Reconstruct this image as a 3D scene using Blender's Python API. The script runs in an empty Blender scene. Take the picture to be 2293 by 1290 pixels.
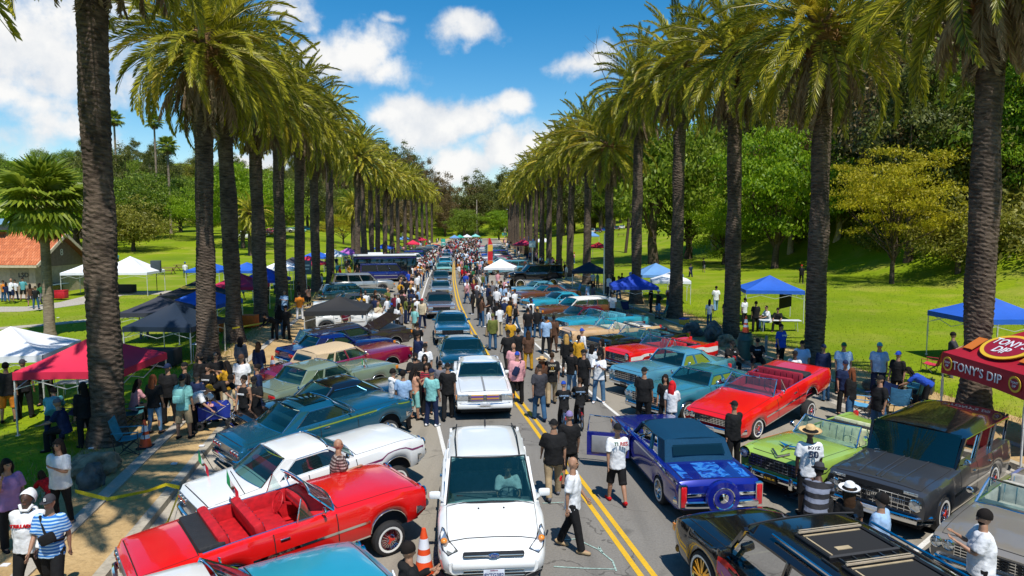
import bpy, bmesh, math, random
import numpy as np
from mathutils import Vector, Matrix, Euler
R = math.radians
SC = bpy.context.scene
COL = SC.collection
# ------------------------------------------------------------------ camera
F, HC, PITCH = 1529.0, 6.0, R(5.23)
cam = bpy.data.cameras.new('camera'); camo = bpy.data.objects.new('camera', cam); COL.objects.link(camo)
cam.sensor_width = 36; cam.lens = 24.0; cam.clip_end = 6000; cam.clip_start = .1
camo.location = (0, 0, HC); camo.rotation_euler = (math.pi/2-PITCH, 0, 0)
SC.camera = camo
# ------------------------------------------------------------------ sun, sky, exposure
SUN = Vector((.30, -.95, 0)).normalized()*math.cos(R(62)) + Vector((0, 0, math.sin(R(62))))
sl = bpy.data.lights.new('sun', 'SUN'); sl.energy = 5.0; sl.angle = R(.5); sl.color = (1, .95, .87)
so = bpy.data.objects.new('sun', sl); COL.objects.link(so)
so.rotation_euler = SUN.to_track_quat('Z', 'Y').to_euler(); so.location = (20, -40, 60)
SC.view_settings.view_transform = 'Standard'; SC.view_settings.look = 'None'
SC.view_settings.exposure = .08; SC.view_settings.gamma = 1
SC.cycles.max_bounces = 6; SC.cycles.transparent_max_bounces = 10
SC.cycles.diffuse_bounces = 3; SC.cycles.glossy_bounces = 3; SC.cycles.use_denoising = True
SC.cycles.caustics_reflective = False; SC.cycles.caustics_refractive = False
SC.cycles.sample_clamp_indirect = 4
W = bpy.data.worlds.new('World'); SC.world = W; W.use_nodes = True
def pxdir(px, py):
    a = (px-1146.5)/F; b = (645-py)/F
    return Vector((a, math.cos(PITCH)+b*math.sin(PITCH), -math.sin(PITCH)+b*math.cos(PITCH)))
def G(px, py, z=0.):
    d = pxdir(px, py); t = (z-HC)/d.z
    return d.x*t, d.y*t
class NT:
    """tiny node-tree writer"""
    def __init__(s, tree): s.t = tree; s.n = tree.nodes; s.l = tree.links
    def node(s, typ, ins=None, **kw):
        n = s.n.new(typ)
        for k, v in kw.items(): setattr(n, k, v)
        for k, v in (ins or {}).items():
            if hasattr(v, 'is_output') or isinstance(v, bpy.types.NodeSocket): s.l.new(v, n.inputs[k])
            else: n.inputs[k].default_value = v
        return n
    def math(s, op, a, b=0., c=0., clamp=False):
        n = s.node('ShaderNodeMath', {0: a, 1: b, 2: c}, operation=op); n.use_clamp = clamp; return n.outputs[0]
    def noise(s, vec, scale, detail=4, rough=.55):
        i = {'Scale': scale, 'Detail': detail, 'Roughness': rough}
        if vec is not None: i['Vector'] = vec
        return s.node('ShaderNodeTexNoise', i).outputs[0]
    def ramp(s, fac, stops, interp='LINEAR'):
        n = s.node('ShaderNodeValToRGB', {0: fac}); r = n.color_ramp; r.interpolation = interp
        while len(r.elements) < len(stops): r.elements.new(.5)
        for e, (p, c) in zip(r.elements, stops):
            e.position = p; e.color = (*c, 1) if len(c) == 3 else c
        return n.outputs[0]
    def mix(s, fac, a, b, typ='MIX'):
        def c(v): return (*v, 1) if isinstance(v, tuple) and len(v) == 3 else v
        n = s.node('ShaderNodeMix', {0: fac}, data_type='RGBA', blend_type=typ)
        for k, v in ((6, c(a)), (7, c(b))):
            if isinstance(v, bpy.types.NodeSocket): s.l.new(v, n.inputs[k])
            else: n.inputs[k].default_value = v
        return n.outputs[2]
def build_world():
    n = NT(W.node_tree); n.n.clear()
    out = n.node('ShaderNodeOutputWorld')
    sky = n.node('ShaderNodeTexSky', sky_type='NISHITA'); sky.sun_disc = False
    sky.sun_elevation = R(62); sky.sun_rotation = math.atan2(SUN.x, SUN.y)
    sky.air_density = 1.0; sky.dust_density = .2; sky.ozone_density = 1.6; sky.altitude = 200
    hs = n.node('ShaderNodeHueSaturation', {'Hue': .495, 'Saturation': 1.5, 'Value': 1.0, 'Color': sky.outputs[0]})
    bg = n.node('ShaderNodeBackground', {0: hs.outputs[0], 1: .13})
    tc = n.node('ShaderNodeTexCoord'); d = tc.outputs['Generated']
    sp = n.node('ShaderNodeSeparateXYZ', {0: d})
    az = n.math('ARCTAN2', sp.outputs[0], sp.outputs[1]); el = n.math('ARCSINE', sp.outputs[2])
    ae = n.node('ShaderNodeCombineXYZ', {0: az, 1: el, 2: 0.}).outputs[0]
    warp = n.node('ShaderNodeTexNoise', {'Vector': d, 'Scale': 9., 'Detail': 5.}).outputs[1]
    w2 = n.node('ShaderNodeVectorMath', {0: warp, 1: (.5, .5, .5)}, operation='SUBTRACT').outputs[0]
    w3 = n.node('ShaderNodeVectorMath', {0: w2, 'Scale': .12}, operation='SCALE').outputs[0]
    aw = n.node('ShaderNodeVectorMath', {0: ae, 1: w3}, operation='ADD').outputs[0]
    blobs = [(1040, 82, 80, 42, 1), (770, 130, 150, 66, .98), (860, 170, 105, 48, .82), (1010, 285, 165, 58, .98), (1150, 255, 62, 44, .95), (920, 292, 100, 38, .82),
             (1120, 345, 80, 45, .95), (1020, 365, 90, 40, .9), (70, 90, 230, 150, .92), (40, 230, 170, 60, .85), (1310, 140, 90, 40, .75),
             (870, 62, 60, 28, .62), (640, 15, 90, 30, .8), (1240, 350, 120, 60, .9), (150, 300, 140, 60, .8), (330, 110, 160, 90, .55), (560, 400, 200, 70, .7)]
    m = None
    for (x, y, rx, ry, k) in blobs:
        v = pxdir(x, y).normalized(); a0 = math.atan2(v.x, v.y); e0 = math.asin(v.z)
        s1 = n.node('ShaderNodeVectorMath', {0: aw, 1: (a0, e0, 0)}, operation='SUBTRACT').outputs[0]
        s2 = n.node('ShaderNodeVectorMath', {0: s1, 1: (F/rx, F/ry, 0)}, operation='MULTIPLY').outputs[0]
        ln = n.node('ShaderNodeVectorMath', {0: s2}, operation='LENGTH').outputs[1]
        f = n.math('MULTIPLY_ADD', ln, -.62*k, k)
        m = f if m is None else n.math('MAXIMUM', m, f)
    # the same broken cumulus carries on all round and overhead
    pr = n.math('ADD', n.math('ABSOLUTE', sp.outputs[2]), .25)
    pl = n.node('ShaderNodeVectorMath', {0: d, 1: n.node('ShaderNodeCombineXYZ', {0: pr, 1: pr, 2: pr}).outputs[0]}, operation='DIVIDE').outputs[0]
    far = n.math('MULTIPLY_ADD', n.noise(pl, 1.6, 3), 3.2, -1.75)
    outm = n.math('MULTIPLY_ADD', n.math('ABSOLUTE', az), 3.0, -2.2, True)
    hi = n.math('MULTIPLY_ADD', el, 5., -2.6, True)
    m = n.math('MAXIMUM', m, n.math('MULTIPLY', far, n.math('MAXIMUM', outm, hi)))
    nz = n.noise(d, 22., 7, .6); nb = n.noise(d, 6.5, 3)
    dens = n.math('MULTIPLY_ADD', nz, .9, m)
    dens = n.math('MULTIPLY_ADD', n.math('SUBTRACT', nb, .5), .5, dens)
    fac = n.node('ShaderNodeMapRange', {0: dens, 1: .72, 2: 1.18, 3: 0., 4: .97}, interpolation_type='SMOOTHSTEP').outputs[0]
    up = n.math('MULTIPLY', fac, n.math('GREATER_THAN', sp.outputs[2], -.02))
    core = n.node('ShaderNodeMapRange', {0: n.math('MULTIPLY_ADD', n.noise(d, 14., 5), .8, n.math('MULTIPLY', dens, .45)), 1: .56, 2: 1.0}).outputs[0]
    cc = n.mix(core, (.52, .60, .72), (1., .99, .97))
    bc = n.node('ShaderNodeBackground', {0: cc, 1: .94})
    ms = n.node('ShaderNodeMixShader', {0: up, 1: bg.outputs[0], 2: bc.outputs[0]})
    n.l.new(ms.outputs[0], out.inputs[0])
build_world()

# ------------------------------------------------------------------ materials
MATS = {}
def M(name, col, rough=.6, metal=0., coat=0., var=.12, scale=6., bump=0., bscale=None, spec=.5, col2=None, coords='Object', emit=0):
    if name in MATS: return MATS[name]
    m = bpy.data.materials.new(name); MATS[name] = m; m.use_nodes = True
    n = NT(m.node_tree); b = n.n['Principled BSDF']
    tc = n.node('ShaderNodeTexCoord').outputs[coords]
    if var or col2:
        nz = n.noise(tc, scale, 5)
        c2 = col2 or tuple(max(0, c*(1-var*1.6)) for c in col)
        c1 = col if col2 else tuple(c*(1+var*.7) for c in col)
        c = n.ramp(nz, [(.32, c1), (.68, c2)])
        n.l.new(c, b.inputs['Base Color'])
    else: b.inputs['Base Color'].default_value = (*col, 1)
    b.inputs['Roughness'].default_value = rough; b.inputs['Metallic'].default_value = metal
    b.inputs['Specular IOR Level'].default_value = spec
    if coat: b.inputs['Coat Weight'].default_value = coat; b.inputs['Coat Roughness'].default_value = .04
    if bump:
        bn = n.node('ShaderNodeBump', {'Strength': bump, 'Distance': .03, 'Height': n.noise(tc, bscale or scale*4, 6)})
        n.l.new(bn.outputs[0], b.inputs['Normal'])
    if emit: b.inputs['Emission Color'].default_value = (*col, 1); b.inputs['Emission Strength'].default_value = emit
    return m
def paint(name, col, flake=.25, rough=.22):
    return M('paint_'+name, col, rough, flake, 1., .03, 2.)
def cloth(name, col): return M('cloth_'+name, col, .85, var=.10, scale=9, bump=.35, bscale=14, spec=.2)
def pattern_mat(name, kind, c1, c2, s=30., c3=None):
    if name in MATS: return MATS[name]
    m = bpy.data.materials.new(name); MATS[name] = m; m.use_nodes = True
    n = NT(m.node_tree); b = n.n['Principled BSDF']; b.inputs['Roughness'].default_value = .85
    sp = n.node('ShaderNodeSeparateXYZ', {0: n.node('ShaderNodeTexCoord').outputs['Object']})
    def band(k, w): return n.math('LESS_THAN', n.math('FRACT', n.math('MULTIPLY', sp.outputs[k], s)), w)
    c = n.mix(band(2, .45), c1, c2)
    if kind == 'plaid':
        c = n.mix(n.math('MULTIPLY', n.math('MAXIMUM', band(0, .3), band(1, .12)), .55), c, c3 or c2)
    n.l.new(c, b.inputs['Base Color']); return m
def leaf_mat(name, c1, c2, trans=.35, rough=.5, nscale=.5):
    if name in MATS: return MATS[name]
    m = bpy.data.materials.new(name); MATS[name] = m; m.use_nodes = True
    n = NT(m.node_tree); b = n.n['Principled BSDF']; out = n.n['Material Output']
    g = n.node('ShaderNodeNewGeometry'); oi = n.node('ShaderNodeObjectInfo')
    f = n.math('MULTIPLY_ADD', g.outputs['Random Per Island'], .55, n.math('MULTIPLY', oi.outputs['Random'], .2))
    f = n.math('MULTIPLY_ADD', n.noise(g.outputs['Position'], nscale, 3), .9, n.math('ADD', f, -.35))
    c = n.ramp(f, [(.12, c1), (.8, c2)])
    n.l.new(c, b.inputs['Base Color']); b.inputs['Roughness'].default_value = rough
    b.inputs['Specular IOR Level'].default_value = .35
    t = n.node('ShaderNodeBsdfTranslucent', {0: c})
    mx = n.node('ShaderNodeMixShader', {0: trans, 1: b.outputs[0], 2: t.outputs[0]})
    n.l.new(mx.outputs[0], out.inputs[0]); return m
def glass_mat(name, tint, dens=.8):
    if name in MATS: return MATS[name]
    m = bpy.data.materials.new(name); MATS[name] = m; m.use_nodes = True
    n = NT(m.node_tree); n.n.clear(); out = n.node('ShaderNodeOutputMaterial')
    tr = n.node('ShaderNodeBsdfTransparent', {0: (*tint, 1)})
    gl = n.node('ShaderNodeBsdfGlossy', {0: (1, 1, 1, 1), 1: .03})
    fr = n.node('ShaderNodeFresnel', {0: 1.5})
    df = n.node('ShaderNodeBsdfDiffuse', {0: (tint[0]*.05, tint[1]*.22, tint[2]*.26, 1)})
    m1 = n.node('ShaderNodeMixShader', {0: 1-dens, 1: df.outputs[0], 2: tr.outputs[0]})
    m2 = n.node('ShaderNodeMixShader', {0: n.math('MULTIPLY_ADD', n.math('MINIMUM', fr.outputs[0], .75), 1.0, .02, True), 1: m1.outputs[0], 2: gl.outputs[0]})
    n.l.new(m2.outputs[0], out.inputs[0]); return m
CHROME = M('chrome', (.82, .84, .86), .09, 1., var=0)
STEEL = M('white_steel_tube', (.62, .63, .62), .4, .3)
BLACKP = M('black_plastic', (.015, .015, .017), .5)
RUBBER = M('tyre_rubber', (.018, .018, .019), .8, bump=.2, scale=20)
WHITEW = M('whitewall', (.75, .74, .70), .6, var=.04)
GAP = M('panel_gap', (.008, .008, .009), .9, var=0)
GLASS = glass_mat('window_glass', (.40, .60, .59), .10)
GLASSD = glass_mat('dark_window_glass', (.10, .16, .17), .3)
GLASSC = glass_mat('clear_windscreen', (.72, .85, .82), .12)
AMBER = M('amber_lens', (.75, .24, .02), .2, coat=1, var=0)
REDL = M('red_lens', (.62, .012, .02), .18, coat=1, var=.1, scale=40)
LAMP = M('headlamp_glass', (.72, .76, .78), .08, .75, 1., .1, 30)
UNDER = M('underbody', (.012, .012, .013), .95, var=0)

# ------------------------------------------------------------------ mesh writer
def V(*a): return Vector(a)
class MB:
    def __init__(s): s.v = []; s.f = []; s.m = []; s.xf = None
    def add(s, vs, fs, mi=0):
        o = len(s.v); s.v += [Vector(v) for v in vs]
        s.f += [[o+i for i in f] for f in fs]; s.m += [mi]*len(fs)
    def box(s, c, d, mi=0, mt=None):
        x, y, z = d[0]/2, d[1]/2, d[2]/2
        vs = [V(a*x, b*y, e*z) for a in (-1, 1) for b in (-1, 1) for e in (-1, 1)]
        if mt is not None: vs = [mt @ v for v in vs]
        s.add([v+Vector(c) for v in vs], [(0, 1, 3, 2), (4, 6, 7, 5), (0, 4, 5, 1), (2, 3, 7, 6), (0, 2, 6, 4), (1, 5, 7, 3)], mi)
    def rbox(s, c, d, r, mi=0, mt=None):
        """box with chamfered edges"""
        x, y, z = d[0]/2, d[1]/2, d[2]/2
        b = bmesh.new(); bmesh.ops.create_cube(b, size=1)
        for v in b.verts: v.co = V(v.co.x*2*x, v.co.y*2*y, v.co.z*2*z)
        bmesh.ops.bevel(b, geom=b.edges[:], offset=min(r, x*.9, y*.9, z*.9), segments=2, affect='EDGES', profile=.5)
        b.verts.index_update()
        vs = [(mt @ v.co if mt is not None else v.co)+Vector(c) for v in b.verts]
        s.add(vs, [[v.index for v in f.verts] for f in b.faces], mi); b.free()
    def bar(s, p, q, w, h, mi=0, up=(0, 0, 1)):
        p, q = Vector(p), Vector(q); d = (q-p).normalized(); u = Vector(up)
        a = d.cross(u)
        if a.length < 1e-4: a = d.cross(V(1, 0, 0))
        a.normalize(); u = a.cross(d)
        k = [a*w/2+u*h/2, -a*w/2+u*h/2, -a*w/2-u*h/2, a*w/2-u*h/2]
        s.add([p+e for e in k]+[q+e for e in k], [(0, 1, 5, 4), (1, 2, 6, 5), (2, 3, 7, 6), (3, 0, 4, 7), (3, 2, 1, 0), (4, 5, 6, 7)], mi)
    def tube(s, pts, rad, n=8, mi=0, cap=True, ell=None):
        """tube through pts; rad scalar/list of r or (rx,ry); ell=side axis for rx"""
        pts = [Vector(p) for p in pts]; N = len(pts)
        if not isinstance(rad, (list, tuple)): rad = [rad]*N
        vs = []; pa = None
        for i, p in enumerate(pts):
            d = (pts[min(i+1, N-1)]-pts[max(i-1, 0)])
            d = d.normalized() if d.length > 1e-6 else V(0, 0, 1)
            a = Vector(ell) if ell is not None else (pa if pa is not None else (V(0, 0, 1) if abs(d.z) < .9 else V(1, 0, 0)))
            a = a-d*a.dot(d)
            a = a.normalized() if a.length > 1e-4 else d.orthogonal().normalized()
            pa = a; b = d.cross(a)
            r = rad[i]; rx, ry = (r if isinstance(r, (list, tuple)) else (r, r))
            for k in range(n):
                t = 2*math.pi*k/n; vs.append(p+a*rx*math.cos(t)+b*ry*math.sin(t))
        fs = [(i*n+k, i*n+(k+1) % n, (i+1)*n+(k+1) % n, (i+1)*n+k) for i in range(N-1) for k in range(n)]
        if cap: fs += [tuple(range(n))[::-1], tuple((N-1)*n+k for k in range(n))]
        s.add(vs, fs, mi)
    def lathe(s, prof, n=24, mi=0, mt=None, mis=None):
        vs = []
        for r, z in prof:
            for k in range(n):
                t = 2*math.pi*k/n; v = V(r*math.cos(t), r*math.sin(t), z); vs.append(mt @ v if mt is not None else v)
        for i in range(len(prof)-1):
            o = [(i*n+k, i*n+(k+1) % n, (i+1)*n+(k+1) % n, (i+1)*n+k) for k in range(n)]
            s.f += [[len(s.v)+a for a in f] for f in o]; s.m += [mis[i] if mis else mi]*n
        s.v += vs
    def ell(s, c, r, nu=12, nv=8, mi=0, mt=None, v0=0., v1=1.):
        vs = []
        for j in range(nv+1):
            p = math.pi*(v0+(v1-v0)*j/nv)
            for k in range(nu):
                t = 2*math.pi*k/nu; v = V(r[0]*math.sin(p)*math.cos(t), r[1]*math.sin(p)*math.sin(t), r[2]*math.cos(p))
                vs.append((mt @ v if mt is not None else v)+Vector(c))
        s.add(vs, [(j*nu+k, (j+1)*nu+k, (j+1)*nu+(k+1) % nu, j*nu+(k+1) % nu) for j in range(nv) for k in range(nu)], mi)
    def grid(s, g, mi=0, flip=False):
        n = len(g[0]); vs = [p for r in g for p in r]
        fs = [(i*n+j, i*n+j+1, (i+1)*n+j+1, (i+1)*n+j) for i in range(len(g)-1) for j in range(n-1)]
        s.add(vs, [f[::-1] for f in fs] if flip else fs, mi)
    def slab(s, g, t, mi=0):
        """grid g with a second skin offset by vector t and closed rim"""
        n = len(g[0]); m = len(g); t = Vector(t)
        s.grid(g, mi); s.grid([[Vector(p)+t for p in r] for r in g], mi, True)
        rim = [g[0][j] for j in range(n)]+[g[i][n-1] for i in range(1, m)]+[g[m-1][j] for j in range(n-2, -1, -1)]+[g[i][0] for i in range(m-2, 0, -1)]
        k = len(rim); vs = [Vector(p) for p in rim]+[Vector(p)+t for p in rim]
        s.add(vs, [(i, (i+1) % k, k+(i+1) % k, k+i)[::-1] for i in range(k)], mi)
    def prism(s, poly, t, mi=0):
        t = Vector(t); k = len(poly); vs = [Vector(p) for p in poly]+[Vector(p)+t for p in poly]
        s.add(vs, [tuple(range(k))[::-1], tuple(range(k, 2*k))]+[(i, (i+1) % k, k+(i+1) % k, k+i) for i in range(k)], mi)
    def mesh(s, name, mats, smooth=40):
        me = bpy.data.meshes.new(name)
        vs = [s.xf @ v for v in s.v] if s.xf is not None else s.v
        me.from_pydata([tuple(v) for v in vs], [], s.f)
        for m in (mats if isinstance(mats, (list, tuple)) else [mats]): me.materials.append(m)
        if any(s.m): me.polygons.foreach_set('material_index', s.m)
        if smooth:
            me.polygons.foreach_set('use_smooth', [True]*len(me.polygons))
            me.set_sharp_from_angle(angle=R(smooth))
        me.update(); return me
    def build(s, name, mats, parent=None, smooth=40):
        return link(name, s.mesh(name, mats, smooth), parent)
def link(name, me, parent=None, loc=None, rot=None, scale=None):
    o = bpy.data.objects.new(name, me); COL.objects.link(o)
    if parent is not None: o.parent = parent
    if loc is not None: o.location = loc
    if rot is not None: o.rotation_euler = rot
    if scale is not None: o.scale = scale if isinstance(scale, (tuple, list)) else (scale,)*3
    return o
def tag(o, label=None, cat=None, group=None, kind=None):
    if label: o['label'] = label
    if cat: o['category'] = cat
    if group: o['group'] = group
    if kind: o['kind'] = kind
    return o
def thing(name, loc, rz, label, cat, group=None):
    return tag(link(name, None, None, loc, (0, 0, rz)), label, cat, group)
def copy_tree(o, parent=None):
    c = o.copy(); COL.objects.link(c); c.parent = parent
    for ch in o.children: copy_tree(ch, c)
    return c
def lettering(text, size, mat, parent, loc, rot, name='lettering', ext=.002, shear=0., space=1., sx=1.):
    cu = bpy.data.curves.new(name, 'FONT'); cu.body = text; cu.size = size; cu.align_x = 'CENTER'; cu.align_y = 'CENTER'
    cu.extrude = ext; cu.shear = shear; cu.space_character = space; cu.offset = size*.012; cu.resolution_u = 3
    o = bpy.data.objects.new('t', cu); me = bpy.data.meshes.new_from_object(o); bpy.data.objects.remove(o); bpy.data.curves.remove(cu)
    me.name = name; me.materials.clear(); me.materials.append(mat)
    return tag(link(name, me, parent, loc, rot, (sx, 1, 1)), kind='stuff')
rnd = random.Random(7)
def lerp(tab, x): return float(np.interp(x, [t[0] for t in tab], [t[1] for t in tab]))
def sstep(a, b, x):
    t = min(1, max(0, (x-a)/(b-a))); return t*t*(3-2*t)
# ================================================================== the ground
CXT = [(-40, 11.5), (0, 4.35), (11.7, 2.25), (15.3, 1.62), (23.2, .1), (35, -1.8), (50.7, -3.96), (75, -6.4), (108, -9.2), (167, -12.2), (262, -15.6), (420, -21)]
def cx(y):
    return sum(lerp(CXT, y+d)*w for d, w in ((-6, .25), (0, .5), (6, .25)))
def nz2(x, y, s): 
    from mathutils import noise
    return noise.noise(V(x*s, y*s, 3.7))
def hgt(x, y):
    """height of lawn and hills at world x, y"""
    off = x-cx(y); z = .15
    if off < 0:
        d = -off-11.8
        if d <= 0: return z
        z += .5*nz2(x, y, .03)*sstep(3, 30, d)
        z += 4.2*sstep(95, 185, y)*sstep(2, 40, d)
        z += 15*sstep(175, 330, y)*sstep(8, 60, d)+9*sstep(60, 200, d)*sstep(110, 220, y)
    else:
        d = off-14.5
        if d <= 0: return z
        z += .35*nz2(x, y, .04)*sstep(3, 25, d)
        near = .03*d+max(0, d-26)*.72*sstep(18, 42, d)
        far = .12*d+max(0, d-52)*.45*sstep(45, 80, d)
        k = sstep(95, 150, y); z += min(58, near*(1-k)+far*k)
    z += 17*sstep(300, 430, y)*sstep(0, 30, d)
    return z
def ys_list():
    y = -30.; o = []
    while y < 700:
        o.append(y); y += 2.5 if y < 70 else (6 if y < 200 else 14)
    return o
YS = ys_list()
def strip(name, o0, o1, z, mat, y0=-30, y1=330, kind='structure', sm=0, step=1.25):
    n = int((y1-y0)/step)+1; g = []
    for i in range(n+1):
        y = y0+(y1-y0)*i/n; c = cx(y); g.append([V(c+o0, y, z), V(c+o1, y, z)])
    b = MB(); b.grid(g, flip=True); o = b.build(name, mat, smooth=0); tag(o, kind=kind); return o
def ground_mat(name, cols, scales, bump, rough=.95, extra=None):
    m = bpy.data.materials.new(name); MATS[name] = m; m.use_nodes = True
    n = NT(m.node_tree); b = n.n['Principled BSDF']
    p = n.node('ShaderNodeNewGeometry').outputs['Position']
    c = n.ramp(n.noise(p, scales[0], 6, .62), [(.3, cols[0]), (.7, cols[1])])
    fine = n.noise(p, scales[1], 6, .7)
    c = n.mix(n.math('MULTIPLY', n.node('ShaderNodeMapRange', {0: fine, 1: .45, 2: .75}).outputs[0], .7), c, cols[2])
    if extra: c = extra(n, p, c)
    n.l.new(c, b.inputs['Base Color']); b.inputs['Roughness'].default_value = rough; b.inputs['Specular IOR Level'].default_value = .15
    bn = n.node('ShaderNodeBump', {'Strength': bump, 'Distance': .05, 'Height': fine}); n.l.new(bn.outputs[0], b.inputs['Normal'])
    return m
def lawn_extra(n, p, c):
    dry = n.node('ShaderNodeMapRange', {0: n.noise(p, .22, 5, .6), 1: .50, 2: .72}).outputs[0]
    c = n.mix(n.math('MULTIPLY', dry, .65), c, (.38, .32, .07))
    big = n.node('ShaderNodeMapRange', {0: n.noise(p, .075, 4, .65), 1: .42, 2: .66}).outputs[0]  # broad dark patches paint tree shade into the lawn colour
    c = n.mix(n.math('MULTIPLY', big, .65), c, (.10, .17, .005))
    soil = n.node('ShaderNodeMapRange', {0: n.noise(p, .9, 5, .7), 1: .62, 2: .74}).outputs[0]
    c = n.mix(n.math('MULTIPLY', soil, .5), c, (.28, .21, .07))
    lit = n.node('ShaderNodeMapRange', {0: n.noise(p, 3.2, 3, .7), 1: .66, 2: .72}).outputs[0]
    return n.mix(n.math('MULTIPLY', lit, .45), c, (.30, .24, .10))
LAWN = ground_mat('lawn_grass', [(.15, .235, .004), (.28, .335, .006), (.085, .15, .004)], (.30, 5.), .8, extra=lawn_extra)
def asph_extra(n, p, c):
    v = n.node('ShaderNodeTexVoronoi', {'Vector': n.node('ShaderNodeVectorMath', {0: p, 1: n.node('ShaderNodeVectorMath', {0: n.node('ShaderNodeTexNoise', {'Vector': p, 'Scale': 1.3, 'Detail': 4.}).outputs[1], 'Scale': .9}, operation='SCALE').outputs[0]}, operation='ADD').outputs[0], 'Scale': .33}, feature='DISTANCE_TO_EDGE').outputs[0]
    cr = n.math('LESS_THAN', v, .0035)
    br = n.math('GREATER_THAN', n.noise(p, .5, 3), .47)
    c = n.mix(n.math('MULTIPLY', n.math('MULTIPLY', cr, br), .55), c, (.05, .047, .043))
    spots = n.node('ShaderNodeMapRange', {0: n.noise(p, 1.1, 3, .5), 1: .62, 2: .74}).outputs[0]
    c = n.mix(n.math('MULTIPLY', spots, .55), c, (.05, .048, .045))
    worn = n.node('ShaderNodeMapRange', {0: n.noise(n.node('ShaderNodeVectorMath', {0: p, 1: (1.6, .12, 1.)}, operation='MULTIPLY').outputs[0], 1., 5, .6), 1: .48, 2: .68}).outputs[0]
    c = n.mix(n.math('MULTIPLY', worn, .35), c, (.09, .086, .08))
    tar = n.math('GREATER_THAN', n.noise(p, 2.6, 2, .4), .755)
    return n.mix(n.math('MULTIPLY', tar, .6), c, (.03, .029, .028))
ASPH = ground_mat('asphalt', [(.19, .18, .165), (.24, .225, .20), (.125, .118, .108)], (.22, 24.), .35, .9, asph_extra)
PARK = ground_mat('parking_pavement', [(.28, .25, .205), (.34, .305, .245), (.19, .17, .14)], (.3, 22.), .35, .9, asph_extra)
def dirt_extra(n, p, c):
    l = n.node('ShaderNodeMapRange', {0: n.noise(p, .6, 5, .6), 1: .55, 2: .72}).outputs[0]
    return n.mix(n.math('MULTIPLY', l, .5), c, (.22, .14, .06))
DIRT = ground_mat('sandy_dirt', [(.46, .31, .14), (.56, .39, .19), (.27, .175, .075)], (.8, 11.), .8, 1., dirt_extra)
CONC = ground_mat('concrete', [(.40, .36, .30), (.46, .42, .35), (.27, .24, .20)], (.7, 15.), .25, .9)
KERBM = ground_mat('kerb_concrete', [(.36, .32, .25), (.48, .43, .34), (.16, .14, .11)], (1.1, 9.), .4, .9)
WHITEL = ground_mat('road_paint_white', [(.62, .61, .58), (.72, .71, .68), (.35, .34, .32)], (1.5, 18.), .1, .8)
YELL = ground_mat('road_paint_yellow', [(.62, .37, .02), (.70, .43, .03), (.40, .26, .05)], (1.5, 18.), .1, .8)
CHALK = M('chalk_marking', (.34, .48, .43), .9, var=.3, scale=20)
def lawn_side(name, sgn):
    edge = -11.8 if sgn < 0 else 14.5
    ds = [0, .8, 2, 4, 6, 9, 12, 15, 18, 22, 26, 30, 35, 40, 46, 53, 60, 70, 80, 95, 110, 130, 160, 200, 260, 350, 500]
    g = []
    for y in YS:
        c = cx(y); r = []
        for d in ds:
            x = c+edge+sgn*d; r.append(V(x, y, hgt(x, y) if d else .13))
        g.append(r)
    b = MB(); b.grid(g, flip=sgn > 0); o = b.build(name, LAWN, smooth=180); tag(o, kind='structure')
lawn_side('lawn', -1); lawn_side('lawn', 1)
b = MB(); b.grid([[V(x, y, -.6) for x in (-3000, -600, 600, 3000)] for y in (-1500, -40, 800, 5000)], flip=True)
tag(b.build('ground', LAWN, smooth=0), kind='structure')
b = MB()                                                   # wooded rise closing the far end of the road
g = [[V(x, y, (y-322)*.16*(.7+.3*math.cos(x*.02))-.1) for x in range(-120, 100, 10)] for y in range(322, 460, 10)]
b.grid(g, flip=True); tag(b.build('hill', LAWN, smooth=180), kind='structure')
strip('road', -2.95, 2.85, 0, ASPH); strip('parking_lane', -9.2, -2.95, 0, PARK); strip('parking_lane', 2.85, 11.0, 0, PARK)
def kerb(o0, o1, h):
    b = MB(); n = 300
    for a0, a1, z0, z1 in ((o0, o0, 0, h), (o0, o1, h, h), (o1, o1, h, 0)):
        b.grid([[V(cx(-30+i*1.2)+a0, -30+i*1.2, z0), V(cx(-30+i*1.2)+a1, -30+i*1.2, z1)] for i in range(n+1)], flip=True)
    o = b.build('kerb', KERBM, smooth=0); tag(o, kind='structure')
kerb(-9.42, -9.2, .155); kerb(11.0, 11.2, .155)
strip('gutter', -9.2, -8.75, .004, CONC); strip('gutter', 10.6, 11.0, .004, CONC)
def dirt_strip(o0, o1, sgn):
    b = MB(); g = []
    for i in range(0, 300):
        y = -30+i*1.2; c = cx(y); r = []
        for k in range(7):
            t = k/6; o = o0+(o1-o0)*t
            if k == 6 and sgn < 0: o -= .35*nz2(3, y, .5)+.15
            r.append(V(c+o, y, .145+.02*nz2(c+o, y, .8)*(0 < k < 6)+(.02 if 0 < k < 6 else -.004)))
        g.append(r)
    b.grid(g, flip=sgn > 0); tag(b.build('dirt_path', DIRT, smooth=180), kind='structure')
dirt_strip(-9.42, -12.4, -1); dirt_strip(11.2, 15.1, 1)
def edging(o0, o1):
    b = MB()
    b.slab([[V(cx(y)+o0, y, .2), V(cx(y)+o1, y, .2)][::-1] for y in np.arange(-30, 200, 1.3)], (0, 0, -.12))
    tag(b.build('edging_strip', CONC, smooth=0), kind='structure')
edging(-10.75, -10.45); edging(12.2, 12.42)
strip('road_marking', -.17, -.06, .006, YELL); strip('road_marking', .06, .17, .006, YELL)
strip('road_marking', -3.0, -2.89, .006, WHITEL); strip('road_marking', 2.8, 2.91, .006, WHITEL)
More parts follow.
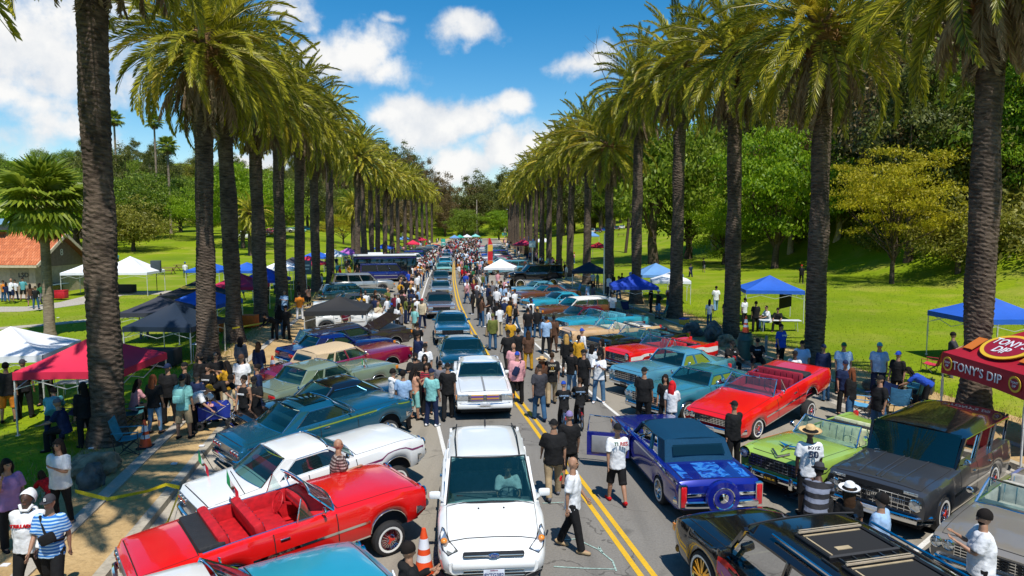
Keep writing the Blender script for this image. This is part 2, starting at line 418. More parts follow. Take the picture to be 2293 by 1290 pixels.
def bay_line(p, q, w=.1):
    b = MB(); p, q = V(*p, .008), V(*q, .008); d = (q-p).normalized(); s = V(-d.y, d.x, 0)*w/2
    b.add([p-s, q-s, q+s, p+s], [(0, 1, 2, 3)]); tag(b.build('road_marking', WHITEL, smooth=0), kind='structure')
bay_line(G(1797, 1118), G(1760, 1110)); bay_line(G(1797, 1118), G(1826, 1128)); bay_line(G(1795, 1102), G(1760, 1112))
bay_line(G(2120, 1175), G(2050, 1235)); bay_line(G(1760, 1112), G(1800, 1122))
for i in range(24):
    y = 14+i*3.05
    if i > 3: bay_line((cx(y)+3., y), (cx(y)+9.5, y+4.2), .09)
def chalk(pts):
    b = MB(); P = [V(*G(*p), .012) for p in pts]
    for i in range(len(P)-1): b.bar(P[i], P[i+1], .03, .002)
    tag(b.build('chalk_marking', CHALK, smooth=0), kind='structure')
chalk([(1245, 1212), (1290, 1208), (1340, 1232), (1372, 1258), (1380, 1280)]); chalk([(1215, 1128), (1262, 1126)]); chalk([(1240, 1270), (1310, 1274), (1378, 1276)]); chalk([(1340, 1232), (1342, 1226), (1350, 1240)])
def path(pts, w, z=.03):
    g = []
    P = [V(*G(*p, .2), 0) for p in pts]; Q = []
    for i in range(len(P)-1):
        for k in range(12): Q.append(P[i].lerp(P[i+1], k/12))
    Q.append(P[-1])
    for i, p in enumerate(Q):
        d = (Q[min(i+1, len(Q)-1)]-Q[max(i-1, 0)]).normalized(); s = V(-d.y, d.x, 0)*w/2
        a, c = p+s, p-s; g.append([V(a.x, a.y, hgt(a.x, a.y)+z), V(c.x, c.y, hgt(c.x, c.y)+z)])
    b = MB(); b.slab(g, (0, 0, -.15)); tag(b.build('footpath', CONC, smooth=0), kind='structure')
path([(-260, 745), (0, 730), (110, 722), (250, 708), (420, 698)], 1.1)
path([(-200, 686), (60, 686), (175, 672), (250, 655), (400, 652)], 3.0, .025)

# dry fringe and lawn tufts: real blades, one mass
def blades(name, n, f, hmin, hmax, mat, seed, w=.02):
    r = np.random.default_rng(seed); P = np.zeros((n, 3)); k = 0
    while k < n:
        p = f(r)
        if p is not None: P[k] = p; k += 1
    a = r.uniform(0, 6.28, n); h = r.uniform(hmin, hmax, n); ln = r.normal(0, .35, (n, 2))*h[:, None]
    vs = np.zeros((n, 3, 3)); vs[:, 0] = P; vs[:, 1] = P; vs[:, 2] = P
    vs[:, 0, 0] -= np.cos(a)*w; vs[:, 0, 1] -= np.sin(a)*w; vs[:, 1, 0] += np.cos(a)*w; vs[:, 1, 1] += np.sin(a)*w
    vs[:, 2, :2] += ln; vs[:, 2, 2] += h
    me = bpy.data.meshes.new(name); me.vertices.add(n*3); me.vertices.foreach_set('co', vs.ravel())
    me.loops.add(n*3); me.loops.foreach_set('vertex_index', np.arange(n*3, dtype=np.int32))
    me.polygons.add(n); me.polygons.foreach_set('loop_start', np.arange(0, n*3, 3, dtype=np.int32))
    me.materials.append(mat); me.update(calc_edges=True); me.validate()
    return tag(link(name, me), kind='stuff')
GRASSB = leaf_mat('grass_blades', (.10, .18, .006), (.32, .37, .015), .4, nscale=.14)
DRYB = leaf_mat('dry_grass_blades', (.22, .17, .05), (.42, .33, .10), .3, nscale=.6)
def fl(r):
    y = r.uniform(8, 60); d = r.uniform(0, 1)**1.4*34; x = cx(y)-11.9-d
    return (x, y, hgt(x, y)-.01) if x > -.8*y-4 else None
def fr(r):
    y = r.uniform(16, 62); d = r.uniform(0, 1)**1.2*30; x = cx(y)+14.6+d
    return (x, y, hgt(x, y)-.01) if x < .8*y+2 else None
blades('grass', 28000, fl, .03, .09, GRASSB, 1, .016); blades('grass', 24000, fr, .03, .09, GRASSB, 2, .016)
def fe(r):
    y = r.uniform(9, 110); s = r.random() < .5
    x = cx(y)+(r.normal(-12.2, .45) if s else r.normal(14.7, .5)); return (x, y, .13)
blades('dry_grass', 26000, fe, .06, .24, DRYB, 3, .012)
# ================================================================== palms
def frond_mesh(name, L, droop, n, lw, mat, seed, ll=.5, dead=False, e0=0.):
    r = random.Random(seed); b = MB(); pts = []; a = e0; p = V(0, 0, 0); N = 14; sw = r.uniform(-.15, .15)
    for i in range(N+1):
        pts.append(p.copy()); t = i/N
        d = V(math.cos(a), math.sin(sw*t), math.sin(a)).normalized(); p = p+d*(L/N); a -= droop*(.30+1.5*t)/N
    b.tube([pts[0], pts[3], pts[7], pts[11], pts[14]], [.045, .034, .022, .013, .005], 4, 0)
    for i in range(n):
        t = .12+.87*i/(n-1); f = t*N; k = min(int(f), N-1); q = pts[k].lerp(pts[k+1], f-k)
        T = (pts[k+1]-pts[k]).normalized(); S = V(0, 0, 1).cross(T)
        if S.length < .05: S = V(0, 1, 0)
        S.normalize(); U = T.cross(S)
        l = ll*(math.sin(math.pi*(.14+.80*t))**.7)*r.uniform(.85, 1.1)
        al = R(64-40*t)+r.uniform(-.12, .12)
        for sd in (-1, 1):
            if dead and r.random() < .18: continue
            v = T*math.cos(al)+S*sd*math.sin(al)*(.35 if dead else .9)+U*(r.uniform(-.5, .1) if dead else r.uniform(.1, .5))
            v.normalize(); e = q+v*l; e.z -= l*(.35 if dead else .16)
            m = q.lerp(e, .45)+U*.02; w = (T-v*T.dot(v)).normalized()*lw*.5
            b.add([q, m+w, e, m-w], [(0, 1, 2, 3)], 1)
    return b.mesh(name, mat, 0)
FR = leaf_mat('palm_frond_green', (.07, .095, .010), (.56, .51, .04), .36, .36, .45)
FRY = leaf_mat('palm_frond_yellow', (.30, .24, .015), (.56, .45, .04), .35, .4, .4)
FRD = leaf_mat('palm_frond_dead', (.15, .10, .055), (.42, .32, .21), .2, .8, .6)
RACH = M('frond_rib', (.30, .26, .06), .5); RACHD = M('dead_frond_rib', (.26, .19, .11), .8)
def bark(name, c1, c2):
    m = bpy.data.materials.new(name); MATS[name] = m; m.use_nodes = True
    n = NT(m.node_tree); b = n.n['Principled BSDF']; tc = n.node('ShaderNodeTexCoord').outputs['Object']
    sp = n.node('ShaderNodeVectorMath', {0: tc, 1: (1.5, 1.5, 7.)}, operation='MULTIPLY').outputs[0]
    f = n.noise(sp, 2.2, 6, .65); c = n.ramp(f, [(.3, c1), (.7, c2)])
    sc = n.node('ShaderNodeMapRange', {0: n.noise(tc, .55, 4), 1: .5, 2: .66}).outputs[0]
    c = n.mix(n.math('MULTIPLY', sc, .65), c, (.022, .018, .016))
    n.l.new(c, b.inputs['Base Color']); b.inputs['Roughness'].default_value = .95; b.inputs['Specular IOR Level'].default_value = .1
    bn = n.node('ShaderNodeBump', {'Strength': .9, 'Distance': .06, 'Height': f}); n.l.new(bn.outputs[0], b.inputs['Normal'])
    return m
PBARK = bark('palm_bark', (.028, .020, .016), (.19, .142, .108)); PBOOT = bark('palm_leaf_bases', (.16, .085, .035), (.34, .20, .09))
def trunk_mesh(seed, H=12.):
    r = random.Random(seed); n = 22; rings = int(H/.06); g = []; lean = r.uniform(-.35, .35); ph = r.uniform(0, 6)
    for i in range(rings+1):
        z = H*i/rings; t = z/H
        rad = .385+.22*math.exp(-z/.55)+.022*math.sin(z*.9+ph)+.016*math.sin(z*2.3+ph*2)-.03*t
        row = []
        for k in range(n+1):
            th = 2*math.pi*(k % n)/n
            q = rad+.013*(1 if i % 2 else -1)*math.sin(th*5.5+(i//2)*.9+r.uniform(-.5, .5))+.016*math.sin(th*3+z*1.7+ph)+r.uniform(-.010, .010)
            row.append(V(lean*t*t+q*math.cos(th), .3*lean*math.sin(t*2)+q*math.sin(th), z))
        g.append(row)
    b = MB(); b.grid(g, flip=True); me = b.mesh('trunk', PBARK, 0); return me, V(lean, .3*lean*math.sin(2), H)
def boot_mesh(seed):
    r = random.Random(seed); b = MB()
    b.lathe([(.42, -2.0), (.50, -1.6), (.60, -.9), (.62, -.2), (.5, .5), (.2, .9)], 14)
    for i in range(70):
        z = -1.9+2.3*i/70; th = i*2.4; q = .46+.13*min(1, (z+2)/1.2); d = V(math.cos(th), math.sin(th), 0)
        b.bar(d*(q-.1)+V(0, 0, z), d*(q+.13)+V(0, 0, z+.22), .16, .05)
    return b.mesh('leaf_bases', PBOOT, 0)
TR = [trunk_mesh(i) for i in range(4)]; BOOT = [boot_mesh(i) for i in range(2)]
FGREEN = [[frond_mesh('frond', 4.45, dr, 70, .062, [RACH, FR], 10+i*3+j, .56) for j in range(2)] for i, dr in enumerate((.75, 1.2, 1.5, 1.45))]
FYEL = [frond_mesh('frond', 4.3, 1.4, 70, .062, [RACH, FRY], 40+j, .54) for j in range(2)]
FDEAD = [frond_mesh('dead_frond', 3.2, .6, 60, .06, [RACHD, FRD], 60+j, .46, True) for j in range(3)]
def crown_plan(seed, ng, nd):
    r = random.Random(seed); o = []
    for i in range(ng):
        u = (i+.5)/ng; el = 85-124*u**.85+r.uniform(-10, 10); az = i*2.39996+r.uniform(-.2, .2)
        k = 0 if el > 62 else (1 if el > 35 else (2 if el > 2 else 3))
        o.append((('y' if r.random() < .10 and u > .25 else 'g'), k, el, az, r.uniform(.86, 1.08), r.uniform(-.5, .5)))
    for i in range(nd): o.append(('d', i % 3, r.uniform(-86, -50), i*2.39996+r.uniform(-.3, .3), r.uniform(.8, 1.1), r.uniform(-.6, .6)))
    return o
def frond_xf(el, az, s, roll): return Matrix.Translation(V(.28*math.cos(az)*math.cos(R(el)), .28*math.sin(az)*math.cos(R(el)), .35*math.sin(R(el)))) @ Matrix.Rotation(az, 4, 'Z') @ Matrix.Rotation(-R(el), 4, 'Y') @ Matrix.Rotation(roll, 4, 'X') @ Matrix.Scale(s, 4)
CG = [[frond_mesh('f', 4.35, dr, 22, .17, [RACH, FR], 80+i, .58) for i in range(1)] for dr in (.75, 1.2, 1.5, 1.45)]
CY = frond_mesh('f', 4.2, 1.4, 22, .17, [RACH, FRY], 90, .5); CD = [frond_mesh('f', 3.1, .6, 18, .15, [RACHD, FRD], 95+i, .42, True) for i in range(3)]
def crown_mesh(seed):
    vs = []; fs = []; mi = []; mats = [RACH, FR, FRY, RACHD, FRD]; o = 0
    for (t, k, el, az, s, ro) in crown_plan(seed, 84, 36):
        me = CD[k] if t == 'd' else (CY if t == 'y' else CG[k][0]); X = frond_xf(el, az, s, ro)
        vs += [tuple(X @ v.co) for v in me.vertices]
        for p in me.polygons:
            fs.append([o+i for i in p.vertices]); mi.append({'d': (3, 4), 'y': (0, 2), 'g': (0, 1)}[t][p.material_index])
        o += len(me.vertices)
    me = bpy.data.meshes.new('crown'); me.from_pydata(vs, [], fs)
    for m in mats: me.materials.append(m)
    me.polygons.foreach_set('material_index', mi); me.update(); return me
CROWNS = [crown_mesh(200+i) for i in range(4)]
npalm = [0]
def palm(x, y, H, label, near, group, z=.12, ng=86, nd=40, rz=None, fs=1.):
    i = npalm[0]; npalm[0] += 1; r = random.Random(900+i); H += r.uniform(-.9, .9) if not near else 0
    t = thing('date_palm', (x, y, z), r.uniform(0, 6.28) if rz is None else rz, label, 'palm tree', group)
    me, top = TR[i % 4]; s = H/12.
    link('trunk', me, t, scale=(1, 1, s)); c = V(top.x, top.y, H)
    link('leaf_bases', BOOT[i % 2], t, c)
    if near:
        for (k, kk, el, az, sc, ro) in crown_plan(300+i, ng, nd):
            m = FDEAD[kk] if k == 'd' else (r.choice(FYEL) if k == 'y' else r.choice(FGREEN[kk]))
            o = link('dead_frond' if k == 'd' else 'frond', m, t); o.matrix_basis = Matrix.Translation(c) @ frond_xf(el, az, sc*fs, ro)
    else: q = fs*r.uniform(.82, 1.02); link('crown', CROWNS[i % 4], t, c, (r.uniform(-.06, .06), r.uniform(-.06, .06), r.uniform(0, 6)), (q, q, q*r.uniform(.9, 1.15)))
ORD = 'first second third fourth fifth sixth seventh eighth ninth tenth eleventh twelfth thirteenth fourteenth fifteenth sixteenth seventeenth eighteenth nineteenth twentieth twenty-first twenty-second twenty-third twenty-fourth twenty-fifth'.split()
LP = [(8.2, 14.4), (18.0, 14.9), (29.3, 13.3), (34, 13.9), (40, 13.4), (46.3, 14.3), (53, 14.5), (60, 13.6), (67.5, 15.6), (87.5, 14.6), (94.5, 15.4), (103, 14.6), (110, 14.8), (119, 15), (128, 15), (139, 15.4), (152, 15), (166, 15.6), (180, 15.4), (195, 15.2), (211, 15.6), (228, 15.4)]
LPL = {0: 'unseen near date palm out of frame, kept for the shade it casts', 1: 'thick trunked date palm standing right beside the pink canopy', 2: 'date palm with a full skirt of brown dead fronds behind the stroller group',  # the first palm stays unseen; kept for its crown shade on the path
       3: 'date palm with leaning dark trunk beside the orange draped table', 4: 'date palm with pale ringed trunk beside the person bending over in black'}
for i, (y, H) in enumerate(LP):
    palm(cx(y)-(11.6 if i == 0 else 12.35)+(.35 if i == 1 else 0), y, H, LPL.get(i, f'date palm in the meadow side row, {ORD[i]} trunk from the near end'), i < 8, 'date palms lining the meadow side of the road', fs=.95 if i == 8 else 1.)
palm(-13.0, 10.4, 10.7, 'date palm off the left edge with only its drooping right fronds in view', True, 'date palms lining the meadow side of the road')
RP = [(20.2, 13.8), (28.1, 13.6), (35.3, 14.4), (43, 15.4), (51, 15.6), (59, 12.6), (68.5, 14.3), (78, 14.4), (86, 14.2), (95, 14.6), (103, 14.2), (112, 14.6), (122, 14.4), (133, 14.8), (145, 15), (158, 15), (172, 15), (188, 15.2), (205, 15.2), (222, 15.4)]
RPL = {0: 'massive dark date palm trunk rising behind the red food stall canopy', 1: 'date palm with heavy brown hanging skirt behind the raised red convertible', 2: 'slim date palm beside the green trash bin and leaning boulder',
       3: 'date palm with flared ringed base beside the boulders', 5: 'shorter date palm with low golden green crown beside the navy canopy', 4: 'date palm rising behind the bright blue canopy'}
for i, (y, H) in enumerate(RP):
    palm(cx(y)+13.25, y, H, RPL.get(i, f'date palm in the hill side row, {ORD[i]} trunk from the near end'), i < 8, 'date palms lining the hill side of the road', nd=60 if i < 2 else 44, fs=1.05 if i == 1 else 1.)
for k, (px, Y, H, lb) in enumerate([(790, 150, 9.5, 'short date palm out on the meadow behind the row of trunks'), (560, 120, 8, 'short date palm among the bright green meadow trees'), (690, 205, 10, 'small date palm far across the meadow by the hill')]):
    x = (px-1146)/F*Y; palm(x, Y, H, lb, False, 'small palms on the meadow', hgt(x, Y))
# fan palms
FANM = leaf_mat('fan_palm_leaf', (.11, .17, .012), (.40, .46, .05), .38, .35, .6)
def fan_mesh(name, rad, pet, mat, seed, seg=18):
    r = random.Random(seed); b = MB(); b.tube([(0, 0, 0), (pet*.6, 0, .05), (pet, 0, 0)], [.03, .022, .015], 4, 0)
    for i in range(seg):
        a0 = R(-140+280*i/seg); a1 = R(-140+280*(i+1)/seg); am = (a0+a1)/2; l = rad*(.72+.28*math.cos(am*.7))*r.uniform(.93, 1.05)
        def q(a, d, z): return V(pet+d*math.cos(a), d*math.sin(a), z)
        b.add([q(am, .02, 0), q(a0, l*.62, -.06), q(am, l*.62, .05), q(a1, l*.62, -.06), q(am, l, -.28*rad)], [(0, 1, 2), (0, 2, 3), (1, 4, 2), (2, 4, 3)], 1)
    return b.mesh(name, mat, 0)
FANS = [fan_mesh('fan_frond', 1.25, 1.3, [RACH, FANM], i) for i in range(3)]; FAND = fan_mesh('dead_fan_frond', 1.0, .9, [RACHD, FRD], 9)
GBARK = bark('fan_palm_bark', (.16, .12, .085), (.34, .27, .20))
def fan_palm(x, y, H, rad, label, n=46, nd=10, s=1.):
    z = hgt(x, y)-.05; t = thing('fan_palm', (x, y, z), 0, label, 'palm tree', 'fan palms on the meadow')
    b = MB(); b.tube([(0, 0, 0), (0, 0, .4), (.02, 0, H*.5), (.04, 0, H)], [rad*1.5, rad*1.15, rad, rad*.85], 14); b.build('trunk', GBARK, t)
    r = random.Random(int(x*10))
    for i in range(n+nd):
        u = i/n; el = 80-125*u if i < n else r.uniform(-80, -60); az = i*2.4
        o = link('fan_frond' if i < n else 'dead_fan_frond', FANS[i % 3] if i < n else FAND, t)
        o.matrix_basis = Matrix.Translation((.04, 0, H)) @ Matrix.Rotation(az, 4, 'Z') @ Matrix.Rotation(-R(el+r.uniform(-8, 8)), 4, 'Y') @ Matrix.Scale(s*r.uniform(.85, 1.1), 4)
x, y = G(112, 750, .15); fan_palm(x, y, 7.1, .235, 'tall green fan palm beside the tiled roof building', 54, 14, 1.05)
for px, Y, top, lb in ((270, 190, 262, 'slender tall fan palm on the far hill, curved trunk'), (358, 200, 268, 'slender tall fan palm on the far hill beside the green tree crown'), (385, 170, 320, 'shorter fan palm among the far hill trees')):
    x = (px-1146)/F*Y; fan_palm(x, Y, 6+(505-top-10)/F*Y-hgt(x, Y), .28, lb, 30, 6, 1.15)
# ================================================================== leafy trees
def leafy(seed, rx, rz, h0, nc, nl, ls, spread=.2, flat=1., tk=.25, limb=8, holes=.0):
    """trunk mesh and a crown of many small leaf sprays in clumps"""
    r = np.random.default_rng(seed); C = []
    while len(C) < nc:
        v = r.normal(size=3); v /= np.linalg.norm(v); q = r.random()**.45
        p = np.array([v[0]*rx*q, v[1]*rx*q, v[2]*rz*q])
        p[:2] *= 1-.25*max(0, p[2]/rz); p += np.array([0, 0, h0+rz])
        p[:2] += .18*rx*np.sin(seed+np.array([p[2], p[2]*1.3])); C.append(p)
    C = np.array(C); n = nc*nl; idx = np.repeat(np.arange(nc), nl); sz = r.uniform(.6, 1.4, nc)[idx]
    P = C[idx]+r.normal(size=(n, 3))*np.array([1, 1, .62*flat])*rx*spread*sz[:, None]
    a = r.normal(size=(n, 3)); a[:, 2] = np.abs(a[:, 2])*.5+.1; nr = a+ (P-C[idx])*.4/(rx*spread); nr /= np.linalg.norm(nr, axis=1)[:, None]
    t = np.cross(nr, r.normal(size=(n, 3))); t /= np.linalg.norm(t, axis=1)[:, None]; bt = np.cross(nr, t)
    L = ls*r.uniform(.6, 1.3, n)[:, None]
    vs = np.stack([P-t*L*.5, P+bt*L*.22, P+t*L*.55-nr*L*.15, P-bt*L*.22], 1).reshape(-1, 3)
    cm = bpy.data.meshes.new('crown'); cm.vertices.add(n*4); cm.vertices.foreach_set('co', vs.ravel())
    cm.loops.add(n*4); cm.loops.foreach_set('vertex_index', np.arange(n*4, dtype=np.int32))
    cm.polygons.add(n); cm.polygons.foreach_set('loop_start', np.arange(0, n*4, 4, dtype=np.int32)); cm.update(calc_edges=True)
    b = MB(); top = V(0, 0, h0+rz*.7); rr = random.Random(seed); w = [V(rr.uniform(-.3, .3), rr.uniform(-.3, .3), (h0+rz*.7)*k/4) for k in range(5)]
    w[0] = V(0, 0, -.3); b.tube(w, [tk*1.35, tk, tk*.85, tk*.6, tk*.25], 9)
    for k in range(limb):
        c = V(*C[rr.randrange(nc)]); s = w[1].lerp(w[3], rr.random()); mid = s.lerp(c, .5)+V(0, 0, -.12*(c-s).length+.3)
        b.tube([s, mid, c], [tk*.42, tk*.25, tk*.06], 6)
    return b.mesh('trunk', [TBARK], 60), cm
TBARK = bark('tree_bark', (.05, .036, .026), (.14, .105, .075)); EBARK = bark('pale_gum_bark', (.30, .25, .19), (.55, .48, .38))
LM = {'lime': leaf_mat('leaves_lime', (.09, .20, .004), (.36, .50, .016), .45), 'yellow': leaf_mat('leaves_yellow_green', (.22, .21, .008), (.56, .47, .02), .45),
      'oak': leaf_mat('leaves_mid_green', (.06, .12, .009), (.31, .40, .03), .42), 'dark': leaf_mat('leaves_dark_gum', (.036, .056, .012), (.21, .22, .04), .35),
      'olive': leaf_mat('leaves_olive', (.09, .10, .013), (.39, .36, .045), .4), 'brown': leaf_mat('leaves_brown_gum', (.09, .062, .022), (.30, .215, .08), .3)}
KIND = {'lime': [leafy(11, 4.6, 4.4, 1.2, 110, 170, .27, .12, .8, .22, 12), leafy(12, 5.5, 4.0, 1.6, 120, 160, .29, .115, .7, .25, 12)],
        'yellow': [leafy(21, 5.2, 3.4, 2.6, 130, 120, .20, .085, .5, .15, 22)],
        'oak': [leafy(31, 6.0, 4.6, 2.2, 110, 130, .40, .13, .8, .4), leafy(32, 6.5, 5.2, 2.6, 110, 130, .42, .13, .8, .42)],
        'dark': [leafy(41, 5.2, 7.0, 3.0, 110, 120, .42, .13, 1.1, .38, 11), leafy(42, 4.6, 8.5, 3.5, 100, 120, .42, .13, 1.2, .4, 11)],
        'olive': [leafy(51, 4.8, 4.2, .9, 100, 115, .36, .14, .9, .25), leafy(52, 5.0, 6.2, 1.8, 100, 120, .38, .14, 1.1, .3)],
        'brown': [leafy(61, 4.8, 7.5, 3.0, 100, 105, .40, .13, 1.2, .34, 12)]}
def tree(kind, x, y, s, label, group=None, sz=None, z=None, i=0, bark_=None, name='tree'):
    t = thing(name, (x, y, (hgt(x, y) if z is None else z)), rnd.uniform(0, 6.28), label, 'tree', group)
    tm, cm = KIND[kind][i % len(KIND[kind])]
    a = link('trunk', tm, t); c = link('crown', cm, t)
    for o, m in ((a, bark_ or TBARK), (c, LM[kind])):
        if not o.data.materials: o.data.materials.append(m)
        o.material_slots[0].link = 'OBJECT'; o.material_slots[0].material = m
    t.scale = (s, s, s*(sz or 1)); return t
# the trees one can tell apart
def at(px, Y, off=0): return (px-1146.5)/F*Y
for (k, px, Y, s, lab, sz) in [
    ('lime', 1735, 82, 1.45, 'bright lime green spreading tree on the grass behind the blue canopy', 1.25), ('lime', 1620, 92, 1.05, 'smaller lime green tree with drooping boughs beside two dark trunks', .9),
    ('yellow', 2000, 60, 1.18, 'yellow green feathery tree standing alone on the lawn slope', 1.15), ('olive', 2190, 66, 1.1, 'olive green bushy tree behind the massive palm trunk', 1.2),
    ('lime', 2290, 62, .95, 'light green tree at the hill edge beyond the red food stall', 1.3), ('lime', 1118, 285, 1.5, 'round lime green tree at the end of the road beside the street lamp', .85),
    ('oak', 1040, 300, 1.35, 'dark round oak at the far end of the road', .85), ('lime', 545, 135, 1.55, 'tall bright green tree on the meadow between palm trunks', 1.15),
    ('lime', 465, 150, 1.2, 'bright green meadow tree with low crown', 1.1), ('oak', 175, 132, 1.25, 'oak with dark forked trunk behind the tiled roof building', .95), ('lime', 75, 118, 1.5, 'light green tall tree rising above the tiled roof building', 1.15),
    ('oak', 325, 150, 1.3, 'olive oak with spreading boughs over the white canopy', .85), ('olive', 300, 128, 1.35, 'wide olive tree hanging low over the meadow picnic', .8), ('oak', 630, 160, 1.2, 'shady oak out on the meadow by the far tables', 1.), ('brown', 893, 215, 1.0, 'rusty brown leaved tree seen between the far palm trunks', .8),
    ('oak', 1465, 96, 1.5, 'tall tree with two thick dark trunks beside the red canopy', 1.3), ('oak', 1540, 105, 1.3, 'dark leaved tree shading the slope behind the navy canopy', 1.2),
    ('lime', 1420, 245, 1.2, 'green tree beside the cars parked up on the slope', 1.), ('olive', 1330, 260, 1.3, 'olive tree on the rise at the far bend', 1.1), ('yellow', 770, 165, 1.2, 'yellow green shrubby tree far out on the meadow', .7)]:
    x = at(px, Y); tree(k, x, Y, s, lab, None, sz, i=int(px) % 2)
b = MB(); t0 = None                                         # second thick trunk of the twin tree
# forest: hill on the right, hill on the left, end of the road
def where(x, y, marks):
    px = 1146.5+x/y*F; m = min(marks, key=lambda q: abs(q[0]-px)); z = hgt(x, y)
    return ('at the foot of the hill', 'low on the hill', 'midway up the hill', 'high on the hill', 'near the hill crest')[min(4, int(z/9))], m[1]
MR = [(1330, 'hill side palms'), (1420, 'red lawn canopy'), (1500, 'royal blue canopy'), (1600, 'smaller lime tree'), (1740, 'big lime tree'), (1850, 'brown skirted palm'), (1920, 'slope gap'), (2000, 'yellow feathery tree'), (2090, 'blue edge canopy'), (2180, 'massive palm trunk'), (2290, 'red food stall'), (2500, 'lawn end')]
ML = [(-200, 'meadow edge'), (20, 'tiled roof building'), (110, 'fan palm'), (200, 'forked oak'), (290, 'tall white canopy'), (350, 'loudspeaker'), (450, 'third palm trunk'), (540, 'bright green tree'), (610, 'royal blue canopy'), (680, 'park notice sign'), (760, 'purple canopy'), (840, 'party bus')]
ME = [(700, 'purple canopy'), (850, 'party bus'), (930, 'far palm row'), (990, 'green banner sign'), (1040, 'dark round oak'), (1075, 'utility pole'), (1120, 'round lime tree'), (1150, 'street lamp'), (1200, 'blue road sign'), (1300, 'hill side palms')]
def forest(xy, kinds, lab, grp, smin, smax):
    marks = {'trees of the wooded hill': MR, 'trees of the far meadow hill': ML}.get(grp, ME)
    for (x, y) in xy:
        k = rnd.choice(kinds); s = rnd.uniform(smin, smax)
        wz, wm = where(x, y, marks); sw = ('slight ' if s < smin+(smax-smin)*.33 else 'broad ' if s > smin+(smax-smin)*.67 else '')
        tree(k, x, y, s, sw+{'dark': 'dark green gum tree ', 'brown': 'brownish gum tree ', 'olive': 'olive green tree ', 'oak': 'mid green oak ', 'lime': 'bright green tree ', 'yellow': 'yellow green tree '}[k]+wz+' beyond the '+wm, grp, rnd.uniform(.9, 1.25), i=rnd.randrange(2), bark_=EBARK if k in ('brown', 'dark') and rnd.random() < .5 else None, name='hillside_tree')
P = []
for y in range(50, 250, 8):
    for j in range(12):
        o0 = 44 if y < 120 else 62+.25*(y-120)
        x = cx(y)+14.5+o0-14+j*8.5+rnd.uniform(-3, 3); yy = y+rnd.uniform(-3, 3)
        if x < .80*yy+3 and (j < 2 or rnd.random() < .85): P.append((x, yy))
forest(P, ['dark', 'dark', 'brown', 'olive', 'dark', 'oak'], 'wooded hill', 'trees of the wooded hill', .85, 1.3)
P = []
for y in range(150, 330, 13):
    for j in range(11):
        x = cx(y)-14-(26+(max(0, 210-y))*.5)-j*13+rnd.uniform(-5, 5)
        if x > -.80*y: P.append((x, y+rnd.uniform(-5, 5)))
forest(P, ['oak', 'olive', 'dark', 'oak', 'olive', 'lime'], 'far meadow hill', 'trees of the far meadow hill', .7, 1.1)
P = [(cx(330)+rnd.uniform(-75, 95), rnd.uniform(305, 400)) for i in range(62)]
P += [(cx(240)+14+rnd.uniform(14, 46), rnd.uniform(235, 300)) for i in range(18)]+[(cx(250)-14-rnd.uniform(6, 40), rnd.uniform(240, 310)) for i in range(14)]
forest([(x, y) for x, y in P if abs(x-cx(y)) > 13 or y > 318], ['dark', 'brown', 'olive', 'oak', 'dark'], 'wooded rise', 'trees closing the end of the road', 1.0, 1.75)
# hillside scrub
def scrub(r):
    y = r.uniform(48, 150); x = cx(y)+r.uniform(44, 75)
    return (x, y, hgt(x, y)) if x < .82*y else None
_, sm = leafy(71, 1.6, .9, 0, 14, 40, .3, .28)
b = []
for i in range(170):
    y = rnd.uniform(50, 165); o = (45 if y < 115 else 45+.32*(y-115))+abs(rnd.gauss(0, 10)); x = cx(y)+o
    if x > .84*y: continue
    sc_ = rnd.uniform(.7, 1.9); t = tag(link('shrub', sm, None, (x, y, hgt(x, y)-.1), (0, 0, rnd.uniform(0, 6)), sc_), ('tiny ' if sc_ < 1.0 else 'rounded ' if sc_ < 1.35 else 'sprawling ')+'olive green shrub '+where(x, y, MR)[0]+' beyond the '+where(x, y, MR)[1], 'shrub', 'shrubs along the foot of the hill')
    if not sm.materials: sm.materials.append(LM['olive'])
# bare pale gum limbs in the dark wood and a bare tree beside the road palms
def bare(px, Y, zb, s, label, mat, seed, h=9.):
    r = random.Random(seed); x = at(px, Y); t = thing('gum_tree', (x, Y, hgt(x, Y)), 0, label, 'tree'); b = MB(); tw = MB()
    def br(p, d, l, rad, dep, w):
        q = p+d*l*.5+V(r.uniform(-.2, .2), r.uniform(-.2, .2), 0)*l*.3; e = q+(d+V(r.uniform(-.4, .4), r.uniform(-.4, .4), r.uniform(-.1, .4))*.6).normalized()*l*.5
        w.tube([p, q, e], [rad, rad*.85, rad*.62], 7)
        if dep:
            for k in range(2+(dep < 2)): br(e, (d+V(r.uniform(-1, 1), r.uniform(-1, 1), r.uniform(-.2, .7))*.75).normalized(), l*r.uniform(.55, .8), rad*.55, dep-1, tw if dep < 3 else b)
    br(V(0, 0, -.5), V(.1, 0, 1), h*.5, .34*s, 4, b); b.build('trunk', mat, t, 60); tag(tw.build('bare_branches', mat, t, 60), kind='stuff')
bare(2075, 74, 0, 1., 'pale gum tree with bare twisting limbs in the dark wood', EBARK, 5, 11); bare(2125, 76, 0, .8, 'leaning pale gum tree with a forked top among yellow leaves', EBARK, 6, 9)
bare(1400, 120, 0, .8, 'leafless grey tree poking above the palm crowns', TBARK, 9, 34); bare(2268, 66, 0, .5, 'bare branched dead tree at the hill edge by the big palm', EBARK, 12, 7)
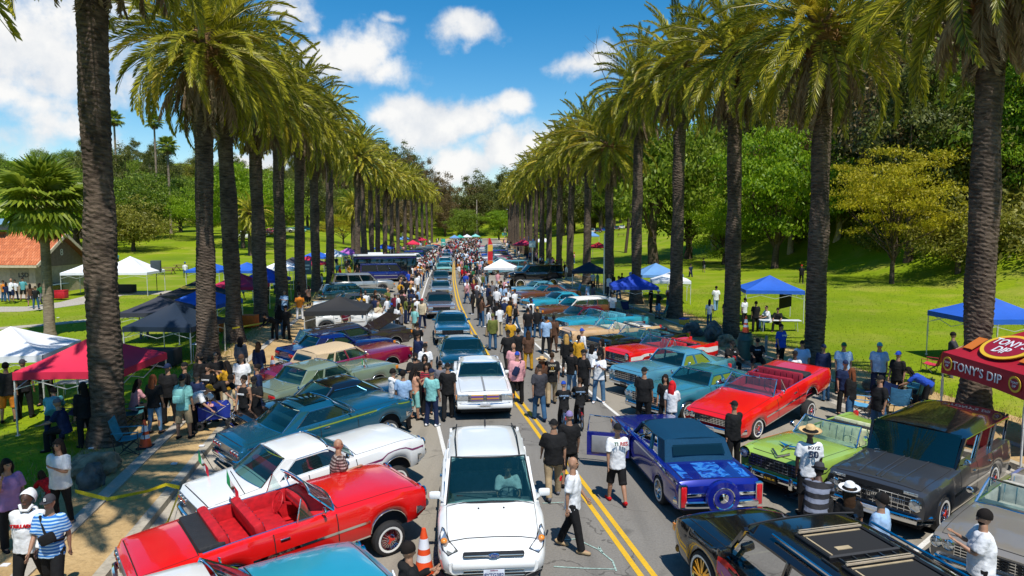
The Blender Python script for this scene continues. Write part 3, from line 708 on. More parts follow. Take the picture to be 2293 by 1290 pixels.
# ================================================================== cars  (x forward, y to the driver's left, z up)
PRE = {
 'imp': dict(L=5.3, W=1.98, wr=.64, zr=1.37, w=[(0, .90), (.03, .97), (.2, 1), (.78, 1), (.96, .97), (1, .94)], zs=[(0, .78), (.02, .86), (.3, .91), (.62, .90), (.9, .89), (1, .82)],
   zt=[(0, .80), (.03, .90), (.22, .955), (.34, .96), (.60, .96), (.66, 1.0), (.86, .965), (.96, .91), (1, .84)], zb=.27, sr=.268, sf=.838, rw=.31, gh=dict(rwb=.225, rwt=.345, wst=.535, wsb=.64), cab=(.265, .625), doors=[.42, .64], lamps='quad', tail='six'),
 'box': dict(L=5.0, W=1.84, wr=.66, zr=1.38, w=[(0, .94), (.02, .97), (.2, 1), (.8, 1), (.97, .97), (1, .95)], zs=[(0, .84), (.02, .90), (.3, .93), (.62, .92), (.95, .87), (1, .82)],
   zt=[(0, .86), (.02, .935), (.22, .965), (.60, .96), (.66, .985), (.9, .92), (.975, .89), (1, .83)], zb=.26, sr=.235, sf=.815, rw=.31, gh=dict(rwb=.19, rwt=.265, wst=.50, wsb=.60), cab=(.235, .59), doors=[.40, .60], lamps='rect', tail='bar'),
 'fif': dict(L=5.0, W=1.9, wr=.62, zr=1.46, w=[(0, .90), (.04, .95), (.22, 1), (.75, .98), (.94, .97), (1, .94)], zs=[(0, .98), (.05, 1.03), (.25, .98), (.45, .94), (.62, .97), (.9, .99), (.98, .96), (1, .90)],
   zt=[(0, .86), (.05, .96), (.25, .98), (.6, .98), (.66, 1.06), (.85, 1.06), (.95, 1.0), (1, .86)], zb=.29, sr=.25, sf=.81, rw=.325, gh=dict(rwb=.23, rwt=.34, wst=.535, wsb=.605), cab=(.27, .60), doors=[.40, .61], lamps='hood', tail='fin'),
 'sub': dict(L=5.0, W=1.98, wr=.80, zr=1.80, w=[(0, .96), (.03, .99), (.2, 1), (.8, 1), (.97, .98), (1, .96)], zs=[(0, 1.06), (.04, 1.10), (.62, 1.10), (.7, 1.06), (.95, 1.02), (1, .96)],
   zt=[(0, 1.1), (.6, 1.12), (.68, 1.17), (.9, 1.12), (.97, 1.06), (1, .97)], zb=.30, sr=.23, sf=.815, rw=.36, gh=dict(rwb=.012, rwt=.04, wst=.60, wsb=.665), cab=(.04, .655), doors=[.28, .47, .66], lamps='sub', tail='bar'),
 'suv': dict(L=5.5, W=2.0, wr=.80, zr=1.80, w=[(0, .96), (.03, .99), (.2, 1), (.8, 1), (.95, .97), (1, .90)], zs=[(0, 1.02), (.04, 1.06), (.62, 1.08), (.72, 1.08), (.95, 1.02), (1, .92)],
   zt=[(0, 1.06), (.6, 1.1), (.72, 1.16), (.9, 1.14), (.97, 1.06), (1, .93)], zb=.34, sr=.21, sf=.80, rw=.41, gh=dict(rwb=.012, rwt=.05, wst=.60, wsb=.705), cab=(.04, .69), doors=[.30, .50, .70], lamps='rect', tail='bar'),
 'esc': dict(L=4.5, W=1.86, wr=.70, zr=1.67, w=[(0, .92), (.04, .97), (.2, 1), (.78, 1), (.9, .98), (.97, .90), (1, .80)], zs=[(0, 1.0), (.05, 1.04), (.6, 1.03), (.70, 1.02), (.80, .97), (.90, .85), (.96, .74), (1, .62)],
   zt=[(0, 1.02), (.6, 1.06), (.745, 1.16), (.83, 1.08), (.91, .96), (.96, .83), (1, .64)], zb=.30, sr=.20, sf=.79, rw=.36, gh=dict(rwb=.015, rwt=.10, wst=.53, wsb=.74), cab=(.05, .725), doors=[.28, .50, .74], lamps='none', tail='bar'),
 'van': dict(L=5.3, W=1.95, wr=.82, zr=2.0, w=[(0, .97), (.05, 1), (.85, 1), (.97, .96), (1, .90)], zs=[(0, 1.12), (.7, 1.12), (.88, 1.08), (1, .9)], zt=[(0, 1.15), (.8, 1.16), (.87, 1.18), (.96, 1.05), (1, .92)],
   zb=.32, sr=.2, sf=.83, rw=.36, gh=dict(rwb=.008, rwt=.02, wst=.74, wsb=.85), cab=(.04, .84), doors=[.5, .68, .85], lamps='rect', tail='bar')}
PRE['wag'] = dict(PRE['box'], L=5.3, gh=dict(rwb=.012, rwt=.06, wst=.50, wsb=.60), cab=(.04, .59), zr=1.42, doors=[.26, .42, .60])
PRE['lim'] = dict(PRE['box'], L=5.6, W=1.92, gh=dict(rwb=.215, rwt=.27, wst=.555, wsb=.645), cab=(.25, .635), doors=[.29, .47, .645], zr=1.42)
def car_eval(p):
    """section function S(s, k) -> (y,z) on the +y side, rows 0..7, k may be fractional"""
    ra = p['rw']+.06; L = p['L']
    def zb(s):
        z = p['zb']
        for w in (p['sr'], p['sf']):
            d = (s-w)*L
            if abs(d) < ra: z = max(z, p['rw']-.02+math.sqrt(ra*ra-d*d)*.93)
        return z+.10*sstep(.93, 1, s)+.10*sstep(.07, 0, s)
    def row(s):
        w = lerp(p['w'], s)*p['W']/2; zs = lerp(p['zs'], s); zt = lerp(p['zt'], s); z0 = min(zb(s), zs-.10); h = zs-z0
        return [(w-.06, z0), (w-.012, z0+.22*h), (w, z0+.50*h), (w-.006, z0+.80*h), (w-.045, zs), (w*.86-.03, zs+(zt-zs)*.5), (w*.5, zs+(zt-zs)*.9), (0, zt)]
    def S(s, k, out=0.):
        r = row(s); i = min(int(k), 6); f = k-i; a, b = r[i], r[i+1]
        y = a[0]+(b[0]-a[0])*f; z = a[1]+(b[1]-a[1])*f
        nx, nz = -(a[1]-b[1]), (a[0]-b[0]); l = math.hypot(nx, nz) or 1; nx, nz = nx/l, nz/l
        if nx < 0 and nz < 0: nx, nz = -nx, -nz
        return y+abs(nx)*out, z+abs(nz)*out
    return row, S, zb
WH = {}
def wheel_meshes(rw, style, rimc=None):
    key = (rw, style)
    if key in WH: return WH[key]
    b = MB(); w = .105; r0 = rw*(.72 if style in ('big', 'mod') else .60)
    prof = [(r0, -w), (rw*.86, -w-.005), (rw*.97, -w*.8), (rw, -w*.4), (rw, w*.4), (rw*.97, w*.8), (rw*.86, w+.005)]
    mis = [0]*6
    if style == 'mod': prof += [(r0, w)]; mis += [0]
    else: prof += [(r0+(rw-r0)*.42, w+.006), (r0+.012, w+.004), (r0, w)]; mis += [0, 1, 0]
    b.lathe(prof, 26, mis=mis); ty = b.mesh('tyre', [RUBBER, WHITEW], 40)
    b = MB(); b.lathe([(r0, w), (r0*.97, w-.03), (r0*.93, w-.075), (r0*.30, w-.06), (r0*.26, w-.01), (r0*.20, w+.01), (0, w+.012)], 22, mis=[0, 0, 1, 0, 0, 2])
    if style in ('wire', 'gold'):
        for i in range(36):
            t = 2*math.pi*i/36; t2 = t+(.16 if i % 2 else -.16)
            b.bar((r0*.24*math.cos(t2), r0*.24*math.sin(t2), w-.012+.01*(i % 2)), (r0*.95*math.cos(t), r0*.95*math.sin(t), w-.035), .007, .007, 0)
        for i in range(3):
            t = 2*math.pi*i/3; b.bar((0, 0, w+.016), (r0*.42*math.cos(t), r0*.42*math.sin(t), w+.012), .035, .01, 2)
    else:
        ns = 8 if style == 'big' else 5
        for i in range(ns*2):
            t = 2*math.pi*(i//2+(.18 if i % 2 else -.18))/ns; t1 = 2*math.pi*(i//2+(.05 if i % 2 else -.05))/ns
            b.bar((r0*.2*math.cos(t1), r0*.2*math.sin(t1), w-.008), (r0*.95*math.cos(t), r0*.95*math.sin(t), w-.02), .035, .02, 0)
    dish = {'wire': M('wheel_dish', (.12, .10, .11), .35, .6), 'gold': M('wheel_dish_red', (.42, .015, .03), .3, .2)}.get(style, M('wheel_dark', (.03, .03, .035), .4, .5))
    rim = M('gold_rim', (.75, .52, .18), .15, 1., var=0) if style == 'big' else CHROME
    hub = M('hub_red', (.65, .05, .03), .3, .1) if style == 'gold' else rim
    WH[key] = (ty, b.mesh('rim', [rim, dish, hub], 30)); return WH[key]
def car(pre, loc, hd, body, label, group=None, conv=False, top=None, inter=(.05, .04, .04), wheel='wire', lift=(0, 0), glass=None, trim=True, detail=True, name='car', cat='car', pillars=None, bumper=True,
        boot=(.02, .02, .022), scale=1., mirrors=True, grille=True, cw=None, lid=None, mod=None, **over):
    p = dict(PRE[pre]); p.update(over); p['cab'] = (.205, p['cab'][1]) if conv else p['cab']; L = p['L']; W2 = p['W']/2; row, S, zb = car_eval(p); g = p['gh']
    t = thing(name, (loc[0], loc[1], loc[2] if len(loc) > 2 else 0), hd, label, cat, group); t.scale = (scale,)*3
    X = lambda s: (s-.5)*L
    # body tilts on its suspension, wheels stay down
    lf, lr = lift; a = math.atan2(lf-lr, (p['sf']-p['sr'])*L); XF = Matrix.Translation((0, 0, lr)) @ Matrix.Translation((X(p['sr']), 0, .35)) @ Matrix.Rotation(-a, 4, 'Y') @ Matrix.Translation((-X(p['sr']), 0, -.35))
    def new():
        b = MB(); b.xf = XF; return b
    def fin(b, nm, mats, par=None, smooth=38):
        return b.build(nm, mats, par or t, smooth)
    glass = glass or (GLASSC if conv else GLASS)
    # ---- shell
    ss = set([0, .008, .02, .04, .07, .11, .89, .93, .96, .98, .992, 1]+[i/24 for i in range(3, 22)])
    ra = p['rw']+.06
    for w in (p['sr'], p['sf']):
        ss |= {w+ra/L*math.cos(math.pi*i/10) for i in range(11)}|{w-(ra+.004)/L, w+(ra+.004)/L}
    c0, c1 = p['cab']; ss |= {c0, c1}; st = sorted(s for s in ss if 0 <= s <= 1)
    st = [s for i, s in enumerate(st) if i == 0 or s-st[i-1] > .0018 or s in (c0, c1, 1)]
    b = new(); g0 = []
    for s in st:
        r = row(s); k = 1.; e = 0
        if s > .985 or s < .012: e = .02
        pts = [V(X(s), y-e*(y > .1), z-(e if i > 3 else 0)) for i, (y, z) in enumerate(r)]
        g0.append([V(q.x, -q.y, q.z) for q in pts]+pts[::-1][1:])
    n = len(g0[0]); vs = [q for r in g0 for q in r]; fs = []; ms = []
    for i in range(len(g0)-1):
        cab = st[i] >= c0-1e-6 and st[i+1] <= c1+1e-6
        for j in range(n-1):
            if cab and 5 <= j <= 8: continue
            fs.append((i*n+j, (i+1)*n+j, (i+1)*n+j+1, i*n+j+1)); ms.append(2 if (lid is not None and st[i+1] < c0 and 5 <= j <= 8 and st[i] > .02) else 0)
    fs += [tuple(range(n)), tuple((len(g0)-1)*n+j for j in range(n-1, -1, -1))]; ms += [0, 0]
    b.add(vs, fs); b.m = ms
    bodyo = fin(b, 'body', [body, GAP, lid or body])
    # ---- underbody and wheel wells
    b = new(); b.box((0, 0, p['zb']+.02), (L*.94, p['W']-.36, .12)); q0, q1 = X(p['cab'][0])-.03, X(p['cab'][1])+.03
    for u0, u1 in ((-L*.45, q0), (q1, L*.45)): b.box(((u0+u1)/2, 0, p['zb']+.22), (u1-u0, p['W']-.34, .36))
    fin(b, 'underbody', UNDER)
    ty, rm = wheel_meshes(p['rw'], wheel)
    for sx in (p['sr'], p['sf']):
        for sy in (-1, 1):
            wt = link('wheel', None, t, (X(sx), sy*(W2-.135), p['rw']), (R(-90)*sy, 0, 0)); link('tyre', ty, wt); link('rim', rm, wt)
    # ---- bumpers
    if bumper:
        for e, s0 in ((1, 1.), (-1, 0.)):
            zz = p.get('bz', .48); b = new(); wv = lerp(p['w'], s0)*W2+.02; x0 = e*L/2; pts = []
            for i in range(13):
                u = -1+2*i/12; pts.append(V(x0+e*(.10-.05*u*u)-(e*.28 if abs(u) > .99 else 0), wv*max(-1, min(1, u*1.0)) if abs(u) < .99 else wv*u*1.01, zz))
            b.tube(pts, [(.075, .045)]*13, 8, 0, ell=(0, 0, 1)); fin(b, 'bumper', cw or CHROME)
            if not detail: continue
            b = new(); b.box((x0+e*.135, 0, zz+(.0 if e > 0 else .0)), (.01, .31, .15), 0); fin(b, 'number_plate', M('plate_dark', (.02, .02, .02), .5) if pre == 'fif' else M('plate_white', (.6, .62, .66), .5))
    # ---- front and rear faces
    zf = lerp(p['zs'], 1.); wf = lerp(p['w'], 1.)*W2
    def disc(b, x, y, z, r, e, mi=0, th=.03, ring=True):
        mt = Matrix.Translation((x, y, z)) @ Matrix.Rotation(R(90)*e, 4, 'Y')
        b.lathe([(r*1.22, 0), (r*1.22, th), (r, th+.008), (r*.98, th), (0, th+.02)], 16, mt=mt, mis=[1, 1, 1, mi])
    if grille:
        zl = .60; zh = zf-.03
        b = new()
        if pre != 'esc':
            gw = wf*(1.2 if p['lamps'] in ('quad', 'rect') else 1.45); b.box((L/2+.004, 0, (zl+zh)/2), (.03, gw, zh-zl), 1); 
            for i in range(4): b.box((L/2+.016, 0, zl+(zh-zl)*(i+.5)/4), (.022, gw, .014), 0)
            for i in range(0 if not detail else 13): b.box((L/2+.014, gw*(i/12-.5), (zl+zh)/2), (.016, .010, zh-zl), 0)
            fin(b, 'grille', [CHROME, BLACKP])
    lk = p['lamps']; zl = (.60+zf)/2
    for sy in (-1, 1):
        if lk == 'quad':
            for k in (0, 1): b = new(); disc(b, L/2-.005, sy*(wf*.91-.02-.185*k), zl+.03, .078, 1); fin(b, 'headlight', [LAMP, CHROME])
        elif lk == 'rect':
            b = new(); b.rbox((L/2+.006, sy*wf*.78, zl+.02), (.04, wf*.36, .15), .01, 0); b.box((L/2+.0, sy*wf*.78, zl+.02), (.03, wf*.40, .18), 1); fin(b, 'headlight', [LAMP, CHROME])
            b = new(); b.rbox((L/2-.06, sy*(wf+.006), zl+.02), (.12, .03, .13), .008); fin(b, 'side_lamp', AMBER)
        elif lk == 'hood':
            b = new(); disc(b, L/2-.01, sy*(wf*.84), zf-.06, .095, 1, th=.07); fin(b, 'headlight', [LAMP, CHROME])
            b = new(); mt = Matrix.Translation((L/2-.03, sy*wf*.84, zf-.05)) @ Matrix.Rotation(R(-90), 4, 'Y'); b.lathe([(.14, -.07), (.145, .1), (.12, .45), (.02, .8)], 14, mt=mt); fin(b, 'headlight_hood', body)
        elif lk == 'sub': b = new(); disc(b, L/2-.005, sy*(wf*.80), .76, .10, 1); fin(b, 'headlight', [LAMP, CHROME])
    zr0 = lerp(p['zs'], 0.); wr0 = lerp(p['w'], 0.)*W2; tk = p['tail']
    for sy in (-1, 1):
        b = new()
        if tk == 'six':
            for k in range(3): disc(b, -L/2+.005, sy*(wr0*.88-.02-.175*k), zr0-.10, .062, -1)
        elif tk == 'bar': b.rbox((-L/2+.0, sy*wr0*.72, zr0-.13), (.05, wr0*.42, .13), .012, 0)
        elif tk == 'vert': b.rbox((-L/2+.0, sy*(wr0-.06), zr0-.20), (.13, .12, .42), .02, 0); b.box((-L/2+.0, sy*(wr0-.06), zr0-.2), (.10, .145, .46), 1)
        else: b.rbox((-L/2+.03, sy*(wr0*.90), zr0-.06), (.1, .12, .26), .03, 0)
        fin(b, 'tail_light', [REDL, CHROME])
    if tk == 'six': b = new(); b.box((-L/2+.0, 0, zr0-.10), (.02, wr0*1.86, .20), 0); fin(b, 'tail_panel', M('tail_panel', (.45, .46, .48), .3, .8))
    # ---- trim strips and shut lines laid along the surface
    def run(b, k0, k1, sa, sb, n, out, mi=0, sides=(1, -1)):
        for sd in sides:
            gr = []
            for i in range(n+1):
                s = sa+(sb-sa)*i/n; r = []
                for kk in (k0, k1):
                    y, z = S(s, kk, out); r.append(V(X(s), sd*y, z))
                gr.append(r)
            b.grid(gr, mi, flip=sd > 0)
    def across(b, s, k0, k1, wd, out, sides=(1, -1), mi=0):
        for sd in sides:
            gr = []
            n = max(2, int((k1-k0)*3))
            for i in range(n+1):
                kk = k0+(k1-k0)*i/n; r = []
                for s2 in (s-wd/2/L, s+wd/2/L):
                    y, z = S(s2, kk, out); r.append(V(X(s2), sd*y, z))
                gr.append(r)
            b.grid(gr, mi, flip=sd < 0)
    if detail:
        b = new()
        for s in p['doors']: across(b, s, .1, 4, .018, .003)
        for s in ((.0225, c0-.012) if pre not in ('sub', 'suv', 'esc', 'van', 'wag') else ()): across(b, s, 5, 7, .016, .003)
        for s in (c1+.028, .975 if pre != 'esc' else .94): across(b, s, 5, 7, .016, .003)
        run(b, 4.93, 5.0, c1+.028, .975 if pre != 'esc' else .94, 14, .003)
        if pre not in ('sub', 'suv', 'esc', 'van', 'wag'): run(b, 4.93, 5.0, .0225, c0-.012, 8, .003)
        tag(fin(b, 'panel_gaps', GAP), kind='stuff')
        for sy in (1, -1):
            for i, s in enumerate(p['doors'][:-1]):
                y, z = S(s+.035, 3.1, .012); b = new(); b.rbox((X(s+.035), sy*y, z), (.16, .03, .03), .008); fin(b, 'door_handle', CHROME)
    if trim:
        f1 = p['sf']-(p['rw']+.07)/L; r1 = p['sr']+(p['rw']+.07)/L
        b = new()
        if trim == 'high': run(b, 3.35, 3.62, .01, .985, 30, .006)
        else: run(b, 1.85, 2.1, r1, f1, 16, .006)
        run(b, 0.02, .28, r1, f1, 12, .004)
        fin(b, 'side_trim', CHROME if trim is True or trim == 'high' else trim)
        b = new()
        for w in (p['sr'], p['sf']):                                        # bright wheel arch lips
            for sd in (1, -1):
                pts = []
                for i in range(13):
                    s = w+ra/L*math.cos(math.pi*i/12)*.995; y, z = S(s, 0); pts.append(V(X(s), sd*(y+.012), z))
                b.tube(pts, .012, 5)
        tag(fin(b, 'arch_trim', CHROME if trim is True else body), kind='stuff')
    # ---- cabin tub, seats, dash, steering wheel
    zbelt = lerp(p['zs'], .5); wi = W2-.13
    im = M('interior_%02d%02d%02d' % tuple(int(c*99) for c in inter), inter, .55, var=.2, scale=8)
    xa, xb = X(c0), X(c1); fl = p['zb']+.10
    b = new()
    b.add([(xa, -wi, fl), (xb, -wi, fl), (xb, wi, fl), (xa, wi, fl)], [(0, 1, 2, 3)])
    for sd in (1, -1):
        gr = []
        for i in range(7):
            s = c0+(c1-c0)*i/6; y, z = S(s, 5.0); gr.append([V(X(s), sd*y, z-.002), V(X(s), sd*(y-.02), z-.06), V(X(s), sd*wi*.93, fl)])
        b.grid(gr, 0, flip=sd > 0)
    for x, s, f in ((xa, c0, False), (xb, c1, True)):
        y, z = S(s, 5.0); b.grid([[V(x, -y, z), V(x, y, z)], [V(x, -wi*.93, fl), V(x, wi*.93, fl)]], 0, f)
    fin(b, 'interior', im)
    rows = [xb-1.0, xb-1.56] if conv else [xb-1.32, xb-2.15] if pre in ('imp', 'box', 'fif') else ([xb-1.3, xb-2.15] if pre in ('lim', 'esc') else [xb-1.3, xb-2.2, xb-3.05])
    for i, x in enumerate(rows):
        if x < xa+.1: continue
        if not detail and not conv: break
        b = new(); b.rbox((x+.18, 0, fl+.24), (.56, wi*1.78, .20), .05); b.rbox((x-.13, 0, fl+.46), (.17, wi*1.78, .52), .06, 0, Matrix.Rotation(R(-12), 4, 'Y'))
        for k in range(8): b.box((x-.045, wi*1.6*(k/7-.5), fl+.48), (.012, .012, .42), 1, Matrix.Rotation(R(-12), 4, 'Y'))
        fin(b, 'seat', [im, CHROME if conv else im])
    if detail:
        b = new(); b.rbox((xb-.10, 0, zbelt-.06), (.34, wi*1.86, .2), .05); b.box((xb-.275, 0, zbelt-.06), (.012, wi*1.5, .05), 1); fin(b, 'dashboard', [im, CHROME])
        swt = link('steering_wheel', None, t); b = new()
        c = V(xb-.52, wi*.46, zbelt-.02); mt = Matrix.Translation(c) @ Matrix.Rotation(R(-62), 4, 'Y'); b.lathe([(.19+.014*math.cos(q*1.2566), .014*math.sin(q*1.2566)) for q in range(6)], 20, mt=mt)
        b.bar(c-(mt.to_3x3() @ V(.18, 0, 0)), c+(mt.to_3x3() @ V(.18, 0, 0)), .02, .015); b.bar(c, c+V(.35, 0, -.16), .04, .04); o = fin(b, 'wheel_rim', im, swt)
    # ---- windscreen, roof, windows
    zr = p['zr']; wr = p['wr']*W2*1.12; yb, _ = S(g['wsb'], 4.9); zc = lerp(p['zt'], g['wsb'])
    def belt(s):
        y, z = S(s, 4.75); return y, z
    def wscr(s0, s1, z1, wt, bulge, nm, m, par=None, fb=1.):
        yb0, zb0 = belt(s0); gr = []; x0, x1 = X(s0), X(s1); zc0 = lerp(p['zt'], s0)
        for i in range(6):
            f = i/5; r = []
            for j in range(11):
                u = -1+2*j/10; y = u*((yb0-.02)*(1-f)+wt*f); x = x0+(x1-x0)*f+bulge*(1-u*u)*(1-.3*f)
                z = zb0+(zc0-zb0)*(1-u*u)*(1-f)+(z1-zb0)*f; r.append(V(x, y, z))
            gr.append(r)
        b = new(); b.grid(gr, 0, s0 < .5); o = fin(b, nm, m, par, 60)
        return gr
    fcol = CHROME
    def framed(gr, wd, m, nm='windscreen_frame'):
        b = new(); rim = [gr[0][j] for j in range(11)]+[gr[i][10] for i in range(1, 6)]+[gr[5][j] for j in range(9, -1, -1)]+[gr[i][0] for i in range(4, 0, -1)]
        b.tube(rim+[rim[0]], wd, 6); fin(b, nm, m)
    if conv:
        gr = wscr(g['wsb'], g['wsb']-.075, zbelt+.42, wr*1.05, .14, 'windscreen', glass); framed(gr, .022, fcol)
        b = new(); x0 = xa+.02; yy = wi*1.02
        b.rbox((x0+.14, 0, zbelt+.035), (.42, yy*1.80, .12), .05); o = fin(b, 'folded_top_boot', M('boot_%d%d%d' % tuple(int(c*99) for c in boot), boot, .6, bump=.3))
        b = new(); r = []
        for i in range(9):
            s = c0+(c1-c0)*i/8; y, z = S(s, 4.96, .0); r.append(V(X(s), y, z+.008))
        for sd in (1, -1): b.tube([V(q.x, sd*q.y, q.z) for q in r], .014, 5)
        fin(b, 'cockpit_trim', CHROME)
        for sd in (1, -1):                                   # raised vent pane
            y, z = belt(g['wsb']-.07); xq = X(g['wsb']-.072); b = new(); b.add([(xq, sd*y, z), (xq-.30, sd*y, z), (xq-.17, sd*(y-.07), z+.36)], [(0, 1, 2)]); fin(b, 'vent_window', glass)
            b = new(); b.bar((xq-.30, sd*y, z), (xq-.17, sd*(y-.07), z+.37), .018, .018); fin(b, 'vent_frame', CHROME)
    else:
        tm = top or body; nx = 10; gr = []
        xs0, xs1 = X(g['rwt']), X(g['wst'])
        for i in range(nx+1):
            f = i/nx; x = xs0+(xs1-xs0)*f; r = []; ed = 4*f*(1-f)
            for j in range(11):
                u = -1+2*j/10; zz = zr-.05*(1-min(1, ed*2.2))*(.6)-.05*abs(u)**2.5-(.075 if abs(u) > .99 else 0); r.append(V(x, u*(wr+(.03 if abs(u) > .99 else 0)), zz))
            gr.append(r)
        b = new(); b.slab(gr, (0, 0, -.035)); fin(b, 'roof', [tm], None, 50)
        zed = zr-.13
        gw = wscr(g['wsb'], g['wst'], zr-.05, wr*.96, .12, 'windscreen', glass)
        if pre == 'lim':                                      # formal padded rear with a small window let in
            wscr(g['rwb'], g['rwt'], zr-.06, wr*.98, -.04, 'rear_padding', tm)
            x0, x1 = X(g['rwb']), X(g['rwt']); zb_ = belt(g['rwb'])[1]; f0, f1 = .26, .72
            gq = [[V(x0+(x1-x0)*f-.06, u*(.60-.06*f), zb_+(zr-.06-zb_)*f+.035) for u in [-1+2*j/10 for j in range(11)]] for f in [f0+(f1-f0)*i/5 for i in range(6)]]
            b = new(); b.grid(gq, 0, True); fin(b, 'rear_window', GLASSD, None, 60)
        else: gq = wscr(g['rwb'], g['rwt'], zr-.06, wr*.94, -.10 if pre not in ('sub', 'suv', 'van', 'wag', 'esc') else -.02, 'rear_window', glass)
        if detail and top is None or pre in ('imp', 'fif'): framed(gw, .016, CHROME if pre not in ('esc', 'suv', 'van') else BLACKP); framed(gq, .014, CHROME if pre not in ('esc', 'suv', 'van') else BLACKP, 'rear_window_frame')
        def roofpt(s, sd): return V(X(s), sd*(wr+.02), zed)
        def beltpt(s, sd): y, z = belt(s); return V(X(s), sd*y, z-.01)
        for sd in (1, -1):
            b = new(); b.bar(beltpt(g['wsb']-.006, sd), roofpt(g['wst'], sd)+V(0, 0, .03), .06, .05); fin(b, 'pillar', tm if top and pre != 'imp' else body)
            cl = {'imp': .045, 'box': .075, 'fif': .03, 'lim': .085, 'sub': .012, 'suv': .02, 'esc': .03, 'van': .03, 'wag': .02}[pre]; cb = {'imp': .075, 'box': .07, 'fif': .05, 'lim': .085}.get(pre, .03)
            q = [roofpt(g['rwt'], sd)+V(0, 0, .05), roofpt(g['rwt']+cl, sd)+V(0, 0, .02), beltpt(g['rwb']+cb, sd), beltpt(g['rwb']-.0, sd)]
            b = new(); b.prism(q, (0, -sd*.05, 0)); fin(b, 'rear_pillar', tm, None, 0)
            # side glass between pillars
            r0s, b0s = g['rwt']+cl, g['rwb']+cb; r1s, b1s = g['wst'], g['wsb']-.012
            pl = pillars if pillars is not None else {'imp': [], 'fif': [.5], 'box': [.33], 'lim': [.22, .56], 'sub': [.33, .66], 'suv': [.34, .67], 'esc': [.28, .60], 'van': [.40, .72], 'wag': [.33, .62]}[pre]
            fr = [0]+pl+[1]
            for i in range(len(fr)-1):
                k0, k1 = fr[i], fr[i+1]; e0 = .012 if i else 0.; e1 = .012 if i < len(fr)-2 else 0.
                rr = [r0s+(r1s-r0s)*(k0+e0), r0s+(r1s-r0s)*(k1-e1)]; bb = [b0s+(b1s-b0s)*(k0+e0), b0s+(b1s-b0s)*(k1-e1)]
                q = [roofpt(rr[0], sd), roofpt(rr[1], sd), beltpt(bb[1], sd), beltpt(bb[0], sd)]
                q = [v+V(0, -sd*.015, 0) for v in q]; b = new(); b.add(q, [(0, 1, 2, 3) if sd < 0 else (3, 2, 1, 0)]); fin(b, 'side_window', p.get('sglass', glass), None, 0)
                if detail and trim: b = new(); b.tube([v+V(0, sd*.018, 0) for v in q]+[q[0]+V(0, sd*.018, 0)], .011, 4); fin(b, 'window_trim', CHROME if trim in (True, 'high') else BLACKP)
                if i: b = new(); b.bar(beltpt(b0s+(b1s-b0s)*k0, sd), roofpt(r0s+(r1s-r0s)*k0, sd), .055, .045); fin(b, 'door_pillar', tm if pre == 'lim' and i == 1 else body)
    if mirrors and detail:
        for sd in (1, -1):
            y, z = belt(g['wsb']-.05); b = new(); c = V(X(g['wsb']-.045), sd*(y+.13), z+.10)
            if pre in ('esc', 'suv', 'van', 'wag'): b.rbox(c+V(0, sd*.06, .02), (.10, .22, .14), .045); b.bar((c.x, sd*y, z), c, .06, .05); fin(b, 'mirror', body)
            elif pre == 'box': b.rbox(c, (.1, .2, .11), .03); b.bar((c.x, sd*y, z), c, .04, .04); fin(b, 'mirror', body)
            else: b.lathe([(0, -.03), (.05, -.025), (.065, 0), (.06, .012), (0, .014)], 14, mt=Matrix.Translation(c+V(0, .02*sd, .03)) @ Matrix.Rotation(R(-90), 4, 'Y')); b.bar((c.x, sd*(y-.02), z), c+V(0, 0, 0), .02, .02); fin(b, 'mirror', CHROME)
    if mod: mod(t, p, S, X, new, fin, run, across)
    return t
def place(n1, n2, L, z1=.6, z2=.6, flip=False):
    """centre and heading from the pixels of nose and tail mid points at heights z1, z2"""
    a = V(*G(*n1, z1)); b = V(*G(*n2, z2)); d = (a-b).normalized(); m = (a+b)/2
    return m, math.atan2(d.y, d.x)
def nose(px, py, z, hd, L, side=0., W=1.95):
    """centre of a car whose nose (or a nose corner, side=+1 driver's side) is at a pixel"""
    a = V(*G(px, py, z)); h = R(hd); d = V(math.cos(h), math.sin(h)); s = V(-d.y, d.x)
    return a-d*L/2-s*side*W/2
C_RED = paint('bright_red', (.72, .008, .006), .0); C_WHITE = paint('pearl_white', (.78, .79, .78), 0, .25); C_TEAL = paint('teal_blue', (.010, .115, .20), .45); C_BLK = paint('gloss_black', (.006, .006, .007), .0, .12)
C_SAGE = paint('sage_green', (.25, .32, .23), .3); C_MAG = paint('candy_magenta', (.40, .012, .075), .5); C_NAVY = paint('candy_navy', (.008, .014, .17), .5); C_BROWN = paint('dark_brown', (.045, .03, .032), .4)
C_COBALT = paint('candy_cobalt', (.006, .016, .26), .3); C_LIME = paint('lime_green', (.33, .50, .085), .1); C_GUN = paint('gunmetal', (.085, .09, .10), .6, .3); C_CHAMP = paint('champagne', (.40, .35, .29), .5, .3)
C_TURQ = paint('turquoise', (.06, .30, .40), .35); C_SKY = paint('light_blue', (.12, .38, .52), .35); C_CREAM = paint('tan_cream', (.72, .46, .24), .1); C_BABY = paint('pool_blue', (.03, .36, .50), .2)
C_GREY = paint('slate_grey', (.075, .08, .078), .4); C_DTEAL = paint('deep_teal', (.006, .05, .065), .4); C_ROSE = paint('rose_grey', (.30, .23, .23), .5); C_SILV = paint('silver', (.48, .48, .46), .6, .3); C_TAN = paint('tan_beige', (.45, .36, .25), .2)
C_MAROON = paint('maroon', (.16, .006, .02), .4); C_BRZ = paint('bronze_brown', (.20, .07, .035), .4); C_MINT = paint('mint', (.25, .55, .45), .1); C_PINK = paint('pink', (.75, .16, .25), .1); C_ROY = paint('royal_blue', (.01, .06, .38), .4)
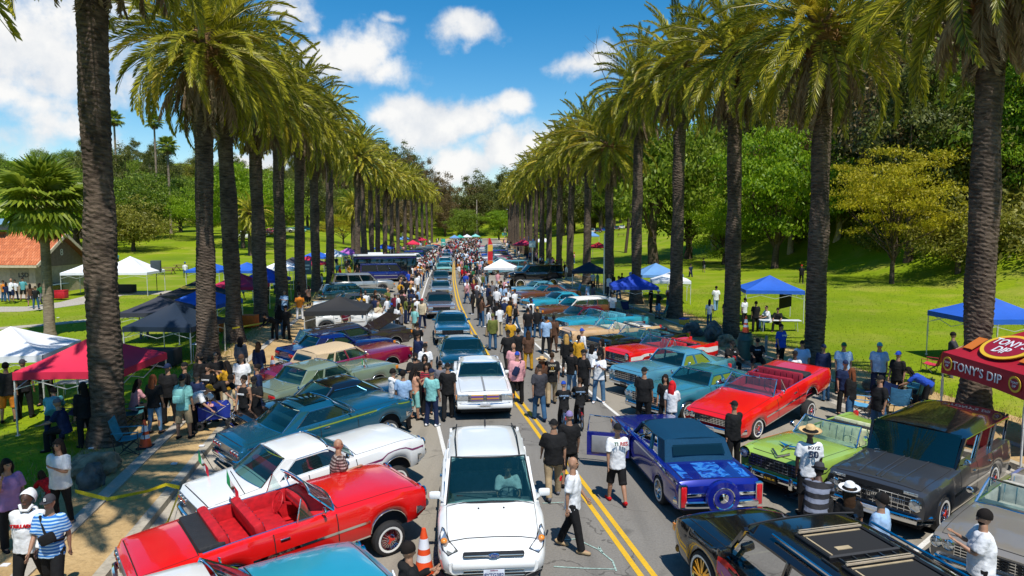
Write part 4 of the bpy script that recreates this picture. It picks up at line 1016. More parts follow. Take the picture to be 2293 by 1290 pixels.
V_TAN = M('vinyl_top_tan', (.55, .41, .25), .75, bump=.3, scale=30); V_NAVY = M('vinyl_top_navy', (.004, .045, .10), .75, bump=.25, scale=30, spec=.15); V_WHITE = M('vinyl_top_white', (.72, .71, .66), .6); V_BLK = M('vinyl_top_black', (.015, .015, .016), .6, bump=.3, scale=30)
# ------------------------------------------------------------------ the cars one can tell apart
GL, GR, GQ = 'show cars parked nose out along the meadow side kerb', 'show cars parked nose out along the hill side kerb', 'cars queueing in the lane towards the camera'
def mural(t, p, S, X, new, fin, run, across):
    m = bpy.data.materials.new('airbrushed_mural'); m.use_nodes = True; n = NT(m.node_tree); b_ = n.n['Principled BSDF']
    tc = n.node('ShaderNodeTexCoord').outputs['Object']; f = n.node('ShaderNodeTexNoise', {'Vector': tc, 'Scale': 3.2, 'Detail': 6., 'Distortion': 1.8}).outputs[0]
    n.l.new(n.ramp(f, [(.36, (.004, .01, .12)), (.48, (.01, .07, .45)), (.56, (.05, .28, .72)), (.66, (.01, .05, .4))]), b_.inputs['Base Color']); b_.inputs['Roughness'].default_value = .2; b_.inputs['Coat Weight'].default_value = 1
    b = new(); run(b, 5.05, 7, .035, .19, 10, .005); fin(b, 'airbrushed_panel', m)
    c = V(-p['L']/2-.0, 0, .66)
    b = new(); mt = Matrix.Translation((-p['L']/2-.10, 0, .62)) @ Matrix.Rotation(R(-90), 4, 'Y'); b.lathe([(.34, -.10), (.36, .0), (.33, .05), (.23, .06)], 26, mt=mt); b.lathe([(.23, .062), (.225, .075), (.205, .06)], 26, 1, mt=mt); b.lathe([(.205, .055), (.1, .045), (.07, .06), (0, .065)], 26, mt=mt, mis=[0, 1, 1]); fin(b, 'spare_wheel_case', [C_COBALT, CHROME])
    for y in (-.55, .55): b = new(); b.rbox((-p['L']/2-.012, y, .66), (.03, .42, .07), .01); fin(b, 'trim_plate', CHROME)
    # the driver's door stands open
    d = link('open_door', None, t, (X(p['doors'][-1]-.005), p['W']/2-.02, 0), (0, 0, R(-112)))
    b = MB(); gr = [[V(-x, .0, z) for x in (0, .35, .7, 1.05)] for z in (.32, .5, .7, .9)]; b.slab(gr, (0, -.10, 0)); b.build('door_panel', C_COBALT, d, 0)
    b = MB(); b.rbox((-.5, -.115, .62), (.85, .03, .42), .01); b.build('door_card', M('door_card_pale', (.26, .27, .29), .6), d)
    b = MB(); b.tube([(-.05, -.05, .9), (-.45, -.09, 1.30), (-.98, -.09, 1.33), (-1.04, -.05, .9)], .022, 6); b.build('door_window_frame', CHROME, d)
    b = MB(); b.rbox((-.12, .16, 1.0), (.08, .2, .12), .03); b.build('mirror', C_COBALT, d)
def flames(t, p, S, X, new, fin, run, across):
    """red, magenta and yellow licks along the side, flat paint on the surface"""
    def lick(pts, m, out, nm):
        b = new()
        for sd in (1,):
            gr = []
            for (s, k0, k1) in pts:
                r = []
                for q in range(4):
                    y, z = S(s, k0+(k1-k0)*q/3, out); r.append(V(X(s), sd*y, z))
                gr.append(r)
            b.grid(gr, 0, flip=True)
        fin(b, nm, m)
    f = p['sf']-(p['rw']+.1)/p['L']
    lick([(f+.005, 2.2, 3.5), (f-.03, 1.8, 3.7), (f-.08, 1.3, 3.55), (f-.14, .9, 3.0), (f-.2, .7, 2.2), (f-.28, .8, 1.2), (f-.32, .95, 1.0)], M('flame_red', (.62, .02, .015), .2, coat=1), .004, 'painted_flame')
    lick([(f-.0, 2.4, 3.1), (f-.05, 2.0, 3.0), (f-.1, 1.5, 2.7), (f-.16, 1.1, 2.1), (f-.22, .95, 1.5), (f-.26, 1.1, 1.2)], M('flame_magenta', (.35, .02, .22), .2, coat=1), .007, 'painted_flame')
    lick([(f-.02, 2.5, 2.62), (f-.08, 1.6, 1.72), (f-.16, .9, 1.0), (f-.26, .75, .82)], M('flame_yellow', (.7, .33, .03), .2, coat=1), .009, 'painted_flame')
    for sx, w in ((.44, .30), (.275, .36)):                # two open sunroofs, their dark inside painted as black plates
        x = X(sx); z = p['zr']
        b = new(); b.box((x, 0, z+.004), (.60, .96, .012)); fin(b, 'sunroof_dark_plate', UNDER)
        b = new(); b.tube([(x+.33, -.52, z+.012), (x+.33, .52, z+.012), (x-.33, .52, z+.012), (x-.33, -.52, z+.012), (x+.33, -.52, z+.012)], .028, 5); fin(b, 'sunroof_frame', BLACKP)
        b = new(); b.box((x+.27, 0, z+.014), (.025, .9, .012)); b.box((x-.03, .44, z+.014), (.5, .025, .012)); b.box((x-.14, .16, z+.014), (.08, .22, .01)); fin(b, 'seat_back', M('headliner_tan', (.42, .33, .20), .9))
        b = new(); b.box((x+.34, 0, z+.07), (.03, .95, .008), 0, Matrix.Rotation(R(20), 4, 'Y')); b.bar((x+.31, -.5, z+.05), (x+.31, .5, z+.05), .025, .02); fin(b, 'sunroof_visor', M('visor_frame', (.55, .45, .33), .4, .3))
    for i in range(7):                                        # roof ribs
        y = -.6+.2*i; b = new(); b.box((X(.36), y, p['zr']-.012+.02*(1-abs(y))), (.30, .022, .02)); b.box((X(.14), y, p['zr']-.012+.02*(1-abs(y))), (.72, .022, .02)); fin(b, 'roof_rib', M('rib_dark', (.03, .031, .034), .3, coat=1))
    b = new(); b.tube([(X(.10), .80, p['zr']-.01), (X(.52), .80, p['zr']-.0)], .022, 6); b.tube([(X(.10), -.80, p['zr']-.01), (X(.52), -.80, p['zr']-.0)], .022, 6); fin(b, 'roof_rail', CHROME)
    b = new(); run(b, 5.6, 5.64, .74, .93, 8, .006); fin(b, 'bonnet_strip', CHROME)
def escape(t, p, S, X, new, fin, run, across):
    def low(): b = new(); b.xf = b.xf @ Matrix.Translation((0, 0, -.05)); return b
    def fr(s, k, y=None): yy, z = S(s, k, .006); return V(X(s), yy, z)
    for sd in (1, -1):                                        # swept headlamps on the corners
        b = new(); q = [(.975, 5.35), (.94, 5.0), (.875, 4.55), (.862, 4.3), (.90, 3.75), (.955, 3.75), (.982, 4.2)]
        pts = [fr(s, k) for s, k in q]; pts = [V(v.x+.004, sd*v.y, v.z) for v in pts]; c = sum(pts, V(0, 0, 0))/len(pts)+V(.03, sd*.02, .015)
        b.add(pts+[c], [((i, (i+1) % 7, 7) if sd < 0 else ((i+1) % 7, i, 7)) for i in range(7)], 0)
        b.tube(pts+[pts[0]], .010, 4, 1); fin(b, 'headlight', [LAMP, BLACKP])
        v = fr(.93, 4.0); b = new(); b.ell((v.x+.02, sd*(v.y-.03), v.z+.03), (.07, .06, .05), 10, 6); fin(b, 'indicator_lamp', AMBER)
        b = low(); b.prism([(p['L']/2-.10, sd*.50, .34), (p['L']/2-.10, sd*.52, .54), (p['L']/2-.19, sd*.80, .60), (p['L']/2-.22, sd*.82, .44), (p['L']/2-.16, sd*.72, .33)], (.075, 0, 0), 0); fin(b, 'fog_lamp_recess', BLACKP, None, 0)
        for k in range(3): b = low(); b.bar((p['L']/2-.012, sd*.51, .39+k*.06), (p['L']/2-.125, sd*.79, .44+k*.06), .02, .018); fin(b, 'grille_bar', CHROME)
    b = low(); b.rbox((p['L']/2-.03, 0, .755), (.09, 1.0, .085), .03); fin(b, 'upper_grille', BLACKP)
    b = low(); b.rbox((p['L']/2+.016, 0, .755), (.02, .96, .022), .008); fin(b, 'grille_bar', CHROME)
    b = low(); b.rbox((p['L']/2-.02, 0, .60), (.16, 1.36, .13), .05); fin(b, 'bumper', C_WHITE)
    b = low(); b.rbox((p['L']/2-.05, 0, .43), (.10, 1.02, .20), .02); fin(b, 'lower_grille', BLACKP)
    for k in range(4): b = low(); b.rbox((p['L']/2+.005, 0, .36+k*.05), (.02, 1.0, .018), .006); fin(b, 'grille_bar', CHROME)
    b = low(); b.rbox((p['L']/2-.03, 0, .30), (.16, 1.5, .06), .025); fin(b, 'bumper_lip', C_SILV)
    pl = M('plate_cream_white', (.62, .66, .74), .5); b = low(); b.rbox((p['L']/2+.03, 0, .45), (.015, .34, .17), .005); o = fin(b, 'number_plate', pl)
    lettering('8YTG382', .085, M('plate_blue', (.03, .05, .16), .5), o, (p['L']/2+.040, 0, .385), (R(90), 0, R(90)), space=.95); lettering('California', .032, M('plate_script', (.25, .04, .12), .5), o, (p['L']/2+.040, 0, .465), (R(90), 0, R(90)))
    b = low(); b.lathe([(.0, .012), (.082, .012), (.095, .006), (.098, 0)], 22, mt=Matrix.Translation((p['L']/2+.02, 0, .758)) @ Matrix.Rotation(R(90), 4, 'Y') @ Matrix.Diagonal((.42, 1, 1, 1)), mis=[0, 1, 1]); o = fin(b, 'badge', [M('badge_blue', (.01, .05, .25), .2, coat=1), CHROME])
    lettering('Ford', .06, CHROME, o, (p['L']/2+.034, 0, .707), (R(90), 0, R(90)), shear=.3)
    for sd in (1, -1):
        b = new(); b.tube([(X(.09), sd*.60, p['zr']-.01), (X(.3), sd*.63, p['zr']+.012), (X(.53), sd*.60, p['zr']-.028)], .014, 5); fin(b, 'roof_channel', BLACKP)
        b = new(); b.rbox((X(.80), sd*.22, lerp(p['zt'], .80)+.0), (.035, .03, .025), .008); fin(b, 'washer_jet', BLACKP)
    b = new(); b.prism([(X(.08), 0, p['zr']-.03), (X(.13), 0, p['zr']-.0), (X(.085), 0, p['zr']+.10)], (0, .03, 0)); fin(b, 'roof_antenna', BLACKP)
    b = new()
    for y0, y1 in ((.55, -.05), (-.05, -.6)): b.bar((X(.732), y0, 1.155), (X(.717), y1, 1.205), .02, .012)
    fin(b, 'wiper', BLACKP)
def birdv(t, p, S, X, new, fin, run, across):
    b = new(); x = X(.93); z = lerp(p['zt'], .93)+.02
    b.tube([(x+.1, 0, z), (x-.1, 0, z+.05), (x-.3, 0, z+.06)], [.01, .035, .01], 6); b.prism([(x-.05, 0, z+.04), (x-.25, .30, z+.06), (x-.2, 0, z+.05), (x-.25, -.30, z+.06)], (0, 0, .015)); fin(b, 'bonnet_ornament', CHROME)
    b = new(); b.bar((X(.985), 0, .93), (X(.955), .22, 1.02), .05, .03); b.bar((X(.985), 0, .93), (X(.955), -.22, 1.02), .05, .03); fin(b, 'bonnet_emblem', CHROME)
    for y in (-.5, .5): b = new(); b.rbox((p['L']/2+.16, y, .50), (.07, .09, .26), .03); fin(b, 'bumper_guard', CHROME)
    b = new(); b.rbox((p['L']/2+.17, 0, .47), (.012, .32, .16), .005); o = fin(b, 'front_plate', M('plate_black', (.012, .012, .012), .4))
    lettering('56 BEL AIR', .06, M('plate_yellow', (.7, .42, .03), .5), o, (p['L']/2+.178, 0, .47), (R(90), 0, R(90)))
    b = new(); run(b, 2.5, 2.62, .05, .95, 20, .006); run(b, 2.95, 3.05, .05, .62, 14, .006); fin(b, 'side_trim', BLACKP)
    b = new(); run(b, 2.64, 2.93, .05, .62, 14, .005); fin(b, 'side_flash', M('paint_cream_flash', (.75, .72, .52), .3, coat=1))
def subr(t, p, S, X, new, fin, run, across):
    b = new()
    for y in (-.42, -.05, .05, .42):
        g_ = [V(X(.69+.27*i/6), y*(1-.1*i/6), lerp(p['zt'], .69+.27*i/6)-.012*abs(y)+.012) for i in range(7)]; b.tube(g_, .012, 5)
    fin(b, 'bonnet_ridge', C_GUN)
    b = new(); b.box((p['L']/2+.012, 0, .95), (.02, 1.5, .10)); fin(b, 'bonnet_slot', BLACKP)
    for y in (-.68, .68): b = new(); b.rbox((p['L']/2+.022, y, .97), (.02, .26, .06), .015); fin(b, 'parking_lamp', LAMP)
    b = new(); b.bar((X(.675), -.7, 1.16), (X(.655), -.05, 1.21), .02, .012); b.bar((X(.675), .05, 1.16), (X(.655), .7, 1.21), .02, .012); fin(b, 'wiper', CHROME)
    b = new()
    for y in np.linspace(-.55, .55, 30): b.box((p['L']/2+.03, y, .76), (.012, .018, .10))
    fin(b, 'grille_teeth', CHROME)
def champ(t, p, S, X, new, fin, run, across):
    pass
def skylight(t, p, S, X, new, fin, run, across):
    b = new(); b.rbox((X(.45), 0, p['zr']+.004), (.62, 1.0, .014), .005); fin(b, 'sunroof', GLASSD)
def hood_up(t, p, S, X, new, fin, run, across):
    c = X(.66); b = new(); gr = [[V(c+x*math.cos(R(22)), y, 1.0+x*math.sin(R(22))) for y in (-.72, 0, .72)] for x in (0, .5, 1.0, 1.4)]; b.slab(gr, (.02, 0, .03)); fin(b, 'raised_bonnet', C_BROWN)
    b = new(); b.box((X(.82), 0, .93), (1.4, 1.4, .1)); fin(b, 'engine_bay', M('engine_grey', (.12, .12, .13), .4, .7, var=.5, scale=20))
def stripe(cname, k0, k1, m):
    def f(t, p, S, X, new, fin, run, across): b = new(); run(b, k0, k1, .01, .99, 30, .005); fin(b, cname, m)
    return f
def colou(t, p, S, X, new, fin, run, across):
    # striped upright grille and quad rectangular lamps, white lowrider coupe
    for y in (-.24, .24):
        b = new(); b.rbox((p['L']/2+.03, y, .72), (.04, .38, .17), .01); o = fin(b, 'grille_insert', pattern_mat('grille_purple_gold', 'stripe', (.10, .04, .25), (.55, .30, .04), 9.))
    b = new(); run(b, 6.93, 7, .63, .97, 8, .008); fin(b, 'bonnet_crease_shade', M('crease_shade_grey', (.25, .25, .25), .4))  # grey strip paints the shaded line of the bonnet crease
    b = new(); b.rbox((p['L']/2+.06, 0, .47), (.16, 1.72, .14), .04); fin(b, 'bumper', C_WHITE)
car('imp', nose(957, 1148, .6, 37, 4.9, -.9), R(37), C_RED, 'bright red sixties convertible with red interior and folded black top', GL, conv=True, inter=(.52, .008, .015), wheel='gold', lift=(.22, .03), L=4.9, W=1.9)
car('imp', nose(955, 1028, .62, 41, 4.85, -.9), R(41), C_WHITE, 'white sixties hardtop with a maroon side stripe and red interior', GL, inter=(.42, .01, .04), lift=(.22, -.02), wheel='gold', L=4.85, W=1.88, mod=stripe('side_stripe', 2.55, 2.8, M('stripe_maroon', (.22, .03, .12), .3, coat=1)))
car('imp', nose(925, 930, .62, 43, 4.9, -.9), R(43), C_TEAL, 'teal blue sixties coupe with sunroof beside the white hardtop', GL, lift=(.20, -.02), L=4.9, W=1.9, mod=skylight, trim='high', inter=(.03, .06, .08))
car('imp', nose(545, 960, .45, 221, 5.1, 0), R(221), C_BLK, 'gloss black sixties sedan nosed in to the kerb by the stroller', GL, L=5.1, inter=(.02, .02, .02), lift=(-.05, .1))
car('box', nose(893, 838, .62, 50, 4.9, -.9), R(50), C_SAGE, 'sage green boxy coupe with a small flag on its window', GL, lift=(.14, 0), L=4.9, inter=(.2, .25, .2))
car('lim', nose(922, 805, .62, 46, 5.5, -.9), R(46), C_MAG, 'magenta luxury sedan with tan vinyl roof and raised front', GL, top=V_TAN, lift=(.25, 0), inter=(.5, .42, .3), trim=True)
car('box', nose(886, 772, .62, 44, 4.9, -.9), R(44), C_NAVY, 'candy navy coupe between the magenta sedan and the dark wagon', GL, lift=(.03, 0), L=4.9)
car('wag', nose(922, 756, .62, 40, 5.1, -.9), R(40), C_BROWN, 'dark brown wagon with its bonnet raised', GL, lift=(.16, 0), mod=hood_up)
car('imp', nose(850, 1262, .8, 36, 5.2, 0), R(36), C_BABY, 'pool blue sixties hardtop with white roof cut off by the bottom edge', GL, top=paint('roof_white', (.75, .74, .71), 0, .3), L=5.2, inter=(.25, .02, .05))
car('esc', nose(1106, 1249, .66, -85.5, 4.5), R(-85.5), C_WHITE, 'white modern compact utility car driving towards the camera', GQ, wheel='mod', trim=None, mod=escape, bumper=False, inter=(.15, .15, .155), grille=False, bz=.55)
car('box', nose(1086, 897, .62, -84, 4.9), R(-84), C_WHITE, 'white eighties coupe with upright striped grille in the lane', GQ, L=4.9, mod=colou, inter=(.16, .15, .14), trim=None)
qs = [(1041, 822, C_DTEAL, 'imp', 'dark teal sixties coupe right behind the white eighties coupe', {}), (1014, 748, C_TEAL, 'box', 'teal pickup style car with white bonnet edge third in the queue', {}), (988, 693, C_ROSE, 'lim', 'rose grey luxury sedan with gold grille in the queue', dict(top=V_BLK)),
      (990, 655, C_SILV, 'box', 'silver sedan behind the rose grey luxury sedan', {}), (990, 628, C_GUN, 'wag', 'gunmetal station wagon in the queue', {}), (995, 605, C_MINT, 'imp', 'pale mint sixties car in the queue', {}), (998, 590, C_BABY, 'imp', 'pool blue sixties car in the queue with white roof', dict(top=V_WHITE)), (1001, 578, C_SILV, 'box', 'silver coupe far back in the queue', {}), (1004, 569, C_ROY, 'box', 'royal blue coupe at the tail of the queue', {})]
for i, (x, y, c, pr, lb, kw) in enumerate(qs):
    q = nose(x, y, .6, -81 if i > 1 else -83, 4.9); car(pr, q, R(-81 if i > 1 else -83), c, lb, GQ, detail=i < 4, **kw)
# blue luxury coupe with its door open, black utility van in front of it
car('lim', nose(1614, 1118, .55, 97, -5.15), R(97), C_COBALT, 'candy cobalt luxury coupe with navy vinyl roof and airbrushed boot lid', None, top=V_NAVY, L=5.15, W=1.80, tail='vert', mod=mural, inter=(.1, .16, .18), doors=[.645], pillars=[.30], trim='high')
car('suv', nose(1612, 1150, .9, 104, 5.5), R(104), C_BLK, 'black long utility wagon with painted flames and two open sunroofs', None, wheel='big', mod=flames, inter=(.40, .31, .19), trim=None, cw=C_BLK, glass=GLASS)
car('imp', nose(2082, 1222, .62, 219, 5.1, -.95), R(219), C_CHAMP, 'champagne sixties convertible with pale interior cut off at the right edge', GR, conv=True, inter=(.52, .49, .42), boot=(.2, .17, .14), L=5.1)
car('sub', nose(1852, 1092, .55, 219, 5.0, -.95), R(219), C_GUN, 'gunmetal sixties panel wagon with black roof and whitewall tyres', GR, top=C_BLK, mod=subr, wheel='gold', lift=(-.05, -.05), glass=GLASSD)
car('fif', nose(1655, 1030, .6, 215, 4.8, -.95), R(215), C_LIME, 'lime green fifties convertible with bird bonnet ornament', GR, conv=True, inter=(.55, .58, .36), boot=(.02, .02, .022), mod=birdv, trim=None, L=4.8)
car('imp', nose(1533, 925, .5, 219, 5.2, -.95), R(219), C_RED, 'red sixties convertible with its tail raised high', GR, conv=True, inter=(.30, .01, .03), lift=(-.06, .42), L=5.2, wheel='gold')
car('fif', nose(1398, 885, .6, 214, 5.0, -.95), R(214), C_TURQ, 'turquoise late fifties hardtop with dark teal roof', GR, top=paint('roof_teal', (.03, .17, .19), .2), lamps='quad', zr=1.38, lift=(-.03, .02))
car('fif', nose(1362, 840, .6, 214, 4.9, -.95), R(214), C_SKY, 'light blue fifties hardtop with quad headlights beside the turquoise one', GR, lamps='quad', L=4.9)
car('fif', nose(1347, 797, .6, 210, 4.9, -.95), R(210), C_RED, 'red finned fifties convertible with white side panel', GR, conv=True, inter=(.5, .02, .03), L=4.9, mod=stripe('fin_panel', 2.0, 3.0, V_WHITE))
car('fif', nose(1305, 772, .6, 210, 4.9, -.95), R(210), C_BLK, 'black fifties convertible between the red one and the tan one', GR, conv=True, inter=(.03, .12, .14), L=4.9)
car('fif', nose(1248, 748, .6, 200, 4.9, -.95), R(200), C_CREAM, 'tan fifties convertible with white finned tail', GR, conv=True, inter=(.7, .66, .55), L=4.9, lid=V_WHITE)
car('imp', nose(1240, 722, .6, 205, 5.1, -.95), R(205), C_BABY, 'pool blue sixties convertible beside the tan finned one', GR, conv=True, inter=(.1, .4, .5))
car('box', nose(1192, 716, .6, 207, 4.9, -.95), R(207), C_GREY, 'slate grey coupe with maroon half roof', GR, top=C_MAROON)
ot = [(1190, 695, 206, C_BRZ, 'wag', 'bronze wagon with white roof near the slate grey coupe', dict(top=V_WHITE)), (1170, 678, 206, C_BABY, 'imp', 'pool blue coupe with rusty tan wing in the hill side row', {}), (1150, 660, 205, C_BRZ, 'imp', 'bronze brown sixties coupe beside the navy canopy', {}), (1128, 650, 205, C_SKY, 'box', 'light blue coupe with white lower side', dict(mod=stripe('side_panel', .4, 2.4, V_WHITE)))]
for (x, y, h, c, pr, lb, kw) in ot: car(pr, nose(x, y, .6, h, 4.9, -.9), R(h), c, lb, GR, detail=True, **kw)
# further rows: repeats of a few bodies in other paints
ot = [(893, 678, 30, C_GREY, 'box', 'slate grey coupe behind the black canopy', {}), (872, 655, 28, C_DTEAL, 'wag', 'dark teal wagon parked by the silver utility wagon', {}), (884, 640, 20, C_SILV, 'suv', 'silver and tan utility wagon beside the navy van', dict(glass=GLASSD)), (918, 618, 16, C_NAVY, 'van', 'navy conversion van with a high roof', dict(glass=GLASSD)), (872, 722, 14, C_WHITE, 'suv', 'white utility wagon behind the black canopy', dict(L=4.3))]
for (x, y, h, c, pr, lb, kw) in ot: car(pr, nose(x, y, .6, h, kw.get('L', PRE[pr]['L']), -.9), R(h), c, lb, GL, detail=True, wheel='mod' if pr in ('suv', 'van') else 'wire', **kw)
FARP = [('imp', {}), ('box', {}), ('suv', dict(wheel='mod', trim=None)), ('fif', {}), ('wag', {})]
FARC = [('red', C_RED), ('white', C_WHITE), ('teal blue', C_TEAL), ('black', C_BLK), ('silver', C_SILV), ('light blue', C_SKY), ('maroon', C_MAROON), ('gunmetal', C_GUN), ('tan', C_TAN), ('mint', C_MINT), ('royal blue', C_ROY), ('pink', C_PINK)]
PROTO = {}
NMF = {'imp': 'sixties coupe', 'box': 'boxy coupe', 'suv': 'utility wagon', 'fif': 'fifties hardtop', 'wag': 'station wagon'}
def far_car(x, y, hd, kind, col, label, group, z=0):
    m = dict(FARC)[col]
    if kind not in PROTO:
        PROTO[kind] = car(kind, (x, y, z), hd, MP, label, group, detail=False, **dict(FARP)[kind]); o = PROTO[kind]
    else:
        o = copy_tree(PROTO[kind]); o.location = (x, y, z); o.rotation_euler = (0, 0, hd); o['label'] = label; o['group'] = group; o.name = 'car'
    for ch in o.children:
        for s in ch.material_slots:
            if s.material and (s.material == MP or s.material in dict(FARC).values()): s.link = 'OBJECT'; s.material = m
MP = paint('plain', (.5, .5, .5))
k = 0
for i in range(26):
    y = 84+i*3.1+max(0, i-8)*.5
    for sd in (-1, 1):
        if sd < 0 and i < 1: continue
        kd = FARP[(i*3+(sd > 0)*2+i//4) % 5][0]; cl = FARC[(i*7+(sd > 0)*5) % 12][0]; k += 1
        lb = f'{cl} {NMF[kd]} parked {ORD[i] if i < 25 else "last"} beyond the {"lifted black truck" if sd > 0 else "party bus"} up the road'
        far_car(cx(y)+(6.4 if sd > 0 else -6.2), y, R(200 if sd > 0 else 18)+rnd.uniform(-.05, .05), kd, cl, lb, 'far parked show cars')
for i, (x, y, c) in enumerate([(1059, 604, 'light blue'), (1054, 574, 'silver'), (1056, 564, 'white'), (1058, 556, 'teal blue'), (1010, 560, 'red'), (1014, 553, 'white'), (1018, 547, 'black'), (1060, 550, 'royal blue')]):
    q = G(x, y, .6); far_car(q[0], q[1]+2.4, R(-84), ['imp', 'box', 'wag'][i % 3], c, f'{c} {NMF[["imp", "box", "wag"][i % 3]]} creeping through the far crowd, {ORD[i]} of the moving cars', 'far moving cars')
for i, px in enumerate([1325, 1338, 1352, 1366, 1380, 1392]):
    Y = 225; x = at(px, Y); far_car(x, Y, R(80), ['suv', 'wag', 'box'][i % 3], ['white', 'black', 'royal blue', 'silver', 'gunmetal', 'white'][i], f'{["white", "black", "royal blue", "silver", "gunmetal", "off white"][i]} {NMF[["suv", "wag", "box"][i % 3]]} parked up on the grassy rise, {ORD[i]} in its line', 'cars on the grassy rise', hgt(x, Y)+.15)
for i in range(7):
    Y = 150+i*9; x = at(560+i*26, Y); far_car(x, Y, R(rnd.uniform(0, 30)), ['suv', 'wag', 'box'][i % 3], FARC[(i*5+1) % 12][0], f'{FARC[(i*5+1) % 12][0]} {NMF[["suv", "wag", "box"][i % 3]]} standing on the far meadow lane, {ORD[i]} of its line', 'cars on the far meadow lane', hgt(x, Y)+.12)
# party bus
def bus():
    a = V(*G(931, 616, .5)); hd = R(14); d = V(math.cos(hd), math.sin(hd)); c = a-d*3.4
    t = thing('party_bus', (c.x, c.y, 0), hd, 'black party bus with white roof beside the navy van', 'bus')
    b = MB(); b.rbox((0, 0, 1.55), (6.8, 2.3, 2.3), .18); b.build('body', C_BLK, t); b = MB(); b.rbox((0, 0, 2.78), (6.8, 2.3, .22), .09); b.rbox((-1, 0, 2.98), (1.6, 1.2, .2), .05); b.build('roof', C_WHITE, t)
    for sd in (1, -1):
        for i in range(4): b = MB(); b.rbox((-2.6+i*1.35, sd*1.16, 1.95), (1.2, .03, .8), .01); b.build('side_window', GLASSD, t)
        b = MB(); b.rbox((2.8, sd*1.16, 1.3), (1.0, .03, 1.9), .01); b.build('door', GLASSD, t)
        b = MB(); b.box((0, sd*1.165, 2.52), (6.7, .02, .08)); b.build('side_stripe', M('stripe_blue_violet', (.03, .02, .16), .3), t)
    b = MB(); b.rbox((3.4, 0, 1.95), (.04, 2.0, 1.1), .02); b.build('windscreen', GLASSD, t); b = MB(); b.rbox((3.4, 0, .62), (.14, 2.2, .25), .05); b.build('bumper', CHROME, t)
    for y in (-.85, .85): b = MB(); b.rbox((3.42, y, 1.0), (.04, .3, .18), .02); b.build('headlight', LAMP, t)
    ty, rm = wheel_meshes(.45, 'mod')
    for x in (-2.2, 2.2):
        for y in (-1.05, 1.05): w = link('wheel', None, t, (x, y, .45), (R(-90)*(1 if y > 0 else -1), 0, 0)); link('tyre', ty, w); link('rim', rm, w)
bus()
car('suv', nose(1128, 625, .9, 196, 5.5, -.9), R(196), C_BLK, 'black lifted truck towering over the hill side row', GR, lift=(.55, .55), wheel='big', trim=None, glass=GLASSD, detail=True, rw=.52, zb=.45)
# ================================================================== people
def Rx(a): return Matrix.Rotation(a, 3, 'X')
POSES = dict(
 stand=dict(L=((3, 4), (-4, 2)), A=((4, 9, 12, .1), (-3, 9, 14, .1)), sp=6), stand2=dict(L=((0, 2), (9, 14)), A=((-2, 12, 25, .3), (8, 7, 18, .1)), sp=7, hy=20),
 walk=dict(L=((15, 5), (-11, 15)), A=((-12, 9, 12, .1), (14, 9, 22, .1)), sp=3), walk2=dict(L=((-10, 18), (14, 6)), A=((12, 9, 25, .1), (-14, 9, 10, .1)), sp=3),
 phone=dict(L=((2, 2), (-3, 4)), A=((28, 4, 98, .45), (26, 4, 92, .4)), sp=6, hp=18), cross=dict(L=((2, 2), (-2, 4)), A=((22, 14, 92, .95), (18, 14, 88, .95)), sp=8),
 hand=dict(L=((2, 2), (-4, 4)), A=((18, 6, 85, .35), (-4, 8, 10, .1)), sp=6, hy=-15), hips=dict(L=((2, 2), (-4, 4)), A=((-18, 38, 75, .5), (-6, 9, 12, .1)), sp=8),
 call=dict(L=((4, 2), (-4, 4)), A=((45, 14, 128, .35), (6, 8, 30, .2)), sp=5), sit=dict(L=((82, 84), (80, 86)), A=((25, 8, 48, .2), (28, 8, 45, .2)), sp=12, lean=14, hp=5),
 bend=dict(L=((14, 16), (8, 10)), A=((12, 6, 22, .2), (25, 6, 22, .2)), sp=8, lean=62, hp=-10), squat=dict(L=((98, 118), (88, 110)), A=((35, 10, 60, .3), (38, 10, 60, .3)), sp=14, lean=28),
 bike=dict(L=((58, 62), (30, 40)), A=((48, 10, 18, .0), (48, 10, 18, .0)), sp=5, lean=14), carry=dict(L=((3, 2), (-3, 4)), A=((-4, 8, 10, .1), (22, 12, 105, .5)), sp=5, hy=12))
BT = dict(m=(1., 1.), h=(1.16, 1.32), f=(.88, .94), s=(.95, .92), fh=(1.06, 1.2))
